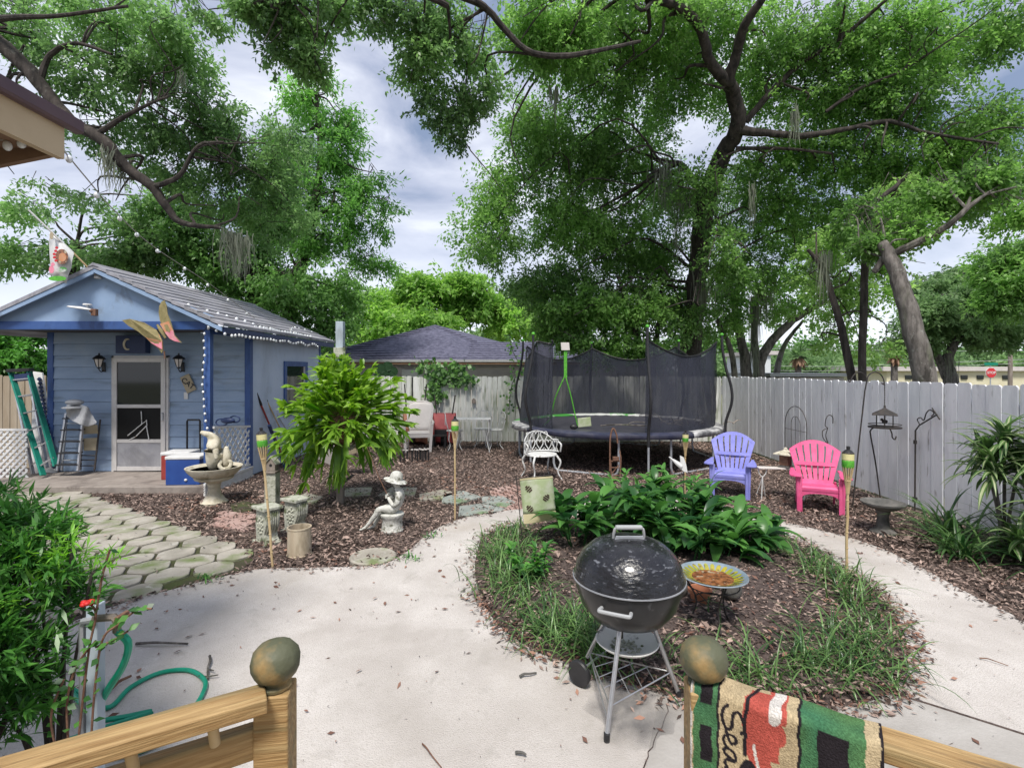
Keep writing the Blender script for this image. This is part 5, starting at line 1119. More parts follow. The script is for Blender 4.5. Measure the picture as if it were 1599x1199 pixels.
def stakes(label, c, xs):
    t = thing('stake_bundle', label, 'garden edging', c); 
    for (x_, y_) in xs: s_ = MB().b2(x_-.014,x_+.014,y_-.01,y_+.01,0,.27+random.uniform(-.03,.03)).build('stake', 'black', t); MB().b2(x_-.022,x_+.026,y_-.035,y_-.011,.24,.262).build('cap', 'resin', s_)
stakes('row of three short black stakes with pale caps, left of the larger bundle', tuple(G(631,722)), [(-.07,0),(0,.02),(.07,0)])
stakes('larger bundle of short black stakes with pale caps before the patio chair', tuple(G(655,721)), [(-.14,0),(-.08,.03),(-.03,-.02),(.03,.04),(.08,-.01),(.13,.03),(0,.1),(.1,.12),(.17,.1)])
def wirechair(label, c, rz, nm='wire_chair'):
    t = thing(nm, label, 'chair', c, rz, 'white wire patio chairs'); 
    MB().lathe([(.19,.44),(.2,.45),(.19,.46),(0,.455)], 20).build('seat', 'whitemetal', t, smooth=True)
    mb = MB(); mb.tube(catmull([(-.18,.14,.45),(-.2,.2,.65),(-.16,.22,.80),(0,.23,.86),(.16,.22,.80),(.2,.2,.65),(.18,.14,.45)], 5), .008, 6)
    for s_ in (-1, 1): mb.tube([(s_*.05+.05*math.cos(a_*.6)*s_, .22, .66+.08*math.sin(a_*.6)) for a_ in range(11)], .006, 5)
    mb.build('backrest', 'whitemetal', t)
    for k in range(4): a_ = R(45+90*k); MB().tube(catmull([(.17*math.cos(a_),.17*math.sin(a_),.44),(.20*math.cos(a_),.20*math.sin(a_),.25),(.15*math.cos(a_),.15*math.sin(a_),.12),(.24*math.cos(a_),.24*math.sin(a_),0)], 4), .009, 6).build('leg', 'whitemetal', t, smooth=True)
wirechair('white wire chair left of the wire table behind the middle torch', (-1.33,11.9,0), R(100))
wirechair('white wire chair tucked behind the wire table near the back fence', (-.72,12.3,0), R(-10)); wirechair('white wire chair at the right end of the wire table', (-.42,12.1,0), R(-70))
t = thing('wire_table', 'white wire patio table in front of the back fence', 'table', (-.90,11.75,0))
MB().b2(-.40,.42,-.25,.25,.735,.75).build('tabletop', 'whitemetal', t, bevel=.004)
for sx_, sy_ in ((-1,-1),(1,-1),(-1,1),(1,1)): MB().tube(catmull([(sx_*.38,sy_*.22,.73),(sx_*.38,sy_*.22,.5),(sx_*.33,sy_*.2,.3),(sx_*.40,sy_*.24,0)], 4), .011, 6).build('leg', 'whitemetal', t, smooth=True)
o = MB().prism([(-.05,0),(.05,0),(.05,.09),(0,.14),(-.05,.09)], -.02, .02).build('fence_birdhouse', 'greywood', bevel=.003); o.location = (-.98,13.15,1.0); tag(o, 'tiny birdhouse fixed on the back fence above the wire table', 'birdhouse')
# items leaning by shed wall and clutter behind fern
def tool(label, a, b, r_, m, m2, cat='garden tool'):
    a, b = Vector(a), Vector(b); t = thing('garden_tool', label, cat, a, 0, 'long tools leaning on the shed side')
    d = b-a; MB().tube([(0,0,0), d*.84], r_, 8).build('handle', m, t, smooth=True); MB().tube([d*.84, d], r_*1.5, 8).build('grip', m2, t, smooth=True); return t
tool('red handled tool leaning on the shed side, longest of the group', (-4.35,9.9,0), tuple(P(400,613,9.15)), .018, 'redc', 'black')
tool('thin tan handled tool leaning on the shed side', (-4.33,10.3,0), tuple(P(408,607,9.4)), .013, 'bamboo', 'black')
tool('pale metal handled tool leaning on the shed side', (-4.30,10.6,0), tuple(P(417,620,9.7)), .012, 'galv', 'black')
tool('short blue tool leaning beside the red handled one', (-4.25,9.6,0), tuple(P(421,664,8.95)), .022, 'royal', 'navy')
def slabthing(name, label, cat, m, c, d, rot):
    o = MB().box((0,0,0), d).build(name, m, bevel=.004); o.location = c; o.rotation_euler = rot; return tag(o, label, cat)
slabthing('leaning_board', 'pale board leaning low behind the left side of the staghorn fern', 'board', 'resin', (-3.15,8.8,.42), (.5,.03,.35), (R(20),R(30),R(20)))
slabthing('leaning_board', 'tan box panel behind the middle of the staghorn fern', 'board', 'tan', (-2.85,9.0,.55), (.42,.3,.28), (R(8),R(-12),R(15)))
slabthing('leaning_board', 'narrow weathered plank leaning up below the staghorn fern', 'board', 'greywood', (-2.9,8.3,.22), (.62,.09,.03), (0,R(-48),R(10)))
slabthing('leaning_board', 'second narrow plank resting lower left of the fern post', 'board', 'barkpale', (-2.6,7.9,.12), (.38,.10,.03), (0,R(-38),R(-10)))
# ---------------- porch things ----------------
def lantern(label, x_):
    t = thing('wall_lantern', label, 'wall lamp', (x_, YW-.03, 1.99), 0, 'black carriage lanterns beside the shed door')
    MB().b2(-.03,.03,-.02,0,-.17,.0).build('back_plate', 'black', t, bevel=.003); MB().tube(catmull([(0,-.01,-.14),(0,-.06,-.17),(0,-.11,-.13),(0,-.11,-.08)], 4), .008, 6).build('arm', 'black', t, smooth=True)
    MB().lathe([(.035,-.08),(.07,.05)], 6, c=(0,-.11,0)).build('glass_body', 'resin', t)
    mb = MB()
    for k in range(6): a_ = R(60*k); mb.tube([(.036*math.cos(a_),-.11+.036*math.sin(a_),-.08),(.072*math.cos(a_),-.11+.072*math.sin(a_),.05)], .006, 4)
    mb.lathe([(.04,-.09),(.02,-.11),(0,-.12)], 6, c=(0,-.11,0)); mb.build('cage', 'black', t)
    MB().lathe([(.10,.048),(.085,.07),(.04,.11),(.015,.12),(.012,.15),(0,.155)], 12, c=(0,-.11,0)).build('roof', 'black', t, smooth=True)
lantern('black carriage lantern on the left of the shed door', P(158,0,8.8).x); lantern('black carriage lantern on the right of the shed door', P(282,0,8.8).x)
t = thing('moon_plaque', 'navy box above the shed door with a pale crescent moon', 'sign', (-6.51,YW-.16,2.14))
MB().b2(-.255,.255,-.0,.12,0,.30).build('box', 'navy', t, bevel=.004)
cres = [(.09*math.cos(a_)*.8, .10*math.sin(a_)) for a_ in [R(60+240*k/14) for k in range(15)]]+[(.02+.075*math.cos(a_)*.8, .078*math.sin(a_)) for a_ in [R(285-210*k/12) for k in range(13)]]
MB().prism([(x_-.05, z_+.15) for x_, z_ in cres], -.012, -.001).build('crescent', 'castst', t)
t = thing('cat_sign', 'small tan tilted sign reading CAT right of the shed door', 'sign', (P(294,0,8.85).x, YW-.045, 1.62)); t.rotation_euler = (0,R(-25),0)
MB().b2(-.085,.085,-.008,.008,-.15,.15).build('board', 'tan', t, bevel=.003)
o = text3d('lettering', 'CAT', .125, 'black', (0,0,0), (R(90),R(35),0)); o.parent = t; o.location = (0,-.010,0); o.rotation_euler = (R(90),R(62),0)
o = MB().b2(-.035,.035,-.012,0,-.06,.06).build('switch_cover', 'white', bevel=.003); o.location = (P(291,0,8.87).x, YW-.024, 1.41); tag(o, 'white switch cover on the shed wall below the tilted sign', 'switch')
t = thing('utility_lamp', 'white twin headed security light on the shed gable', 'lamp', (P(143,0,7.7).x, YP-.01, P(0,484,7.7).z))
MB().lathe([(.06,.02),(.055,.04),(0,.045)], 16, c=(.02,-.10,.04)).build('housing', 'white', t, smooth=True)
mb = MB(); mb.M = Matrix.Rotation(R(8), 4, 'Y'); mb.lathe([(.17,-.01),(.18,0),(.16,.015),(0,.03)], 24, c=(-.06,-.14,.0), sy=.6); mb.build('shade', 'white', t, smooth=True)
MB().tube([(.02,-.02,.03),(.02,-.12,.04)], .02, 8).build('arm', 'galv', t); MB().box((.14,-.12,-.05), (.07,.06,.10)).ball((.11,-.14,-.03), .03, 8, 6).build('sensor', 'rust', t, bevel=.006)
# butterfly
t = thing('butterfly_ornament', 'large metal butterfly with olive, orange and pink wings on the porch beam', 'ornament', (P(248,0,7.6).x, 7.58, P(0,515,7.6).z))
def wing(pts, m, nm, par, dy0, dy1):
    vs = [Vector(P(a, b, 7.58))-t.location for a, b in pts]; n = len(vs)
    cen = sum((v for v in vs), Vector())/n; mb = MB()
    f_ = lambda v, o_: (v.x, v.y+dy0+(dy1-dy0)*min(1, abs((v.x))/.4)+o_, v.z)
    mb.add([f_(v,-.006) for v in vs]+[f_(v,.006) for v in vs], [tuple(range(n)), tuple(range(2*n-1,n-1,-1))]+[(i,n+i,n+(i+1)%n,(i+1)%n) for i in range(n)]); return mb.build(nm, m, par)
z1 = lambda a: (a[0]/3, 400+a[1]/3)
W1 = [z1(p) for p in [(612,305),(640,298),(690,312),(735,345),(755,372),(772,400),(776,440),(768,455),(745,432),(718,410),(700,385),(670,355),(635,330)]]
W2 = [z1(p) for p in [(752,235),(768,213),(785,210),(798,235),(805,275),(822,305),(838,345),(850,375),(885,408),(850,402),(820,390),(795,368),(770,330),(755,300),(748,262)]]
w1 = wing(W1, 'bfolive', 'left_wing' if 0 else 'wing', t, 0, -.16); w2 = wing(W2, 'bfolive', 'wing', t, 0, -.16)
def inner(pts, m, par, off): 
    vs = [Vector(P(a, b, 7.58))-t.location for a, b in pts]; n = len(vs); mb = MB(); f_ = lambda v: (v.x, v.y-.16*min(1, abs(v.x)/.4)-.006-off, v.z)
    mb.add([f_(v) for v in vs], [tuple(range(n))]); mb.build('wing_patch', m, par, solid=.002, fix=False)
inner([z1(p) for p in [(680,345),(735,350),(755,372),(772,400),(774,436),(745,428),(718,406),(700,383)]], 'bforange', w1, .003); inner([z1(p) for p in [(702,378),(750,372),(770,402),(773,438),(745,428),(718,406)]], 'bfpink', w1, .006); inner([z1(p) for p in [(716,385),(742,388),(760,405),(757,415),(735,408)]], 'bfolive', w1, .009)
inner([z1(p) for p in [(757,318),(812,308),(836,345),(848,374),(878,405),(850,400),(820,388),(795,366)]], 'bforange', w2, .003); inner([z1(p) for p in [(790,358),(842,350),(850,376),(880,406),(850,400),(820,388)]], 'bfpink', w2, .006); inner([z1(p) for p in [(786,325),(806,322),(824,348),(822,362),(798,350)]], 'bfolive', w2, .009)
MB().tube([Vector(P(a, b, 7.56))-t.location for a, b in ((246,507),(252,516),(259,528))], [.014,.028,.014], 8).build('body', 'bfolive', t, smooth=True)
MB().tube([Vector(P(a, b, 7.5))-t.location for a, b in ((257,548),(258,560))], [.012,.008], 6).build('tail', 'rust', w1)
# wind flag on pole
t = thing('house_flag', 'white house flag with orange sun and pink flowers hanging from a slanted pole', 'flag', tuple(P(153,433,7.68)))
q = lambda a, b, Y=7.45: Vector(P(a, b, Y))-t.location
MB().lathe([(.04,-.02),(.05,0),(.03,.03),(0,.035)], 12).build('bracket', 'white', t, smooth=True)
MB().tube([(0,0,0), q(115,395,7.5)], .013, 8).build('pole', 'bamboo', t, smooth=True); MB().tube([q(115,395,7.5), q(45,328,7.2)], .013, 8).build('pole', 'white', t, smooth=True)
fl_px = [[(79,358),(92,372),(116,396)], [(77,375),(93,392),(113,408)], [(78,398),(93,408),(112,418)], [(80,420),(92,424),(107,430)], [(76,429),(90,433),(104,443)]]
def grid(rows, m, nm, par, off=0, Y=7.4, solid=.004):
    K = len(rows[0]); vs = [q(a, b, Y+.03*math.sin(j*2+i)-off) for j, r_ in enumerate(rows) for i, (a, b) in enumerate(r_)]; mb = MB(); mb.add(vs, [(j*K+i, j*K+i+1, (j+1)*K+i+1, (j+1)*K+i) for j in range(len(rows)-1) for i in range(K-1)]); o = mb.build(nm, m, par, smooth=True, solid=solid); return o
fg = grid(fl_px, 'white', 'cloth', t)
def blob(cx_, cy_, rx_, ry_, m, nm, off=.045, n=16, a1=2*PI): mb = MB(); mb.add([q(cx_+rx_*math.cos(a1*k/n), cy_+ry_*math.sin(a1*k/n), 7.38-off) for k in range(n)], [tuple(range(n))]); return mb.build(nm, m, fg, solid=.002, fix=False)
blob(97,401,10,12,'orangeglaze','sun_print'); blob(98,402,6,7,'bforange','sun_core',.05); blob(81,421,4,6,'petalpink','flower_print'); blob(83,413,3,3,'petalpink','flower_print'); blob(81,368,3,6,'tan','flower_print'); blob(97,421,8,4,'trampgreen','leaf_print'); blob(90,435,14,4,'lime','grass_print')
for k in range(5): blob(87+2*math.cos(k*1.3), 387+5*k, 2.6, 2.2, 'signred', 'sun_ray', .05, 8)
# ladders etc.
def ladder(t, base0, base1, top0, top1, m, n, w_=.08, rungm='alu', y_off=0, tread=.07, rm='rail'):
    b0, b1, t0, t1 = map(Vector, (base0, base1, top0, top1))
    MB().bar(b0, t0, .03, w_, (0,-1,0)).build(rm, m, t, world=True, bevel=.003); MB().bar(b1, t1, .03, w_, (0,-1,0)).build(rm, m, t, world=True, bevel=.003)
    for k in range(n): f = (k+.55)/n; MB().bar(b0.lerp(t0, f), b1.lerp(t1, f), tread, .02).build('rung', rungm, t, world=True, bevel=.002)
t = thing('green_step_ladder', 'tall green fiberglass step ladder leaning at the left end of the porch', 'ladder', (-7.75,8.4,.1))
pl = lambda a, b, Y: P(a, b, Y)
ladder(t, pl(68,742,8.32), pl(88,728,8.45), pl(18,582,8.75), pl(46,580,8.8), 'greenfib', 6, .09)
MB().bar(pl(14,579,8.72), pl(50,577,8.8), .14, .05).build('top_cap', 'black', t, world=True, bevel=.004)
MB().bar(pl(24,590,8.72), pl(48,588,8.76), .03, .12).build('brand_plate' if 0 else 'label_plate', 'navy', t, world=True)
ladder(t, pl(52,740,8.5), pl(74,730,8.6), pl(20,585,8.95), pl(45,582,8.98), 'alu', 6, .05, rm='rear_rail')
t = thing('display_board', 'tall white panel with dark zigzag trim leaning behind the green ladder', 'board', (-7.6,8.85,.1))
vs = [pl(52,580,9.05), pl(66,582,9.05), pl(88,740,8.75), pl(48,745,8.72)]; mb = MB(); mb.add(vs+[v+Vector((0,.03,0)) for v in vs], [(3,2,1,0),(4,5,6,7),(0,1,5,4),(1,2,6,5),(2,3,7,6),(3,0,4,7)]); mb.build('board', 'white', t, world=True)
mb = MB()
for k in range(22): f = k/22; p = pl(62,592,9.0).lerp(pl(86,735,8.7), f); mb.box(p, (.05,.03,.05), Matrix.Rotation(R(45), 3, 'Y'))
mb.build('zigzag_trim', 'navy', t, world=True, fix=False)
t = thing('step_stool', 'small aluminium step ladder with black treads standing by the shed wall', 'ladder', (-7.45,8.6,.1))
ladder(t, pl(90,735,8.45), pl(122,735,8.45), pl(104,645,8.6), pl(131,645,8.6), 'alu', 5, .035, 'black', tread=.14)
ladder(t, pl(97,734,8.7), pl(126,734,8.7), pl(105,648,8.66), pl(130,648,8.66), 'galv', 3, .025, 'galv', tread=.02, rm='rear_rail')
t = thing('folding_chair', 'dark framed folding chair with tan panels leaning beside the step ladder', 'folding chair', (-7.2,8.75,.1))
for (p, q_) in (((148,735),(157,655)), ((124,734),(131,655))): MB().tube([pl(p[0],p[1],8.62), pl(q_[0],q_[1],8.78)], .014, 8).build('frame_tube', 'iron', t, world=True)
for (ya, yb) in ((664,678),(684,704)): MB().bar(pl(131,(ya+yb)/2,8.72), pl(153,(ya+yb)/2-1,8.72), .01, (yb-ya)*.0107).build('panel', 'tan', t, world=True, bevel=.003)
for y_ in (711,718,727): MB().tube([pl(126,y_,8.66), pl(150,y_,8.66)], .01, 6).build('cross_bar', 'iron', t, world=True)
t = thing('draped_cloth', 'grey crumpled cloth draped over the step ladder top', 'cloth', (-7.3,8.55,1.0))
rows = []; 
for j in range(12):
    rows.append([])
    for i in range(12):
        u, v = i/11, j/11
        a_ = 104+u*34+v*14*u+random.uniform(-1,1); b_ = 628+abs(u-.35)*10+v*(18+34*u*(1.15-u)*1.5)+random.uniform(-1,1); rows[-1].append(pl(a_, b_, 8.5-.06*math.sin(u*9+v*4)-.04*v))
mb = MB(); mb.add([p for r_ in rows for p in r_], [(j*12+i, j*12+i+1, (j+1)*12+i+1, (j+1)*12+i) for j in range(11) for i in range(11)]); mb.build('folds', 'cloth', t, world=True, smooth=True, solid=.012, sub=1)
MB().ball(pl(117,628,8.52), (.14,.10,.05), 14, 8).lathe([(.17,-.01),(.17,.005),(.1,.02)], 20, c=tuple(pl(117,636,8.52))).build('hat_shape', 'cloth', t, world=True, smooth=True)
def cooler(label, m, loc, d, rz=0):
    t = thing('cooler_box', label, 'cooler', loc, rz); w_, dp, h_ = d
    MB().b2(-w_/2,w_/2,-dp/2,dp/2,0,h_*.88).build('body', m, t, bevel=.012); MB().b2(-w_/2-.008,w_/2+.008,-dp/2-.008,dp/2+.008,h_*.885,h_).build('lid', 'white', t, bevel=.012)
    MB().box((-w_/2-.012,0,h_*.80), (.02,.12,.03)).build('handle', 'white', t, bevel=.004); MB().ball((-.0+w_*.1,-dp/2-.005,.08), (.025,.02,.02), 8, 6).build('drain_plug', 'white', t, smooth=True)
cooler('blue cooler box with white lid on the porch behind the fountain', 'bluec', (-5.03,7.98,.1), (.50,.36,.44), R(4)); cooler('dark red cooler with white lid behind the blue one', 'redc', (-5.40,8.35,.1), (.42,.34,.44), R(4))
t = thing('luggage_trolley', 'folding luggage trolley with tall black handle behind the coolers', 'trolley', (-5.42,8.72,.1))
mb = MB(); mb.tube([(-.11,0,.1),(-.11,0,.88),(-.10,0,.905),(.10,0,.905),(.11,0,.88),(.11,0,.1)], .016, 8); mb.build('handle', 'black', t, smooth=True)
MB().b2(-.16,.16,-.2,0,.03,.06).build('toe_plate', 'black', t); MB().tube([(-.15,.02,.05),(.15,.02,.05)], .045, 10).build('wheel', 'black', t)
# lattice panels
def lattice(label, p0, p1, z0a, z1a, z0b, z1b, cell, nm='lattice_panel'):
    p0, p1 = Vector((*p0,0)), Vector((*p1,0)); L_ = (p1-p0).length; ang = math.atan2((p1-p0).y, (p1-p0).x); t = thing(nm, label, 'lattice', p0, ang, 'white diamond lattice')
    mb = MB(); hh = max(z1a, z1b)
    def clip(x0, z0, x1, z1):
        pts = []
        for k in range(41):
            f = k/40; x_ = x0+(x1-x0)*f; z_ = z0+(z1-z0)*f; u = x_/L_
            if 0 <= u <= 1 and z0a+(z0b-z0a)*u <= z_ <= z1a+(z1b-z1a)*u: pts.append((x_, z_))
        return (pts[0], pts[-1]) if len(pts) > 1 else None
    n = int((L_+hh)/cell)+2
    for k in range(-n, n+1):
        for (s_, y_) in ((1,0),(-1,.012)):
            c_ = clip(k*cell, z0a, k*cell+s_*hh*1.05, z0a+hh*1.05)
            if c_: mb.bar((c_[0][0],y_,c_[0][1]), (c_[1][0],y_,c_[1][1]), .01, min(.032, cell*.3))
    mb.build('lattice_strips', 'white', t)
    mb = MB(); mb.bar((0,.004,z1a), (L_,.004,z1b), .03, .035); mb.bar((0,.004,z0a), (L_,.004,z0b), .03, .035); mb.build('edge_strip', 'white', t); return t
lattice('white diamond lattice panel closing the right side of the porch', (-4.53,7.78), (-4.53,8.86), .22, .98, .22, .88, .155)
lattice('low fine mesh white lattice strip at the foot of the porch side', (-4.50,7.5), (-4.50,8.9), .02, .17, .02, .17, .035)
lattice('white lattice panel at the far left behind the green ladder', (-8.8,8.35), (-7.9,8.35), .05, .88, .05, .88, .105)
MB().b2(0,0,0,0,0,0)
mb = MB(); mb.tube([(.09*math.cos(a_*.3), .0, .055*math.sin(a_*.3)) for a_ in range(21)], .012, 6, closed=True); mb.tube([(.2+.08*math.cos(a_*.3), .02, .05+.05*math.sin(a_*.3)) for a_ in range(21)], .012, 6, closed=True); mb.ball((.1,0,.03), (.12,.05,.05), 10, 6)
o = mb.build('black_swim_goggles' if 0 else 'coiled_strap', 'navy', smooth=True); o.location = (-4.62,8.15,1.02); tag(o, 'dark coiled strap resting on top of the porch lattice', 'strap')
# ---------------- string lights ----------------
def strlights(name, label, pts, n, r_=.022, cordm='cord', cr_=.004, bulb=None, seg=6, group='string lights'):
    t = thing(name, label, 'string lights', pts[0], 0, group); c_ = catmull(pts, seg); L_ = [0]
    for a_, b_ in zip(c_[:-1], c_[1:]): L_.append(L_[-1]+(b_-a_).length)
    MB().tube(c_, cr_, 5).build('cord', cordm, t, world=True)
    for k in range(n):
        s_ = (k+.5)/n*L_[-1]; i = max(0, min(len(c_)-2, next((j for j, l in enumerate(L_) if l > s_), len(L_)-1)-1)); f = (s_-L_[i])/max(1e-6, L_[i+1]-L_[i]); p = c_[i].lerp(c_[i+1], f)
        off = Vector((random.uniform(-.012,.012), random.uniform(-.012,.012), -r_*1.2))
        MB().ball(p+off, (r_, r_, r_*1.25), 10, 7).build('bulb', 'bulb', t, world=True, smooth=True)
q = lambda a, b, Y: P(a, b, Y)
strlights('string_lights', 'globe string lights hung from the overhead eave corner', [q(-40,222,2.35), q(0,219,2.4), q(40,217,2.45), q(72,209,2.5)], 4, .019, 'cordlight')
strlights('string_lights', 'globe string lights sagging from the eave corner down to the shed roof', [q(74,205,2.5), q(97,232,2.7), q(135,278,3.1), q(180,330,3.8), q(240,385,5), q(330,445,6.4), q(398,497,7.9)], 9, .017, 'cordlight')
strlights('string_lights', 'small globe lights running under the right eave of the shed', [q(322,505,7.62)]+[P(0,0,1)*0+Vector((EX+.02, y_, EZ-.12-.03*math.sin((y_-7.6)*9))) for y_ in np.linspace(7.65,11.3,12)], 34, .021)
strlights('string_lights', 'small globe lights hanging down beside the porch post', [q(331,508,7.66), q(320,516,7.66), q(319,545,7.66), q(317,580,7.66), q(319,620,7.66), q(322,650,7.66), q(325,672,7.66)], 15, .018)
def roofpt(x_, y_, dz=.035): return Vector((x_, y_, EZ+(x_-EX)*(pkz-EZ)/(pkx-EX)+dz))
strlights('string_lights', 'globe lights lying across the front part of the shed roof', [roofpt(-4.98,7.75), roofpt(-4.75,8.3), roofpt(-4.6,8.6,.05), roofpt(-4.4,9.1)], 9, .028)
strlights('string_lights', 'bunched globe lights along the lower edge of the shed roof', [roofpt(-4.38,8.7), roofpt(-4.33,9.2,.06), roofpt(-4.36,9.6), roofpt(-4.31,10.1,.06), roofpt(-4.36,10.5), roofpt(-4.31,11.0,.05)], 22, .030)
strlights('string_lights', 'globe lights crossing the rear part of the shed roof', [roofpt(-4.4,10.2), roofpt(-4.7,10.9), roofpt(-4.85,11.6), roofpt(-4.7,12.2)], 9, .024)
# ---------------- tap, hose, twigs ----------------
t = thing('tap_post', 'weathered grey post with pipe and garden tap rising beside the shrub', 'tap post', (-1.56,1.92,0))
MB().b2(-.022,.022,-.02,.02,0,.98).build('post_shaft', 'postpaint', t, bevel=.004)
MB().tube([(-.04,-.01,0),(-.04,-.01,.90),(-.03,-.02,.92),(.04,-.03,.935)], .012, 8).build('pipe', 'galv', t, smooth=True)
tb = MB().tube([(.02,-.03,.935),(.10,-.04,.945),(.115,-.045,.93),(.118,-.05,.895)], .014, 8).build('tap', 'brass', t, smooth=True); MB().b2(.125,.14,-.075,-.015,.945,.96).build('tap_handle', 'rust', tb, bevel=.003); MB().tube([(.11,-.045,.945),(.132,-.045,.953)], .006, 6).build('tap_stem', 'brass', tb)
hp = [(-1.442,1.87,.90),tuple(P(201,1005,1.88)),tuple(P(192,1040,1.9)),tuple(P(168,1078,1.93)),tuple(P(140,1130,2.0)),tuple(P(105,1200,2.15)),(-1.95,2.45,.10),tuple(G(110,1075,.045)),tuple(G(165,1105,.045)),tuple(G(205,1072,.045)),tuple(G(250,1050,.045)),tuple(G(295,1046,.045)),tuple(G(320,1062,.045)),tuple(G(316,1085,.045)),tuple(G(295,1115,.045)),tuple(G(262,1148,.045)),tuple(G(225,1170,.045)),tuple(G(185,1177,.045)),tuple(G(150,1160,.045)),tuple(G(150,1130,.075)),tuple(G(200,1118,.06)),tuple(G(235,1112,.05)),tuple(G(120,1150,.05)),tuple(G(20,1190,.045))]
o = MB().tube(catmull(hp, 8), .013, 8).build('garden_hose', 'hose', smooth=True); tag(o, 'green garden hose looped on the concrete below the tap', 'hose')
def twig(label, a, b, r_, m='greywood', forks=()):
    a, b = G(*a, .035), G(*b, .035); c_ = (a+b)/2; mb = MB(); d = b-a; pts = [a-c_]+[(a-c_)+d*f+Vector((random.uniform(-.01,.01), random.uniform(-.01,.01), .008)) for f in (.3,.6)]+[b-c_]
    mb.tube([p+Vector((0,0,r_)) for p in catmull(pts, 3)], [r_*(1-.4*k/9) for k in range(10)], 6)
    for (f, dx, dy) in forks: p = (a-c_)+d*f+Vector((0,0,r_)); mb.tube([p, p+Vector((dx,dy,.01))], [r_*.6, r_*.3], 5)
    o = mb.build('fallen_twig', m, smooth=True); o.location = c_; tag(o, label, 'twig', 'twigs fallen on the concrete')
twig('mossy fallen twig above the hose loop, farthest from the railing', (213,1007), (294,1007), .010, 'barkpale')
twig('short forked twig at the right edge of the hose loop', (328,1026), (325,1062), .009, 'barkpale', ((.6,.05,-.03),(.9,.06,.0),(.9,-.05,-.01)))
twig('stout twig lying inside the left side of the hose loop', (165,1085), (205,1058), .012, 'rust')
twig('small dark leaf scrap of bark in the middle of the concrete', (812,1058), (838,1052), .008, 'darkst'); twig('small dark scrap of bark near the bottom of the concrete', (806,1177), (822,1181), .008, 'darkst')
twig('thin curved twig on the right hand path', (1530,1028), (1575,1040), .004, 'rust')
twig('thin twig at the bottom edge of the concrete left of centre', (660,1162), (690,1199), .004, 'rust')
# ---------------- vegetation ----------------
def tpath(pts):
    """pts: (px,py,Y,width_px) -> world points and radii, smoothed"""
    w_ = [Vector((*P(a, b, Y),)) for a, b, Y, _ in pts]; r = [wd*Y/F/2 for _, _, Y, wd in pts]; k = 5; c_ = catmull(w_, k); rr = []
    for i in range(len(pts)-1):
        for j in range(k): rr.append(r[i]+(r[i+1]-r[i])*j/k)
    rr.append(r[-1]); n = len(c_)
    c_ = [p+Vector((random.gauss(0,1), random.gauss(0,1), random.gauss(0,1)))*rr[i]*.07*(0 < i < n-1) for i, p in enumerate(c_)]
    return c_, rr
def crown(name, m, clumps, par, leafL=.09, leafW=.045, perm=24, tl=.35, dens=1., tone=(0,1), droop=.25, seed=0, reach=True, fl=.4, back=0.):
    """clumps: (px,py,rx_px,ry_px,Y,ry_m,n_twigs). Real leaf faces along twigs inside each clump volume."""
    out = []; rn = []; tw = []
    for (a, b, rx, rz_, Y, ryd, nn) in clumps:
        nn = int(nn*dens*.95); Y = Y+back;  c_ = np.array(P(a, b, Y)); s_ = Y/F; ct = rng.uniform(.0,.45)
        d = unit(rng.normal(size=(nn, 3))); rad = rng.random(nn)**(1/2.2); off = d*rad[:, None]*np.array([rx*s_, ryd, rz_*s_])
        # break outline: sub-blobs
        nb = max(3, nn//18); bc = unit(rng.normal(size=(nb, 3)))*(rng.random((nb,1))**.4)*np.array([rx*s_, ryd, rz_*s_]); bi = rng.integers(0, nb, nn)
        off = off*.45+bc[bi]*.62; tc_ = c_+off; bt = rng.random(nb)*.45
        td = unit(off*np.array([1,1,.8])+rng.normal(size=(nn,3))*.35*np.array([rx*s_, ryd, rz_*s_])+np.array([0,0,-droop*ryd])); tn = ct+bt[bi]+rng.random(nn)*.2
        tw.append((tc_, td))
        f = rng.random((nn, perm)); L_ = tl*(.6+.8*rng.random((nn,1)))
        p = tc_[:, None, :]+td[:, None, :]*(f*L_)[..., None]+rng.normal(size=(nn, perm, 3))*tl*.15
        ld = unit(td[:, None, :]*.7+rng.normal(size=(nn, perm, 3))*.7+np.array([0,0,-.15])); p = p.reshape(-1, 3); ld = ld.reshape(-1, 3)
        k = len(p); sz = .7+.6*rng.random(k); up_ = np.tile([0,0,1.], (k,1))+rng.normal(size=(k,3))*.5
        out.append(leafquads(p, ld, leafL*sz, leafW*sz, up_)); rn.append(np.clip(np.repeat(tn, perm)*.9+rng.random(k)*.4-.05, 0, 1)*(tone[1]-tone[0])+tone[0])
    V = np.concatenate(out); r_ = np.concatenate(rn); o = npmesh(name, V.reshape(-1, 3), 4, m, par, r_)
    return o, tw
def twigs(par, m, tw, frac, r_=.008, ln=.5, name='twigs'):
    mb = MB()
    for tc_, td in tw:
        for i in range(len(tc_)):
            if random.random() < frac: p = Vector(tc_[i]); d = Vector(td[i]); s_ = random.uniform(.6,1.3)*ln; mb.tube([p-d*s_, p-d*s_*.4+Vector((0,0,random.uniform(-.04,.04))), p+d*s_*.3], [r_, r_*.7, r_*.3], 4, cap=False)
    return mb.build(name, m, par, world=True, fix=False)
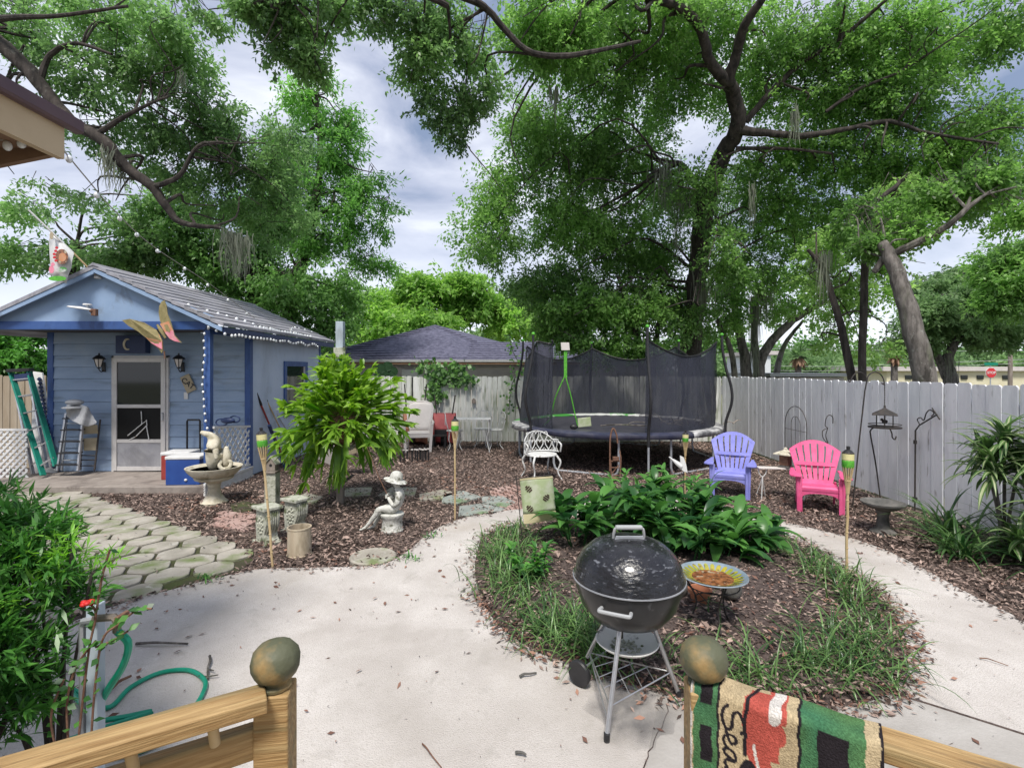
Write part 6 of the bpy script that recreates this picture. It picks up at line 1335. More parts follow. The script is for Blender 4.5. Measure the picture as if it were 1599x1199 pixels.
def nearest_branches(mb, paths, clumps, r_, per=3):
    allp = [(p, rr) for c_, rs in paths for p, rr in zip(c_, rs)]
    for (a, b, rx, rz_, Y, ryd, nn) in clumps:
        c_ = P(a, b, Y); s_ = Y/F
        for k in range(per):
            tgt = c_+Vector((random.uniform(-.6,.6)*rx*s_, random.uniform(-.6,.6)*ryd, random.uniform(-.3,.6)*rz_*s_)); p, rr = min(allp, key=lambda q: (q[0]-tgt).length+abs(random.gauss(0,1.3)))
            dl = (tgt-p).length*.13; m1 = p.lerp(tgt, .33)+Vector((random.gauss(0,dl), random.gauss(0,dl), random.gauss(0,dl)+dl)); m2 = p.lerp(tgt, .68)+Vector((random.gauss(0,dl), random.gauss(0,dl), random.gauss(0,dl)+dl)); r0 = min(rr*.6, r_*1.1); mb.tube(catmull([p, m1, m2, tgt], 4), [r0*(1-.85*i/12)+.003 for i in range(13)], 6, cap=False)
def tree(name, label, m, lm, paths, clumps, group=None, base=None, branch_r=.03, per=2, twf=.15, twr=.008, trunk_m=None, moss=(), **kw):
    pp = [tpath(p) for p in paths]; b = base or pp[0][0][0]; t = thing(name, label, 'tree', (b[0], b[1], 0), 0, group); mb = MB()
    for c_, rr in pp: mb.tube(c_, rr, 12 if rr[0] > .12 else 8, cap=True)
    nearest_branches(mb, pp, clumps, branch_r, per); mb.build('trunk', m, t, world=True, smooth=True, fix=False)
    cr_, tw = crown('crown', lm, clumps, t, **kw)
    if twf: twigs(t, m, tw, twf, twr)
    for mo in moss: mossclump(t, *mo)
    return t
def mossclump(par, px, py, Y, wpx, hpx, n=60):
    c_ = P(px, py, Y); s_ = Y/F; n_ = n; b_ = np.array(c_)+np.stack([rng.normal(size=n_)*wpx*s_*.4, rng.normal(size=n_)*wpx*s_*.4, rng.normal(size=n_)*hpx*s_*.08], 1)
    K = 6; t = np.linspace(0, 1, K)[None, :, None]; ln = (hpx*s_*(.3+.7*rng.random(n_)))[:, None, None]; sw = rng.normal(size=(n_, 1, 3))*.05
    Pp = b_[:, None, :]+t*ln*np.array([0,0,-1.])+np.sin(t*5+rng.random((n_,1,1))*6)*.02+sw*t; W_ = np.tile(np.linspace(.022,.004,K)[None], (n_,1))*(.5+rng.random((n_,1)))
    sd = rng.normal(size=(n_, 3))*np.array([1,1,.1]); ribbons('hanging_moss', Pp, W_, sd, 'moss', par, rng.random(n_))
# big oak right of centre
oak_paths = [
 [(1075,700,15,44),(1078,560,15,34),(1086,470,14.6,30),(1092,400,14.2,29),(1102,320,13.6,30),(1128,245,13,27),(1152,200,12.4,23),(1146,150,12,22),(1136,125,11.6,20)],
 [(1136,128,11.6,18),(1108,95,11.2,16),(1095,45,10.8,15),(1060,12,10.4,14),(1010,-5,10,12),(930,-30,9.4,10)],
 [(1136,128,11.6,18),(1152,80,11.2,15),(1163,40,10.8,14),(1190,0,10.4,12),(1215,-50,10,10)],
 [(1152,203,12.4,16),(1200,208,12.2,11),(1262,212,12,10),(1330,200,11.8,7),(1390,190,11.6,7),(1450,208,11.4,5),(1560,225,11,4)],
 [(1165,190,12.4,10),(1200,150,12.2,10),(1250,100,12,8),(1310,62,11.6,7),(1350,30,11.2,6),(1390,-5,10.8,5)],
 [(1098,325,13.7,12),(1085,285,13.4,10),(1062,255,13.2,8),(1040,262,13,5)],
 [(1290,175,11.8,5),(1340,140,11.6,5),(1400,115,11.4,4),(1450,85,11.2,4)],
 [(1150,232,12.6,7),(1220,232,12.4,5),(1300,240,12.2,4)]]
oak_cl = [(1000,40,110,60,10.5,1.6,620),(880,60,90,60,9.6,1.3,420),(1110,40,90,60,11,1.6,380),(1230,60,110,70,11.4,1.7,520),(1370,60,110,70,11.2,1.6,520),(1490,70,110,60,11,1.5,330),
 (1290,140,120,50,11.6,1.5,480),(1180,130,70,60,12.5,1.5,280),(1400,170,120,45,11.4,1.5,430),(1520,190,90,45,11,1.4,300),(1060,150,80,60,12.6,1.6,350),(960,130,90,55,11.4,1.5,360),
 (980,230,90,70,13,1.6,520),(900,250,80,70,12.6,1.5,430),(830,210,80,75,12,1.4,430),(1050,300,70,60,14.5,1.3,330),(880,340,90,70,13,1.6,520),(960,350,90,70,13.6,1.6,520),(780,290,70,70,12,1.3,280),(765,370,60,55,12.2,1.2,250),
 (1220,250,90,50,12.4,1.4,380),(1340,250,100,45,12,1.4,400),(1470,250,100,45,11.6,1.4,400),(1570,270,60,45,11.2,1.3,220),(1250,320,100,60,13.4,1.6,440),(1370,320,90,50,12.8,1.4,320),(1500,310,90,35,12,1.3,260),
 (1160,330,70,70,14.6,1.4,360),(1040,400,80,60,14.6,1.4,380),(930,430,90,55,13.8,1.4,420),(850,430,70,50,13.2,1.2,300),(1190,420,80,60,15.2,1.4,300),(830,60,70,50,9.4,1.1,300),(1560,30,60,50,10.6,1.2,160),(1000,470,70,40,13.0,1.2,260),(900,510,60,36,13.4,1.1,220),(1060,500,50,40,13.2,.9,160),(1130,400,50,60,11.6,.8,150),(1090,300,60,50,11.8,.9,130)]
tree('oak_tree', 'big dark trunked live oak behind the back fence with crown over the yard', 'bark', 'leafoak', oak_paths, oak_cl, leafL=.10, leafW=.048, perm=25, dens=.80, back=.9, tl=.42, branch_r=.040, per=2, twf=.22, twr=.010,
 moss=[(1243,170,11.9,5,62,40),(1240,175,11.9,7,50,30),(1038,262,13,26,80,120),(1060,300,13.5,20,120,60),(860,140,10.8,3,60,20),(1175,290,12.6,6,80,26),(1100,430,14,22,110,80),(870,140,11,4,50,20)])
# upper left branch system (second oak, trunk outside the frame to the left)
lo_paths = [[(-420,700,9.5,70),(-380,300,9.3,60),(-240,40,9.2,48),(-120,10,9.1,34),(-40,40,9,26),(20,85,9,22),(62,130,9,20),(110,188,9,18),(165,222,9,18),(198,262,9.1,16),(238,292,9.2,15),(262,325,9.3,12),(285,348,9.4,9),(345,356,9.6,5)],
 [(62,125,9,10),(80,85,9,8),(120,68,8.8,6),(175,85,8.7,4)],[(150,212,9,9),(190,185,8.9,7),(240,160,8.8,4),(262,152,8.8,3)],[(238,292,9.2,9),(280,275,9.1,7),(310,228,9,5),(350,222,9,3)],[(-40,42,9,14),(10,28,8.6,9),(90,25,8.2,6),(200,10,8,4)]]
lo_cl = [(40,30,80,50,9.2,1.1,330),(160,30,80,45,8.8,1.1,330),(260,40,60,45,8.6,1.0,230),(110,110,70,50,9.4,1.1,260),(210,120,70,50,9,1.0,260),(280,110,55,40,9,.9,170),(40,180,60,50,9.6,1.1,100),(160,200,60,45,9.8,1.0,120),
 (260,190,70,45,9.4,1.0,260),(330,180,60,45,9.6,1.0,250),(350,240,70,50,10,1.1,300),(270,260,60,40,10,1.0,220),(400,270,60,50,10.4,1.1,260),(440,230,50,45,10.6,1.0,200),(340,320,70,45,10.4,1.0,260),(60,290,50,26,10.5,1.0,60),(150,310,40,16,10.2,.9,30),(430,340,60,50,11,1.0,240)]
tree('oak_tree', 'dark limb oak reaching in from the upper left over the shed', 'bark', 'leafleft', lo_paths, lo_cl, leafL=.095, leafW=.042, perm=22, dens=.58, back=.7, tl=.36, branch_r=.03, per=2, twf=.25, twr=.008,
 moss=[(172,235,9,14,70,70),(190,250,9.2,10,60,40),(365,365,10,22,75,110),(380,372,10,18,70,60),(285,115,9,8,50,20)])
# near branches hanging at the top edge
nb_paths = [[(-200,-500,5,40),(120,-330,6,26),(330,-120,6.6,18),(420,-40,7,12),(440,10,7.2,5)],[(330,-120,6.6,14),(560,-60,7,12),(640,-20,7.3,9),(700,10,7.6,9)],[(640,-30,8,12),(740,2,8.2,11),(770,25,8.4,10),(822,78,8.6,9),(878,88,8.8,9),(930,80,9.2,7),(1000,65,9.8,5)]]
nb_cl = [(440,25,60,35,7.2,.6,210),(480,75,45,30,7.4,.5,150),(400,5,40,25,7,.5,110),(500,20,50,35,7.4,.6,160),(420,75,22,30,7.2,.3,50),(490,108,22,14,7.4,.3,40),(570,20,50,35,7.8,.6,150),(650,30,60,45,8,.8,230),(660,110,55,40,8.4,.8,190),(700,180,50,40,9,.8,170),(730,60,60,60,8.4,.9,260),(745,150,50,50,9,.9,200),(310,10,30,14,7.2,.4,50)]
tree('oak_tree', 'high oak branches hanging into the top centre of the view', 'bark', 'leafleft', nb_paths, nb_cl, leafL=.08, leafW=.04, perm=22, dens=.7, back=.3, tl=.26, branch_r=.02, per=2, twf=.3, twr=.006)
# trees behind the shed
tree('dense_tree', 'tall feathery tree between the shed roof and the open sky', 'bark', 'leafmid', [[(430,640,17,26),(450,500,17,22),(480,380,17,16),(500,260,17,10),(495,150,17,5)]],
 [(470,170,34,34,17,1.2,130),(500,140,30,16,17,.9,70),(530,180,28,18,17,.9,80),(450,230,50,40,17,1.6,220),(520,240,40,30,17,1.2,150),(480,300,60,45,17,1.8,260),(550,290,45,25,17,1.2,120),(580,275,26,10,17,.7,36),(560,340,40,25,17,1.2,110),(590,345,24,12,17,.7,36),(500,380,70,45,17,1.8,260),(570,410,40,25,17.4,1.2,90),(430,330,50,50,17,1.8,220),(600,312,20,8,17,.6,24),(540,215,34,14,17,.8,60)],
 leafL=.17, leafW=.055, perm=24, dens=.62, tl=.6, branch_r=.05, per=1, twf=.3, twr=.014)
tree('dense_tree', 'dark dense tree standing right behind the shed roof ridge', 'bark', 'leafdark', [[(400,640,14.5,28),(400,500,14.5,24),(395,420,14.5,16)]],
 [(380,400,70,60,14.5,1.8,420),(460,440,70,60,14.8,1.8,420),(320,400,60,50,14,1.6,260),(400,480,70,50,14.8,1.6,260),(500,500,55,45,15.5,1.4,260),(420,350,60,40,14.5,1.4,230),(530,450,40,45,16,1.2,180),(300,350,45,35,13.5,1.2,120)],
 leafL=.13, leafW=.06, perm=24, dens=.75, tl=.45, branch_r=.05, per=2, twf=.2, twr=.012)
tree('leafy_tree', 'pale green tree glimpsed behind the left end of the shed roof', 'bark', 'leafleft', [[(100,640,13.5,24),(110,480,13.5,18),(120,380,13.5,9)]],
 [(60,330,50,26,13.5,1.3,60),(180,350,50,26,13.5,1.3,70),(250,380,60,35,13.5,1.3,150),(30,400,50,30,13.5,1.2,80),(130,400,60,35,13.5,1.3,110),(230,320,50,30,13.5,1.1,90),(210,410,60,20,13.5,1.0,130)],
 leafL=.13, leafW=.06, perm=22, tl=.45, branch_r=.03, per=1, twf=.2, twr=.01)
tree('leafy_shrub', 'bright green shrub growing beyond the tan fence beside the ladder', 'bark', 'leafbush', [[(10,740,10.6,10),(20,640,10.6,7),(25,590,10.6,4)]],
 [(20,550,60,32,10.6,.9,300),(-60,560,60,40,10.4,.9,250),(50,575,40,22,10.8,.6,160),(10,520,50,16,10.6,.6,120)], leafL=.12, leafW=.05, perm=20, tl=.3, branch_r=.015, per=1, twf=.1)
tree('lime_tree', 'bright lime green tree rising behind the neighbour house roof', 'bark', 'leaflime', [[(680,640,30,22),(680,520,30,18),(675,470,30,8)]],
 [(620,470,60,35,30,2.5,280),(690,460,60,30,30,2.5,280),(750,475,50,28,30,2.2,220),(650,440,36,14,30,1.6,110),(720,436,40,12,30,1.6,110),(590,500,45,35,29,2,200),(660,510,80,26,28,2,300),(790,500,40,28,31,2,150),(560,470,30,24,29,1.6,100)],
 leafL=.30, leafW=.13, perm=26, tl=.9, branch_r=.08, per=1, twf=.1, twr=.02)
tree('hazy_tree', 'pale grey green tree between the lime tree and the trampoline poles', 'barkpale', 'leaffar', [[(830,640,38,20),(830,540,38,14),(828,500,38,8)]],
 [(800,480,36,30,38,2.5,190),(840,490,40,30,38,2.5,200),(870,520,36,24,38,2.2,150),(760,520,40,22,37,2,130),(815,450,22,12,38,1.4,50)], leafL=.36, leafW=.16, perm=24, tl=1.0, branch_r=.08, per=1, twf=.1, twr=.02)
tree('understory_tree', 'thin stemmed leafy tree behind the trampoline net', 'bark', 'leafoak', [[(1010,690,14,16),(1002,560,14,12),(985,490,14,8),(965,430,14,5)],[(1010,690,14,10),(1025,540,14.2,8),(1035,450,14.4,5)],[(990,690,14,8),(960,560,14,6),(925,490,14,4)]],
 [(900,480,60,40,14,1.2,280),(970,490,60,45,14.2,1.2,300),(1030,470,60,50,15.5,1.0,260),(880,530,45,24,14,.9,150),(950,545,60,24,14,.9,170),(1110,480,50,60,16,1.2,230),(840,490,26,30,14,.8,90),(1010,540,40,20,14,.8,120)],
 leafL=.12, leafW=.06, perm=22, dens=.6, tl=.38, branch_r=.02, per=2, twf=.3, twr=.008)
tree('multi_trunk_tree', 'mossy multi trunk tree right behind the trampoline corner', 'barkpale', 'leafbright', [[(1165,680,17,20),(1165,570,17,16),(1150,500,17,10),(1140,430,17,6)],[(1183,680,17,22),(1185,580,17,17),(1200,540,17,14),(1240,500,17,11),(1290,470,17,7)],[(1150,680,16,12),(1145,560,16,9),(1120,500,16,6)],[(1205,680,18,11),(1212,590,18,10),(1225,540,18,7),(1255,500,18,4)],[(1183,580,17,12),(1178,520,17,11),(1185,450,17,7)]],
 [(1160,440,60,45,17,1.4,260),(1230,460,60,35,17,1.4,220),(1290,480,50,28,17,1.2,150),(1200,500,50,20,17.4,1,70),(1270,420,70,45,17,1.4,260),(1140,500,36,30,16.5,1,110),(1250,370,80,40,16,1.4,260)],
 leafL=.13, leafW=.065, perm=18, dens=.5, tl=.4, branch_r=.02, per=1, twf=.25, twr=.009, moss=[(1178,470,16.8,14,90,110),(1195,430,16.8,20,90,110),(1130,450,16,14,70,50),(1270,390,15.5,14,70,50),(1180,540,16.8,6,80,50)])
tree('slender_tree', 'slim dark tree with two close stems behind the right fence', 'bark', 'leafbright', [[(1349,680,10.5,13),(1347,560,10.5,11),(1350,460,10.5,11),(1352,380,10.5,10),(1358,320,10.6,9)],[(1343,680,10.6,13),(1325,560,10.7,12),(1305,480,10.8,10),(1285,420,11,8),(1262,390,11,5)],[(1358,320,10.6,8),(1395,295,10.6,7),(1420,270,10.6,5)]],
 [(1310,380,60,45,11.2,1.1,230),(1390,420,45,50,11.4,1.0,170),(1340,470,60,40,11.6,1,190),(1300,520,36,26,12,.8,80),(1400,350,60,40,11,1.1,220),(1370,540,30,26,11.6,.7,60),(1420,300,60,34,10.8,1,180),(1280,440,50,40,11.6,1,150)],
 leafL=.10, leafW=.052, perm=20, dens=.45, back=.5, tl=.34, branch_r=.018, per=2, twf=.3, twr=.007, moss=[(1287,400,10.9,16,80,70),(1360,380,11,8,60,30)])
tree('leaning_tree', 'thick pale trunked tree leaning left behind the right fence', 'barkpale', 'leafoak', [[(1462,690,9,32),(1447,600,9,32),(1428,520,9,29),(1411,460,9.1,25),(1394,410,9.2,21),(1378,380,9.3,16)],[(1365,425,9.4,9),(1385,402,9.3,12),(1430,380,9,12),(1465,362,8.8,11),(1490,345,8.6,9),(1515,322,8.5,7),(1545,300,8.4,4)]],
 [(1540,285,50,34,9,.9,170),(1590,330,36,30,9,.8,90),(1350,340,50,34,10.2,.8,110),(1480,300,60,30,9.2,.8,160),(1375,370,34,20,9.6,.5,90),(1420,365,46,24,9.3,.6,120)], leafL=.09, leafW=.048, perm=24, dens=.8, back=.0, tl=.3, branch_r=.02, per=2, twf=.3, twr=.006)
tree('spreading_oak', 'rounded mid distance oak with twin mossy trunks at right', 'barkpale', 'leaffar', [[(1490,660,24,20),(1484,590,24,20),(1480,560,24,15),(1500,520,24,10)],[(1478,590,24,12),(1462,550,24,10),(1450,530,24,8)]],
 [(1500,505,60,28,24,2,340),(1450,490,40,30,24,1.8,220),(1550,520,45,24,24,1.8,230),(1490,470,60,26,25,2,260),(1540,470,50,30,26,2,220),(1430,530,30,20,24,1.4,90),(1440,440,40,24,27,1.6,130),(1500,430,50,20,28,1.6,140)],
 leafL=.22, leafW=.10, perm=24, tl=.7, branch_r=.04, per=1, twf=.15, twr=.014, moss=[(1486,560,23.6,12,50,40)])
tree('spreading_oak', 'dark green tree cut by the right edge of the view', 'bark', 'leafoak', [[(1660,660,20,26),(1640,520,20,22),(1620,440,20,12)]],
 [(1590,400,45,36,20,1.6,260),(1560,430,36,28,20,1.4,170),(1610,460,40,30,20,1.5,170),(1650,390,50,50,20,1.6,180),(1565,470,34,20,20,1.2,90)], leafL=.17, leafW=.08, perm=26, tl=.5, branch_r=.04, per=1, twf=.15, twr=.012)
def palm(label, px, py, Y, r_px, dead):
    b = P(px, 640, Y); t = thing('fan_palm', label, 'palm', (b.x, Y, 0), 0, 'fan palms beyond the right fence'); c_ = P(px, py, Y); s_ = Y/F
    MB().tube([(b.x,Y,0), c_], [.22,.18], 10).build('trunk', 'barkpale', t, world=True, smooth=True)
    for nm, m, n_, rise in (('crown','palmdead' if dead == 2 else 'leaffar', 90, (-.2,1.3)), ('dead_skirt','palmdead', 70, (-1.4,-.5))):
        az = rng.random(n_)*2*PI; ri = rng.uniform(*rise, n_); ln = r_px*s_*(.7+.4*rng.random(n_)); Pp, sd = arcs(np.tile(np.array(c_), (n_,1)), az, ln, ri, 5, .5)
        W_ = np.tile(np.array([.02,.05,.35,.30,.03])[None], (n_,1))*r_px*s_/1.8; ribbons(nm, Pp, W_, sd, m, t, rng.random(n_))
palm('fan palm with green head beyond the carport roof', 1247, 556, 34, 22, 1); palm('fan palm with a fully brown dead head left of the leaning trunk', 1397, 556, 34, 18, 2)
def farwood(name, label, cl, m, leafL, kind=None, **kw):
    o, tw = crown(name, m, cl, None, leafL=leafL, leafW=leafL*.5, **kw); tag(o, label, 'trees', None, 'stuff'); return o
farwood('far_woods', 'bright green far thicket seen above the right fence', [(px_, 585+random.uniform(-8,6), 40, 20, 60+random.uniform(-6,6), 3, 130) for px_ in range(1150,1720,34)]+[(px_, 570, 50, 26, 75, 4, 130) for px_ in range(1120,1740,50)], 'leaffar', .55, tl=1.3, perm=18, droop=0)
farwood('far_woods', 'dark green far tree line behind the street', [(px_, 560+random.uniform(-10,10), 50, 30, 90, 5, 120) for px_ in range(520,1800,60)], 'leafdark', .8, tl=2, perm=18, droop=0)
# ivy and split leaf vine on the back fence
def climber(name, label, pts, m, base, L_=.10, W_=.09, nper=14, spread=.10):
    t = thing(name, label, 'vine', base); out = []; mb = MB(); c_ = catmull([Vector(p) for p in pts], 6); mb.tube(c_, .008, 5); mb.build('stem', 'bark', t, world=True, fix=False)
    ps = np.array([list(p) for p in c_]); pp = np.repeat(ps, nper, 0)+rng.normal(size=(len(ps)*nper, 3))*np.array([spread, spread*.35, spread]); d = rng.normal(size=pp.shape)*np.array([1,.4,.7])+np.array([0,-.5,-.4])
    npmesh('leaves', leafquads(pp, d, L_*(.6+.7*rng.random(len(pp))), W_*(.6+.7*rng.random(len(pp))), rng.normal(size=pp.shape)*.3+np.array([0,-1.,.2])).reshape(-1, 3), 4, m, t, rng.random(len(pp))); return t
yv = 13.12
climber('ivy_vine', 'leafy ivy clump spilling over the back fence behind the patio chair', [P(652,574,13.4), P(675,572,13.3), P(690,578,13.1), P(715,574,13.2), P(722,585,yv), P(700,592,yv), P(680,590,yv), P(678,612,yv), P(684,622,yv)], 'leafdark', (-2,13.3,0), .12, .11, 10, .11)
climber('ivy_vine', 'thin ivy strand trailing right along the fence top', [P(700,588,13.1), P(718,594,13.08), P(735,593,13.08), P(744,594,13.08)], 'leafdark', (-1.2,13.2,0), .09, .08, 5, .05)
climber('ivy_vine', 'thin leafy vine climbing beside the left trampoline pole', [P(795,640,13.05), P(800,600,13.0), P(812,575,12.9), P(800,545,12.9), P(796,522,12.9)], 'leafdark', (0,13.0,0), .09, .07, 5, .10)
t = thing('split_leaf_plant', 'round leafed plant poking over the back fence left of the ivy', 'plant', (-3.2,13.6,0)); mb = MB()
out = []
for a_, b_ in ((596,575),(606,572),(614,580),(600,585),(612,588),(592,588)):
    c_ = P(a_, b_, 13.5); mb.add([c_+Vector((.13*math.cos(2*PI*k/10)*1.1, -.02*math.sin(k), .13*math.sin(2*PI*k/10))) for k in range(10)], [tuple(range(10))])
mb.build('leaf_blade', 'leafdark', t, world=True, solid=.004); MB().tube([(-3.2,13.6,0), P(604,585,13.5)], .015, 6).build('stem', 'bark', t, world=True)
# ---------------- staghorn fern ----------------
t = thing('staghorn_fern', 'huge bright green staghorn fern ball hanging on the wooden post', 'fern', (-2.28,6.92,0)); fc_ = np.array([-2.28,6.92,1.16])
n_ = 430; th = rng.random(n_)*2*PI; ph = rng.uniform(-.30, 1.5, n_); d = np.stack([np.cos(th)*np.cos(ph), np.sin(th)*np.cos(ph), np.sin(ph)], 1); b0 = fc_+d*np.array([.16,.16,.18])
ln = rng.uniform(.30,.80,n_)*(1-.16*np.clip(ph,0,1))*(1+.16*np.sin(th*3+1)); Pp, sd = arcs(b0, th, ln, ph+.12+rng.normal(size=n_)*.32, 7, .36)
K = 7; Wp = np.array([.018,.022,.030,.042,.062,.085,.07]); ribbons('fronds', Pp, np.tile(Wp, (n_,1))*rng.uniform(.7,1.15,(n_,1)), sd+rng.normal(size=sd.shape)*.45, 'fern', t, rng.random(n_)*.7, fold=.25)
tip = Pp[:, -1]; tdr = unit(Pp[:, -1]-Pp[:, -2]); FP = []; FS = []; FR = []
for q_ in range(6):
    a_ = (q_-2.5)*.42; dd = unit(tdr*math.cos(a_)+sd*math.sin(a_)+rng.normal(size=tdr.shape)*.35+np.array([0,0,.25])); l_ = rng.uniform(.07,.20,n_)[:, None, None]; tt = np.linspace(0,1,4)[None, :, None]
    FP.append((tip-tdr*.05)[:, None, :]+dd[:, None, :]*tt*l_+np.array([0,0,-.05])*tt**2); FS.append(np.cross(dd, rng.normal(size=dd.shape)*.7+np.array([0,0,1.]))); FR.append(.35+.65*rng.random(n_))
FPc = np.concatenate(FP); ribbons('frond_tips', FPc, np.tile(np.array([.040,.050,.040,.006]), (len(FPc),1))*rng.uniform(.6,1.3,(len(FPc),1)), np.concatenate(FS), 'fern', t, np.concatenate(FR), fold=.2)
for (px_, py_, n2) in ((480,745,6),(522,768,7),(505,715,4),(612,722,7),(578,730,4),(455,705,6),(630,690,5)):
    e_ = np.array(P(px_, py_, 6.75))+rng.normal(size=(n2,3))*.06; s0 = fc_+np.array([0,0,-.1])+(e_-fc_)*np.array([.2,.2,.1]); tt = np.linspace(0,1,7)[None, :, None]; Pp2 = s0[:, None]*(1-tt)+e_[:, None]*tt+np.array([0,0,.22])*(4*tt*(1-tt)); sd2 = rng.normal(size=(n2,3))*np.array([1,.4,.2])
    ribbons('hanging_fronds', Pp2, np.tile(np.array([.02,.03,.045,.07,.10,.09,.02]), (n2,1))*rng.uniform(.7,1.1,(n2,1)), sd2, 'fern', t, rng.random(n2)*.6+.1, fold=.2)
    tp3 = np.repeat(Pp2[:, 5], 4, 0); dd = unit(rng.normal(size=tp3.shape)*.5+np.array([0,0,-1.])); tt4 = np.linspace(0,1,4)[None, :, None]; ribbons('hanging_tips', tp3[:, None]+dd[:, None]*tt4*.17, np.tile(np.array([.03,.03,.022,.004]), (len(tp3),1)), rng.normal(size=tp3.shape), 'fern', t, rng.random(len(tp3)), fold=.2)
n3 = 900; dd = unit(rng.normal(size=(n3,3))); pp = fc_+np.array([0,0,-.08])+dd*rng.uniform(.08,.30,(n3,1)); npmesh('root_ball', leafquads(pp, rng.normal(size=(n3,3)), .16, .012).reshape(-1,3), 4, 'fernbrown', t, rng.random(n3))
MB().ball(tuple(fc_+np.array([0,0,-.08])), (.22,.22,.26), 14, 10).build('root_core', 'rust', t, world=True, smooth=True)
# ---------------- island plants ----------------
def leafy(name, label, pxs, n_, hrange, lrange, w_, m, cat='plant', stalks=True, droop=1.1, K=7, leaves_per=5, group=None, spread=.16, fold=.35, z0=.05):
    """one clump: stalks fan out from the base and carry broad arching leaves"""
    b = G(*pxs, .06); t = thing(name, label, cat, (b.x, b.y, 0), 0, group); base = np.array([b.x, b.y, z0])
    az = rng.random(n_)*2*PI; rad = spread*rng.random(n_)**.5; bb = base+np.stack([np.cos(az)*rad, np.sin(az)*rad, np.zeros(n_)], 1); h_ = rng.uniform(*hrange, n_); ln_ = np.stack([np.cos(az)*.35, np.sin(az)*.35, np.ones(n_)], 1)*h_[:, None]
    if stalks:
        mb = MB()
        for i in range(n_): mb.tube([tuple(bb[i]), tuple(bb[i]+ln_[i]*.5+rng.normal(size=3)*.01), tuple(bb[i]+ln_[i])], [.009,.007,.004], 5, cap=False)
        mb.build('stalks', 'leafbush', t, world=True, fix=False)
    PB, AZ, RI = [], [], []
    for k in range(leaves_per):
        f = .45+.6*k/leaves_per; PB.append(bb+ln_*f); AZ.append(az+rng.normal(size=n_)*1.1+(k % 2)*1.6-.8); RI.append(rng.uniform(.1,.9,n_)+.3*k/leaves_per)
    PB, AZ, RI = map(np.concatenate, (PB, AZ, RI)); N_ = len(PB); Pp, sd = arcs(PB, AZ, rng.uniform(*lrange, N_), RI, K, droop)
    prof = np.sin(np.linspace(.08,1,K)**.8*PI)*.95+.05; prof[-1] = .02; ribbons('leaves', Pp, prof[None]*w_*rng.uniform(.8,1.25,(N_,1)), sd+rng.normal(size=sd.shape)*.15, m, t, rng.random(N_)**1.4, fold=fold); return t
gl = [(905,850,'left end'),(960,838,'behind the grill lid'),(1015,850,'just behind the grill handle'),(1065,868,'right behind the glazed bowl rim'),(1120,872,'front right of the mass'),(1160,856,'right end near the path'),(1000,822,'rear centre'),(1060,828,'rear right'),(1120,840,'under the torch')]
for px_, py_, w__ in gl:
    leafy('broad_leaf_plant', 'broad leaved dark green ginger plant in the round bed, '+w__, (px_, py_), 13, ((.26,.52) if px_ < 1090 else (.14,.30)), (.20,.38), .10, 'ginger', group='broad leaved plants in the round bed', leaves_per=6, spread=.22)
leafy('light_leaf_plant', 'paler toothed leaf plant at the back of the round bed', (1005,808), 12, (.35,.55), (.14,.24), .045, 'gingerlight', leaves_per=8, spread=.3)
leafy('light_leaf_plant', 'paler narrow leaf plant near the white bird ornament', (1065,805), 11, (.38,.55), (.14,.22), .04, 'gingerlight', leaves_per=8, spread=.25)
leafy('small_shrub', 'small bright green shrub in the grassy left part of the bed', (822,900), 14, (.12,.26), (.07,.12), .045, 'leafbush', leaves_per=8, spread=.14)
for (a_, b_) in ((1186,822),(1168,818)):
    pass
o = MB().ball((0,0,0), (.035,.03,.03), 8, 6).build('flower_head', 'petalpink', smooth=True); c_ = P(1184,820,5.9); t = thing('pink_flower', 'pink flower beside the round bed at its right rear', 'flower', (c_.x, c_.y, 0)); o.parent = t; o.location = (0,0,c_.z)
k = o.modifiers.new('u', 'SUBSURF'); k.levels = 1; MB().tube([(0,0,0),(0,0,c_.z)], .004, 5).build('stem', 'leafbush', t)
def grassclump(label, px, py, n_, ln, name='grass_clump', group='border grass clumps round the bed', m='grassblade', w_=.010, spread=.10, rise=(.6,1.55), z0=.04, droop=1.6, cat='ornamental grass'):
    b = G(px, py, z0)
    if name == 'grass_clump': dv = Vector((icx-b.x, icy-b.y, 0)); b = b+dv.normalized()*.10
    t = thing(name, label, cat, (b.x, b.y, z0), 0, group); base = np.array([b.x, b.y, z0])+rng.normal(size=(n_,3))*np.array([spread,spread,0]); az = rng.random(n_)*2*PI
    Pp, sd = arcs(base, az, rng.uniform(ln*.55, ln*1.1, n_), rng.uniform(*rise, n_), 7, droop); W_ = np.array([.7,1,1,.9,.7,.45,.05])[None]*w_*rng.uniform(.7,1.2,(n_,1)); ribbons('blades', Pp, W_, sd, m, t, rng.random(n_), fold=.3); return t
gc = [(772,842),(800,835),(760,868),(765,900),(790,880),(772,925),(800,925),(795,955),(822,990),(850,985),(858,1012),(888,1005),(905,1030),(930,1042),(800,860)]
gw = ['nearest the bee flag stand','just right of the flag stand','at the bed edge below the flag','at the widest left bulge','beside the small shrub on its left','on the left edge facing the open concrete','inside the left edge below the small shrub','on the left edge halfway to the grill','on the edge left of the grill bowl','close left of the grill bowl','on the edge left of the grill wheel','inside the edge behind the grill wheel','hard behind the grill wheel','behind the grill ash pan','between flag stand and small shrub']
for (a_, b_), w__ in zip(gc, gw): grassclump('arching green border grass '+w__, a_, b_, random.randint(45,100), random.uniform(.30,.44))
gc2 = [(1225,848),(1255,870),(1285,880),(1300,905),(1330,915),(1345,945),(1368,965),(1385,1000),(1392,1035),(1375,1060),(1345,1075),(1310,1082),(1270,1085),(1225,1088),(1180,1085),(1140,1080),(1350,1020),(1290,1055)]
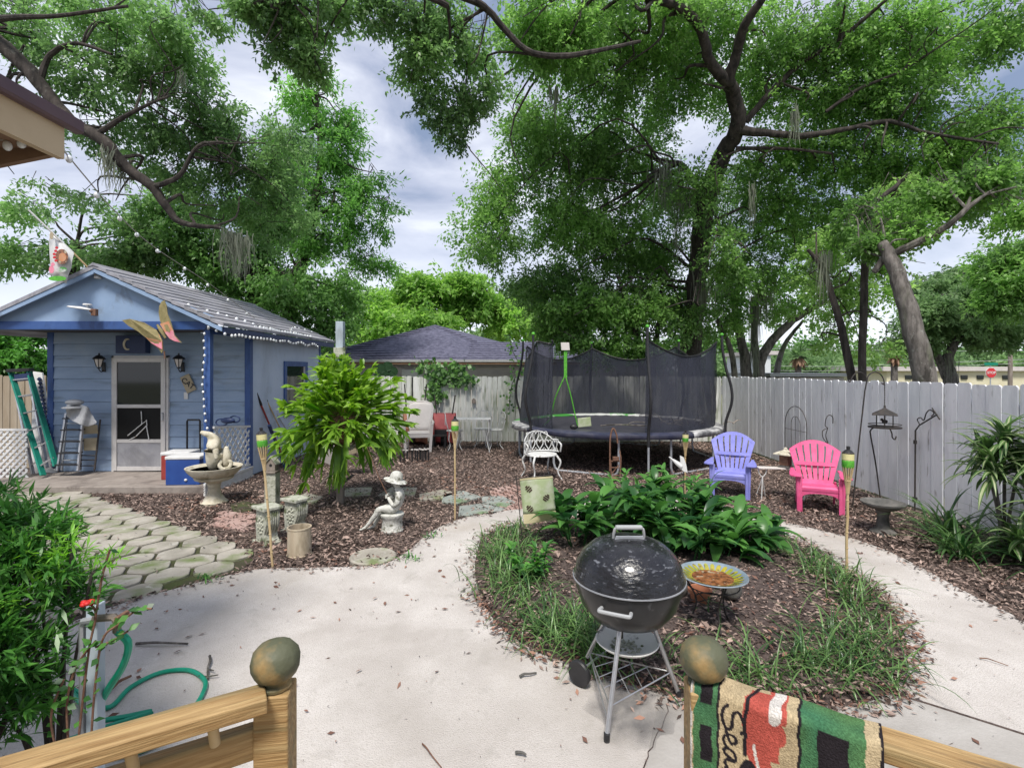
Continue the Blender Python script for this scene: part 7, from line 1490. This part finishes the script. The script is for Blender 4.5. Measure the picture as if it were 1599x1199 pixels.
gw2 = ['at the rear right where the path curves','behind the torch at the right edge','right at the foot of the torch','just in front of the torch','on the right edge past the torch','on the right edge, third past the torch','on the right bulge of the bed','at the rightmost point of the bed','on the right edge above the slab joint','at the bottom right corner of the bed','left of the bottom right corner','above the end of the draped rug','above the right part of the draped rug','above the middle of the draped rug','above the truck on the rug','right of the ball cap','inside the lower right edge','inside the bed above the rug end']
for (a_, b_), w__ in zip(gc2, gw2): grassclump('arching green border grass '+w__, a_, b_, (random.randint(14,44) if b_ > 1070 or a_ < 1260 else random.randint(34,84)) if b_ > 900 else random.randint(16,40), random.uniform(.24,.42))
grassclump('sparse tuft of grass between the ball cap and the wheel of the grill', 1060, 1062, 34, .26, spread=.12); grassclump('thin sparse grass in front of the glazed bird bath', 1120, 1000, 14, .34, spread=.2)
# right side plants
def liriope(label, X, Y, n_, ln): 
    t = thing('strap_leaf_clump', label, 'plant', (X, Y, 0), 0, 'strap leaved plants by the right fence'); base = np.array([X,Y,0.])+rng.normal(size=(n_,3))*np.array([.08,.08,0]); az = rng.random(n_)*2*PI; Pp, sd = arcs(base, az, rng.uniform(ln*.6,ln*1.15,n_), rng.uniform(.5,1.45,n_), 8, 1.3)
    ribbons('leaves', Pp, np.array([.6,1,1,1,.9,.7,.4,.05])[None]*.024*rng.uniform(.6,1.2,(n_,1)), sd, 'grassblade', t, rng.random(n_)*.7, fold=.35)
liriope('dark strap leaved clump in front of the iron hook post', 4.72,5.55,70,.75); liriope('dark strap leaved clump right of the stone bird bath', 4.42,5.05,60,.62); liriope('dark strap leaved clump under the variegated plant', 4.95,5.0,80,.72); liriope('dark strap leaved clump cut by the right picture edge', 4.85,4.55,60,.6)
def dracaena(label, X, Y, heads):
    t = thing('variegated_plant', label, 'plant', (X, Y, 0), 0, 'striped leaf plants by the right fence')
    for (dx, dy, z_, n_, ln) in heads:
        st = MB().tube(catmull([(0,0,0),(dx*.4,dy*.4,z_*.5),(dx,dy,z_)], 4), .014, 7).build('stem', 'barkpale', t, smooth=True)
        az = rng.random(n_)*2*PI; ri = rng.uniform(-.2,1.5,n_); Pp, sd = arcs(np.tile([X+dx,Y+dy,z_], (n_,1))+rng.normal(size=(n_,3))*.03, az, rng.uniform(ln*.7,ln*1.1,n_), ri, 7, 1.3)
        prof = np.array([.4,.8,1,1,.85,.5,.05]); ribbons('leaves', Pp, prof[None]*.05*rng.uniform(.7,1.2,(n_,1)), sd, 'grassblade', t, rng.random(n_)*.5+.2, fold=.3)
        ribbons('leaf_stripes', Pp+np.array([0,0,.004]), prof[None]*.019*rng.uniform(.3,1.2,(n_,1)), sd, 'variegated', t, .6+.4*rng.random(n_), fold=.3)
dracaena('tall cream striped plant against the right fence', 4.95,5.15, [(0,0,1.12,64,.46),(-.16,-.05,.82,60,.44),(.16,.02,.86,54,.42),(-.1,.1,.95,30,.40)])
dracaena('cream striped plant at the right edge of the view', 5.0,4.72, [(0,0,.98,64,.46),(.1,-.12,.68,40,.42),(-.18,-.1,.62,36,.40),(.05,.1,1.15,30,.40)])
dracaena('low cream striped plant below the tall ones at the right edge', 4.75,4.62, [(.05,0,.34,36,.36),(-.12,.08,.28,30,.32),(.2,-.1,.42,30,.36)])
# left foreground shrub
def bush(label, name, cx_, cy_, blobs, n_, L_, W_, m, seedt=1):
    t = thing(name, label, 'shrub', (cx_, cy_, 0)); V = []; Rn = []; mb = MB()
    for (x_, y_, z_, r_, nn) in blobs:
        mb.tube(catmull([(cx_,cy_,0),(cx_+(x_-cx_)*.4,cy_+(y_-cy_)*.4,z_*.55),(x_,y_,z_)], 4), [.012]*5+[.006]*4, 5, cap=False)
        dd = unit(rng.normal(size=(nn,3))); dd[:, 2] = np.abs(dd[:, 2])*.9-.15; tp_ = np.array([x_,y_,z_])+dd*r_*(rng.random((nn,1))**.5)
        for i in range(nn): 
            if random.random() < .3: mb.tube([Vector((x_,y_,z_)), Vector(tp_[i])], [.004,.002], 4, cap=False)
        td = unit(dd+np.array([0,0,.5])+rng.normal(size=(nn,3))*.3); K_ = 14; f = rng.random((nn,K_)); p = tp_[:, None]+td[:, None]*(f*.09)[..., None]; ld = unit(td[:, None]*.7+rng.normal(size=(nn,K_,3))*.75)
        p = p.reshape(-1,3); ld = ld.reshape(-1,3); k = len(p); sz = rng.uniform(.6,1.15,k); V.append(leafquads(p, ld, L_*sz, W_*sz, np.tile([0,0,1.],(k,1)))); Rn.append(np.clip(np.repeat(rng.random(nn)**2*.6, K_)+f.ravel()*.25+rng.random(k)*.2, 0, 1))
    mb.build('stems', 'bark', t, world=True, fix=False); npmesh('leaves', np.concatenate(V).reshape(-1,3), 4, m, t, np.concatenate(Rn)); return t
bl_ = [(x_-.10 if x_ > -1.9 else x_-.03, y_, z_-.11, r_*.92, n__) for x_, y_, z_, r_, n__ in [(-1.98,1.95,1.22,.20,70),(-1.78,1.98,1.14,.17,60),(-1.95,1.75,1.05,.22,80),(-1.74,1.80,.92,.15,60),(-1.93,1.9,.80,.20,80),(-1.76,1.86,.72,.12,40),(-1.98,1.6,.72,.22,110),(-2.0,1.9,.60,.2,80),(-1.72,1.6,.50,.12,30),(-2.1,1.9,.95,.24,80),(-1.9,1.6,.45,.16,50),(-2.1,1.7,.5,.26,80),(-2.2,2.1,1.3,.22,60),(-1.85,2.05,1.30,.12,30),(-1.66,2.02,1.02,.10,24)]]
bush('narrow leaved green shrub filling the left foreground beside the tap', 'podocarpus_shrub', -1.95, 1.75, bl_, 0, .08, .0145, 'leafbush')
bush('tuft of yellow green new growth on top of the foreground shrub', 'young_shrub', -1.80, 2.02, [(-1.72,2.0,1.13,.035,7),(-1.85,2.0,1.11,.05,8),(-1.74,2.02,1.04,.04,6),(-1.80,1.9,.98,.05,7),(-1.64,2.0,1.06,.03,4),(-1.84,1.8,.74,.04,5)], 0, .06, .010, 'leafbush2')
t = thing('rose_bush', 'thin rose stems with round leaves and one red flower by the tap', 'rose bush', (-1.50,1.86,0)); mb = MB(); V = []
q = lambda a, b, Y=1.84: P(a, b, Y)
for pts in ([(118,1199),(130,1090),(140,1010),(150,960),(140,940)],[(140,1199),(148,1080),(160,1000),(185,975),(215,952),(238,950)],[(110,1199),(105,1100),(120,1040),(150,1000)],[(95,1199),(80,1120),(100,1060)],[(150,1010),(175,1000),(200,985)],[(150,960),(160,900),(172,858)]):
    c_ = catmull([q(*p) for p in pts], 5); mb.tube(c_, .004, 5, cap=False)
    for p in c_[3:]:
        for k in range(1): V.append((list(p), [random.uniform(-1,1), random.uniform(-1,.6), random.uniform(-.5,.5)]))
mb.build('stems', 'rust', t, world=True, fix=False); Vp = np.array([v[0] for v in V]); Vd = np.array([v[1] for v in V]); npmesh('leaves', leafquads(Vp, Vd, .042*rng.uniform(.6,1.1,len(Vp)), .024, np.tile([0,-.7,1.],(len(Vp),1))).reshape(-1,3), 4, 'ginger', t, rng.random(len(Vp)))
mb = MB(); c_ = q(137,942)
for k in range(6): mb.ball(c_+Vector((.012*math.cos(k*1.05),.012*math.sin(k*1.05),.004*(k % 2))), (.012,.010,.008), 7, 5)
mb.build('flower', 'petal', t, world=True, smooth=True, fix=False)
# unseen trees added behind the viewpoint to mirror in door glass and grill lid
for lab, X_, Y_, w__ in (('unseen dark oak added behind the viewpoint to the left for reflections', -6, -11, 1), ('unseen dark oak added behind the viewpoint to the right for reflections', 5, -12, 1)):
    t = thing('oak_tree', lab, 'tree', (X_, Y_, 0)); MB().tube(catmull([(X_,Y_,0),(X_+.3,Y_,2.5),(X_-.2,Y_+.4,5)], 4), .25, 8).build('trunk', 'bark', t, world=True, smooth=True)
    cl_ = [(800+(X_+random.uniform(-4,4))*F/Y_, HY-(random.uniform(2.5,8)-H)*F/Y_, 110, 90, Y_+random.uniform(-1,1), 1.5, 60) for k in range(16)]; crown('crown', 'leafdark', cl_, t, leafL=.25, leafW=.13, perm=16, tl=.7)
# ---------------- leaf litter ----------------
patn = np.array(patio); 
def scatter(name, n_, xr, yr, mask, L_, W_, m, z=.012, zs=.012, bias=1.6, flat=.22, pw=1.6):
    Y_ = yr[0]+(yr[1]-yr[0])*rng.random(n_)**bias; X_ = rng.uniform(xr[0], xr[1], n_); k = mask(X_, Y_); X_, Y_ = X_[k], Y_[k]; n_ = len(X_)
    p = np.stack([X_, Y_, z+zs*rng.random(n_)], 1); a_ = rng.random(n_)*2*PI; d = np.stack([np.cos(a_), np.sin(a_), rng.normal(size=n_)*flat], 1)
    sz = rng.uniform(.55,1.3,n_); V = leafquads(p, d, L_*sz, W_*sz, np.tile([0,0,1.],(n_,1))+rng.normal(size=(n_,3))*.35); V[..., 2] = np.maximum(V[..., 2], z-.006)
    o = npmesh(name, V.reshape(-1,3), 4, m, None, rng.random(n_)**pw); return o
inI = lambda X_, Y_: inpoly(X_, Y_, isl)
cl2 = lambda X_, Y_: (np.sin(X_*2.9+np.sin(Y_*1.3)*2)+np.sin(Y_*3.7+np.sin(X_*2.1)*1.5)) > .7
mk = lambda X_, Y_: ~inpoly(X_, Y_, patio) & ~inpoly(X_, Y_, pav) & ~((X_ < -4.5) & (Y_ > 7.6)) & ~((X_ < -4.4) & (Y_ < 3))
o = scatter('leaf_litter', 190000, (-7.5,5.3), (2.8,13.1), mk, .050, .017, 'litter', z=.010, zs=.022, flat=.4); tag(o, kind='stuff')
clf = lambda X_, Y_: (np.sin(X_*1.7+Y_*1.1)+np.sin(X_*.8-Y_*2.3+2)) > .4
o = scatter('leaf_litter', 8000, (-7.5,5.3), (2.8,13.1), lambda a, b: mk(a, b) & clf(a, b), .07, .026, 'litterorange', z=.018, zs=.02); tag(o, kind='stuff')
o = scatter('leaf_litter', 22000, (-7.5,5.3), (2.8,13.1), lambda a, b: mk(a, b) & cl2(a, b), .085, .030, 'litter', z=.02, zs=.035, flat=.5, pw=.9); tag(o, kind='stuff')
o = scatter('leaf_litter', 5000, (-.3,3.6), (2.6,6.9), lambda a, b: inI(a, b) & cl2(a, b), .075, .024, 'litter', z=.09, zs=.03, flat=.5, pw=.9, bias=1.1); tag(o, kind='stuff')
o = scatter('leaf_litter', 26000, (-.3,3.6), (2.6,6.9), inI, .042, .014, 'litter', z=.085, zs=.02, bias=1.2); tag(o, kind='stuff')
o = scatter('leaf_litter', 1200, (-.3,3.6), (2.6,6.9), lambda a, b: inI(a, b) & clf(a, b), .05, .02, 'litterorange', z=.098, zs=.02, bias=1.2); tag(o, kind='stuff')
inP = lambda X_, Y_: inpoly(X_, Y_, patio) & ~inI(X_, Y_)
o = scatter('fallen_leaves', 520, (-4,5.5), (1.6,7), inP, .05, .020, 'litterorange', z=.040, zs=.004, bias=1.3, flat=.08); tag(o, kind='stuff')
o = scatter('fallen_leaves', 900, (-4,5.5), (1.6,7), inP, .016, .008, 'litter', z=.040, zs=.003, bias=1.3, flat=.05); tag(o, kind='stuff')
# leaves collected along the bed edge and on the pavers
def near_edge(X_, Y_):
    I = np.array(isl); d = np.min((X_[:, None]-I[None, :, 0])**2+(Y_[:, None]-I[None, :, 1])**2, 1); return (d < .012) & (Y_ < 4.2)
o = scatter('fallen_leaves', 5200, (-.4,3.4), (2.5,4.3), near_edge, .045, .016, 'litterorange', z=.05, zs=.02, bias=1); tag(o, kind='stuff')
def by_edge(X_, Y_):
    E = np.array(eL+isl); d = np.full(len(X_), 9.); 
    for k in range(0, len(E)-1): d = np.minimum(d, (X_-E[k,0])**2+(Y_-E[k,1])**2, (X_-(E[k,0]+E[k+1,0])/2)**2+(Y_-(E[k,1]+E[k+1,1])/2)**2) if 0 else np.minimum(d, np.minimum((X_-E[k,0])**2+(Y_-E[k,1])**2, (X_-(E[k,0]+E[k+1,0])/2)**2+(Y_-(E[k,1]+E[k+1,1])/2)**2))
    return (rng.random(len(X_)) < np.exp(-d/.008)) & inpoly(X_, Y_, patio)
o = scatter('fallen_leaves', 60000, (-4,5.5), (2.4,7), by_edge, .045, .015, 'litter', z=.040, zs=.008, bias=1.2, flat=.1); tag(o, kind='stuff')
o = scatter('fallen_leaves', 260, (-7.5,-2.5), (3.2,7.6), lambda a, b: inpoly(a, b, pav), .045, .018, 'litter', z=.042, zs=.004, flat=.05); tag(o, kind='stuff')

# dry tan blades mixed into the bed and sprouting weeds along the patio edge
for (a_, b_, w__) in ((640,872,'at the path edge below the boy statue'),(672,838,'right of the seated boy statue at the path edge'),(330,903,'between the pavers and the concrete'),(1240,905,'in bare mulch behind the torch')):
    grassclump('small light green weed tuft '+w__, a_, b_, 18, .10, name='weed_tuft', group='weed tufts by the paths', m='leafbush', w_=.012, spread=.04, cat='weed')
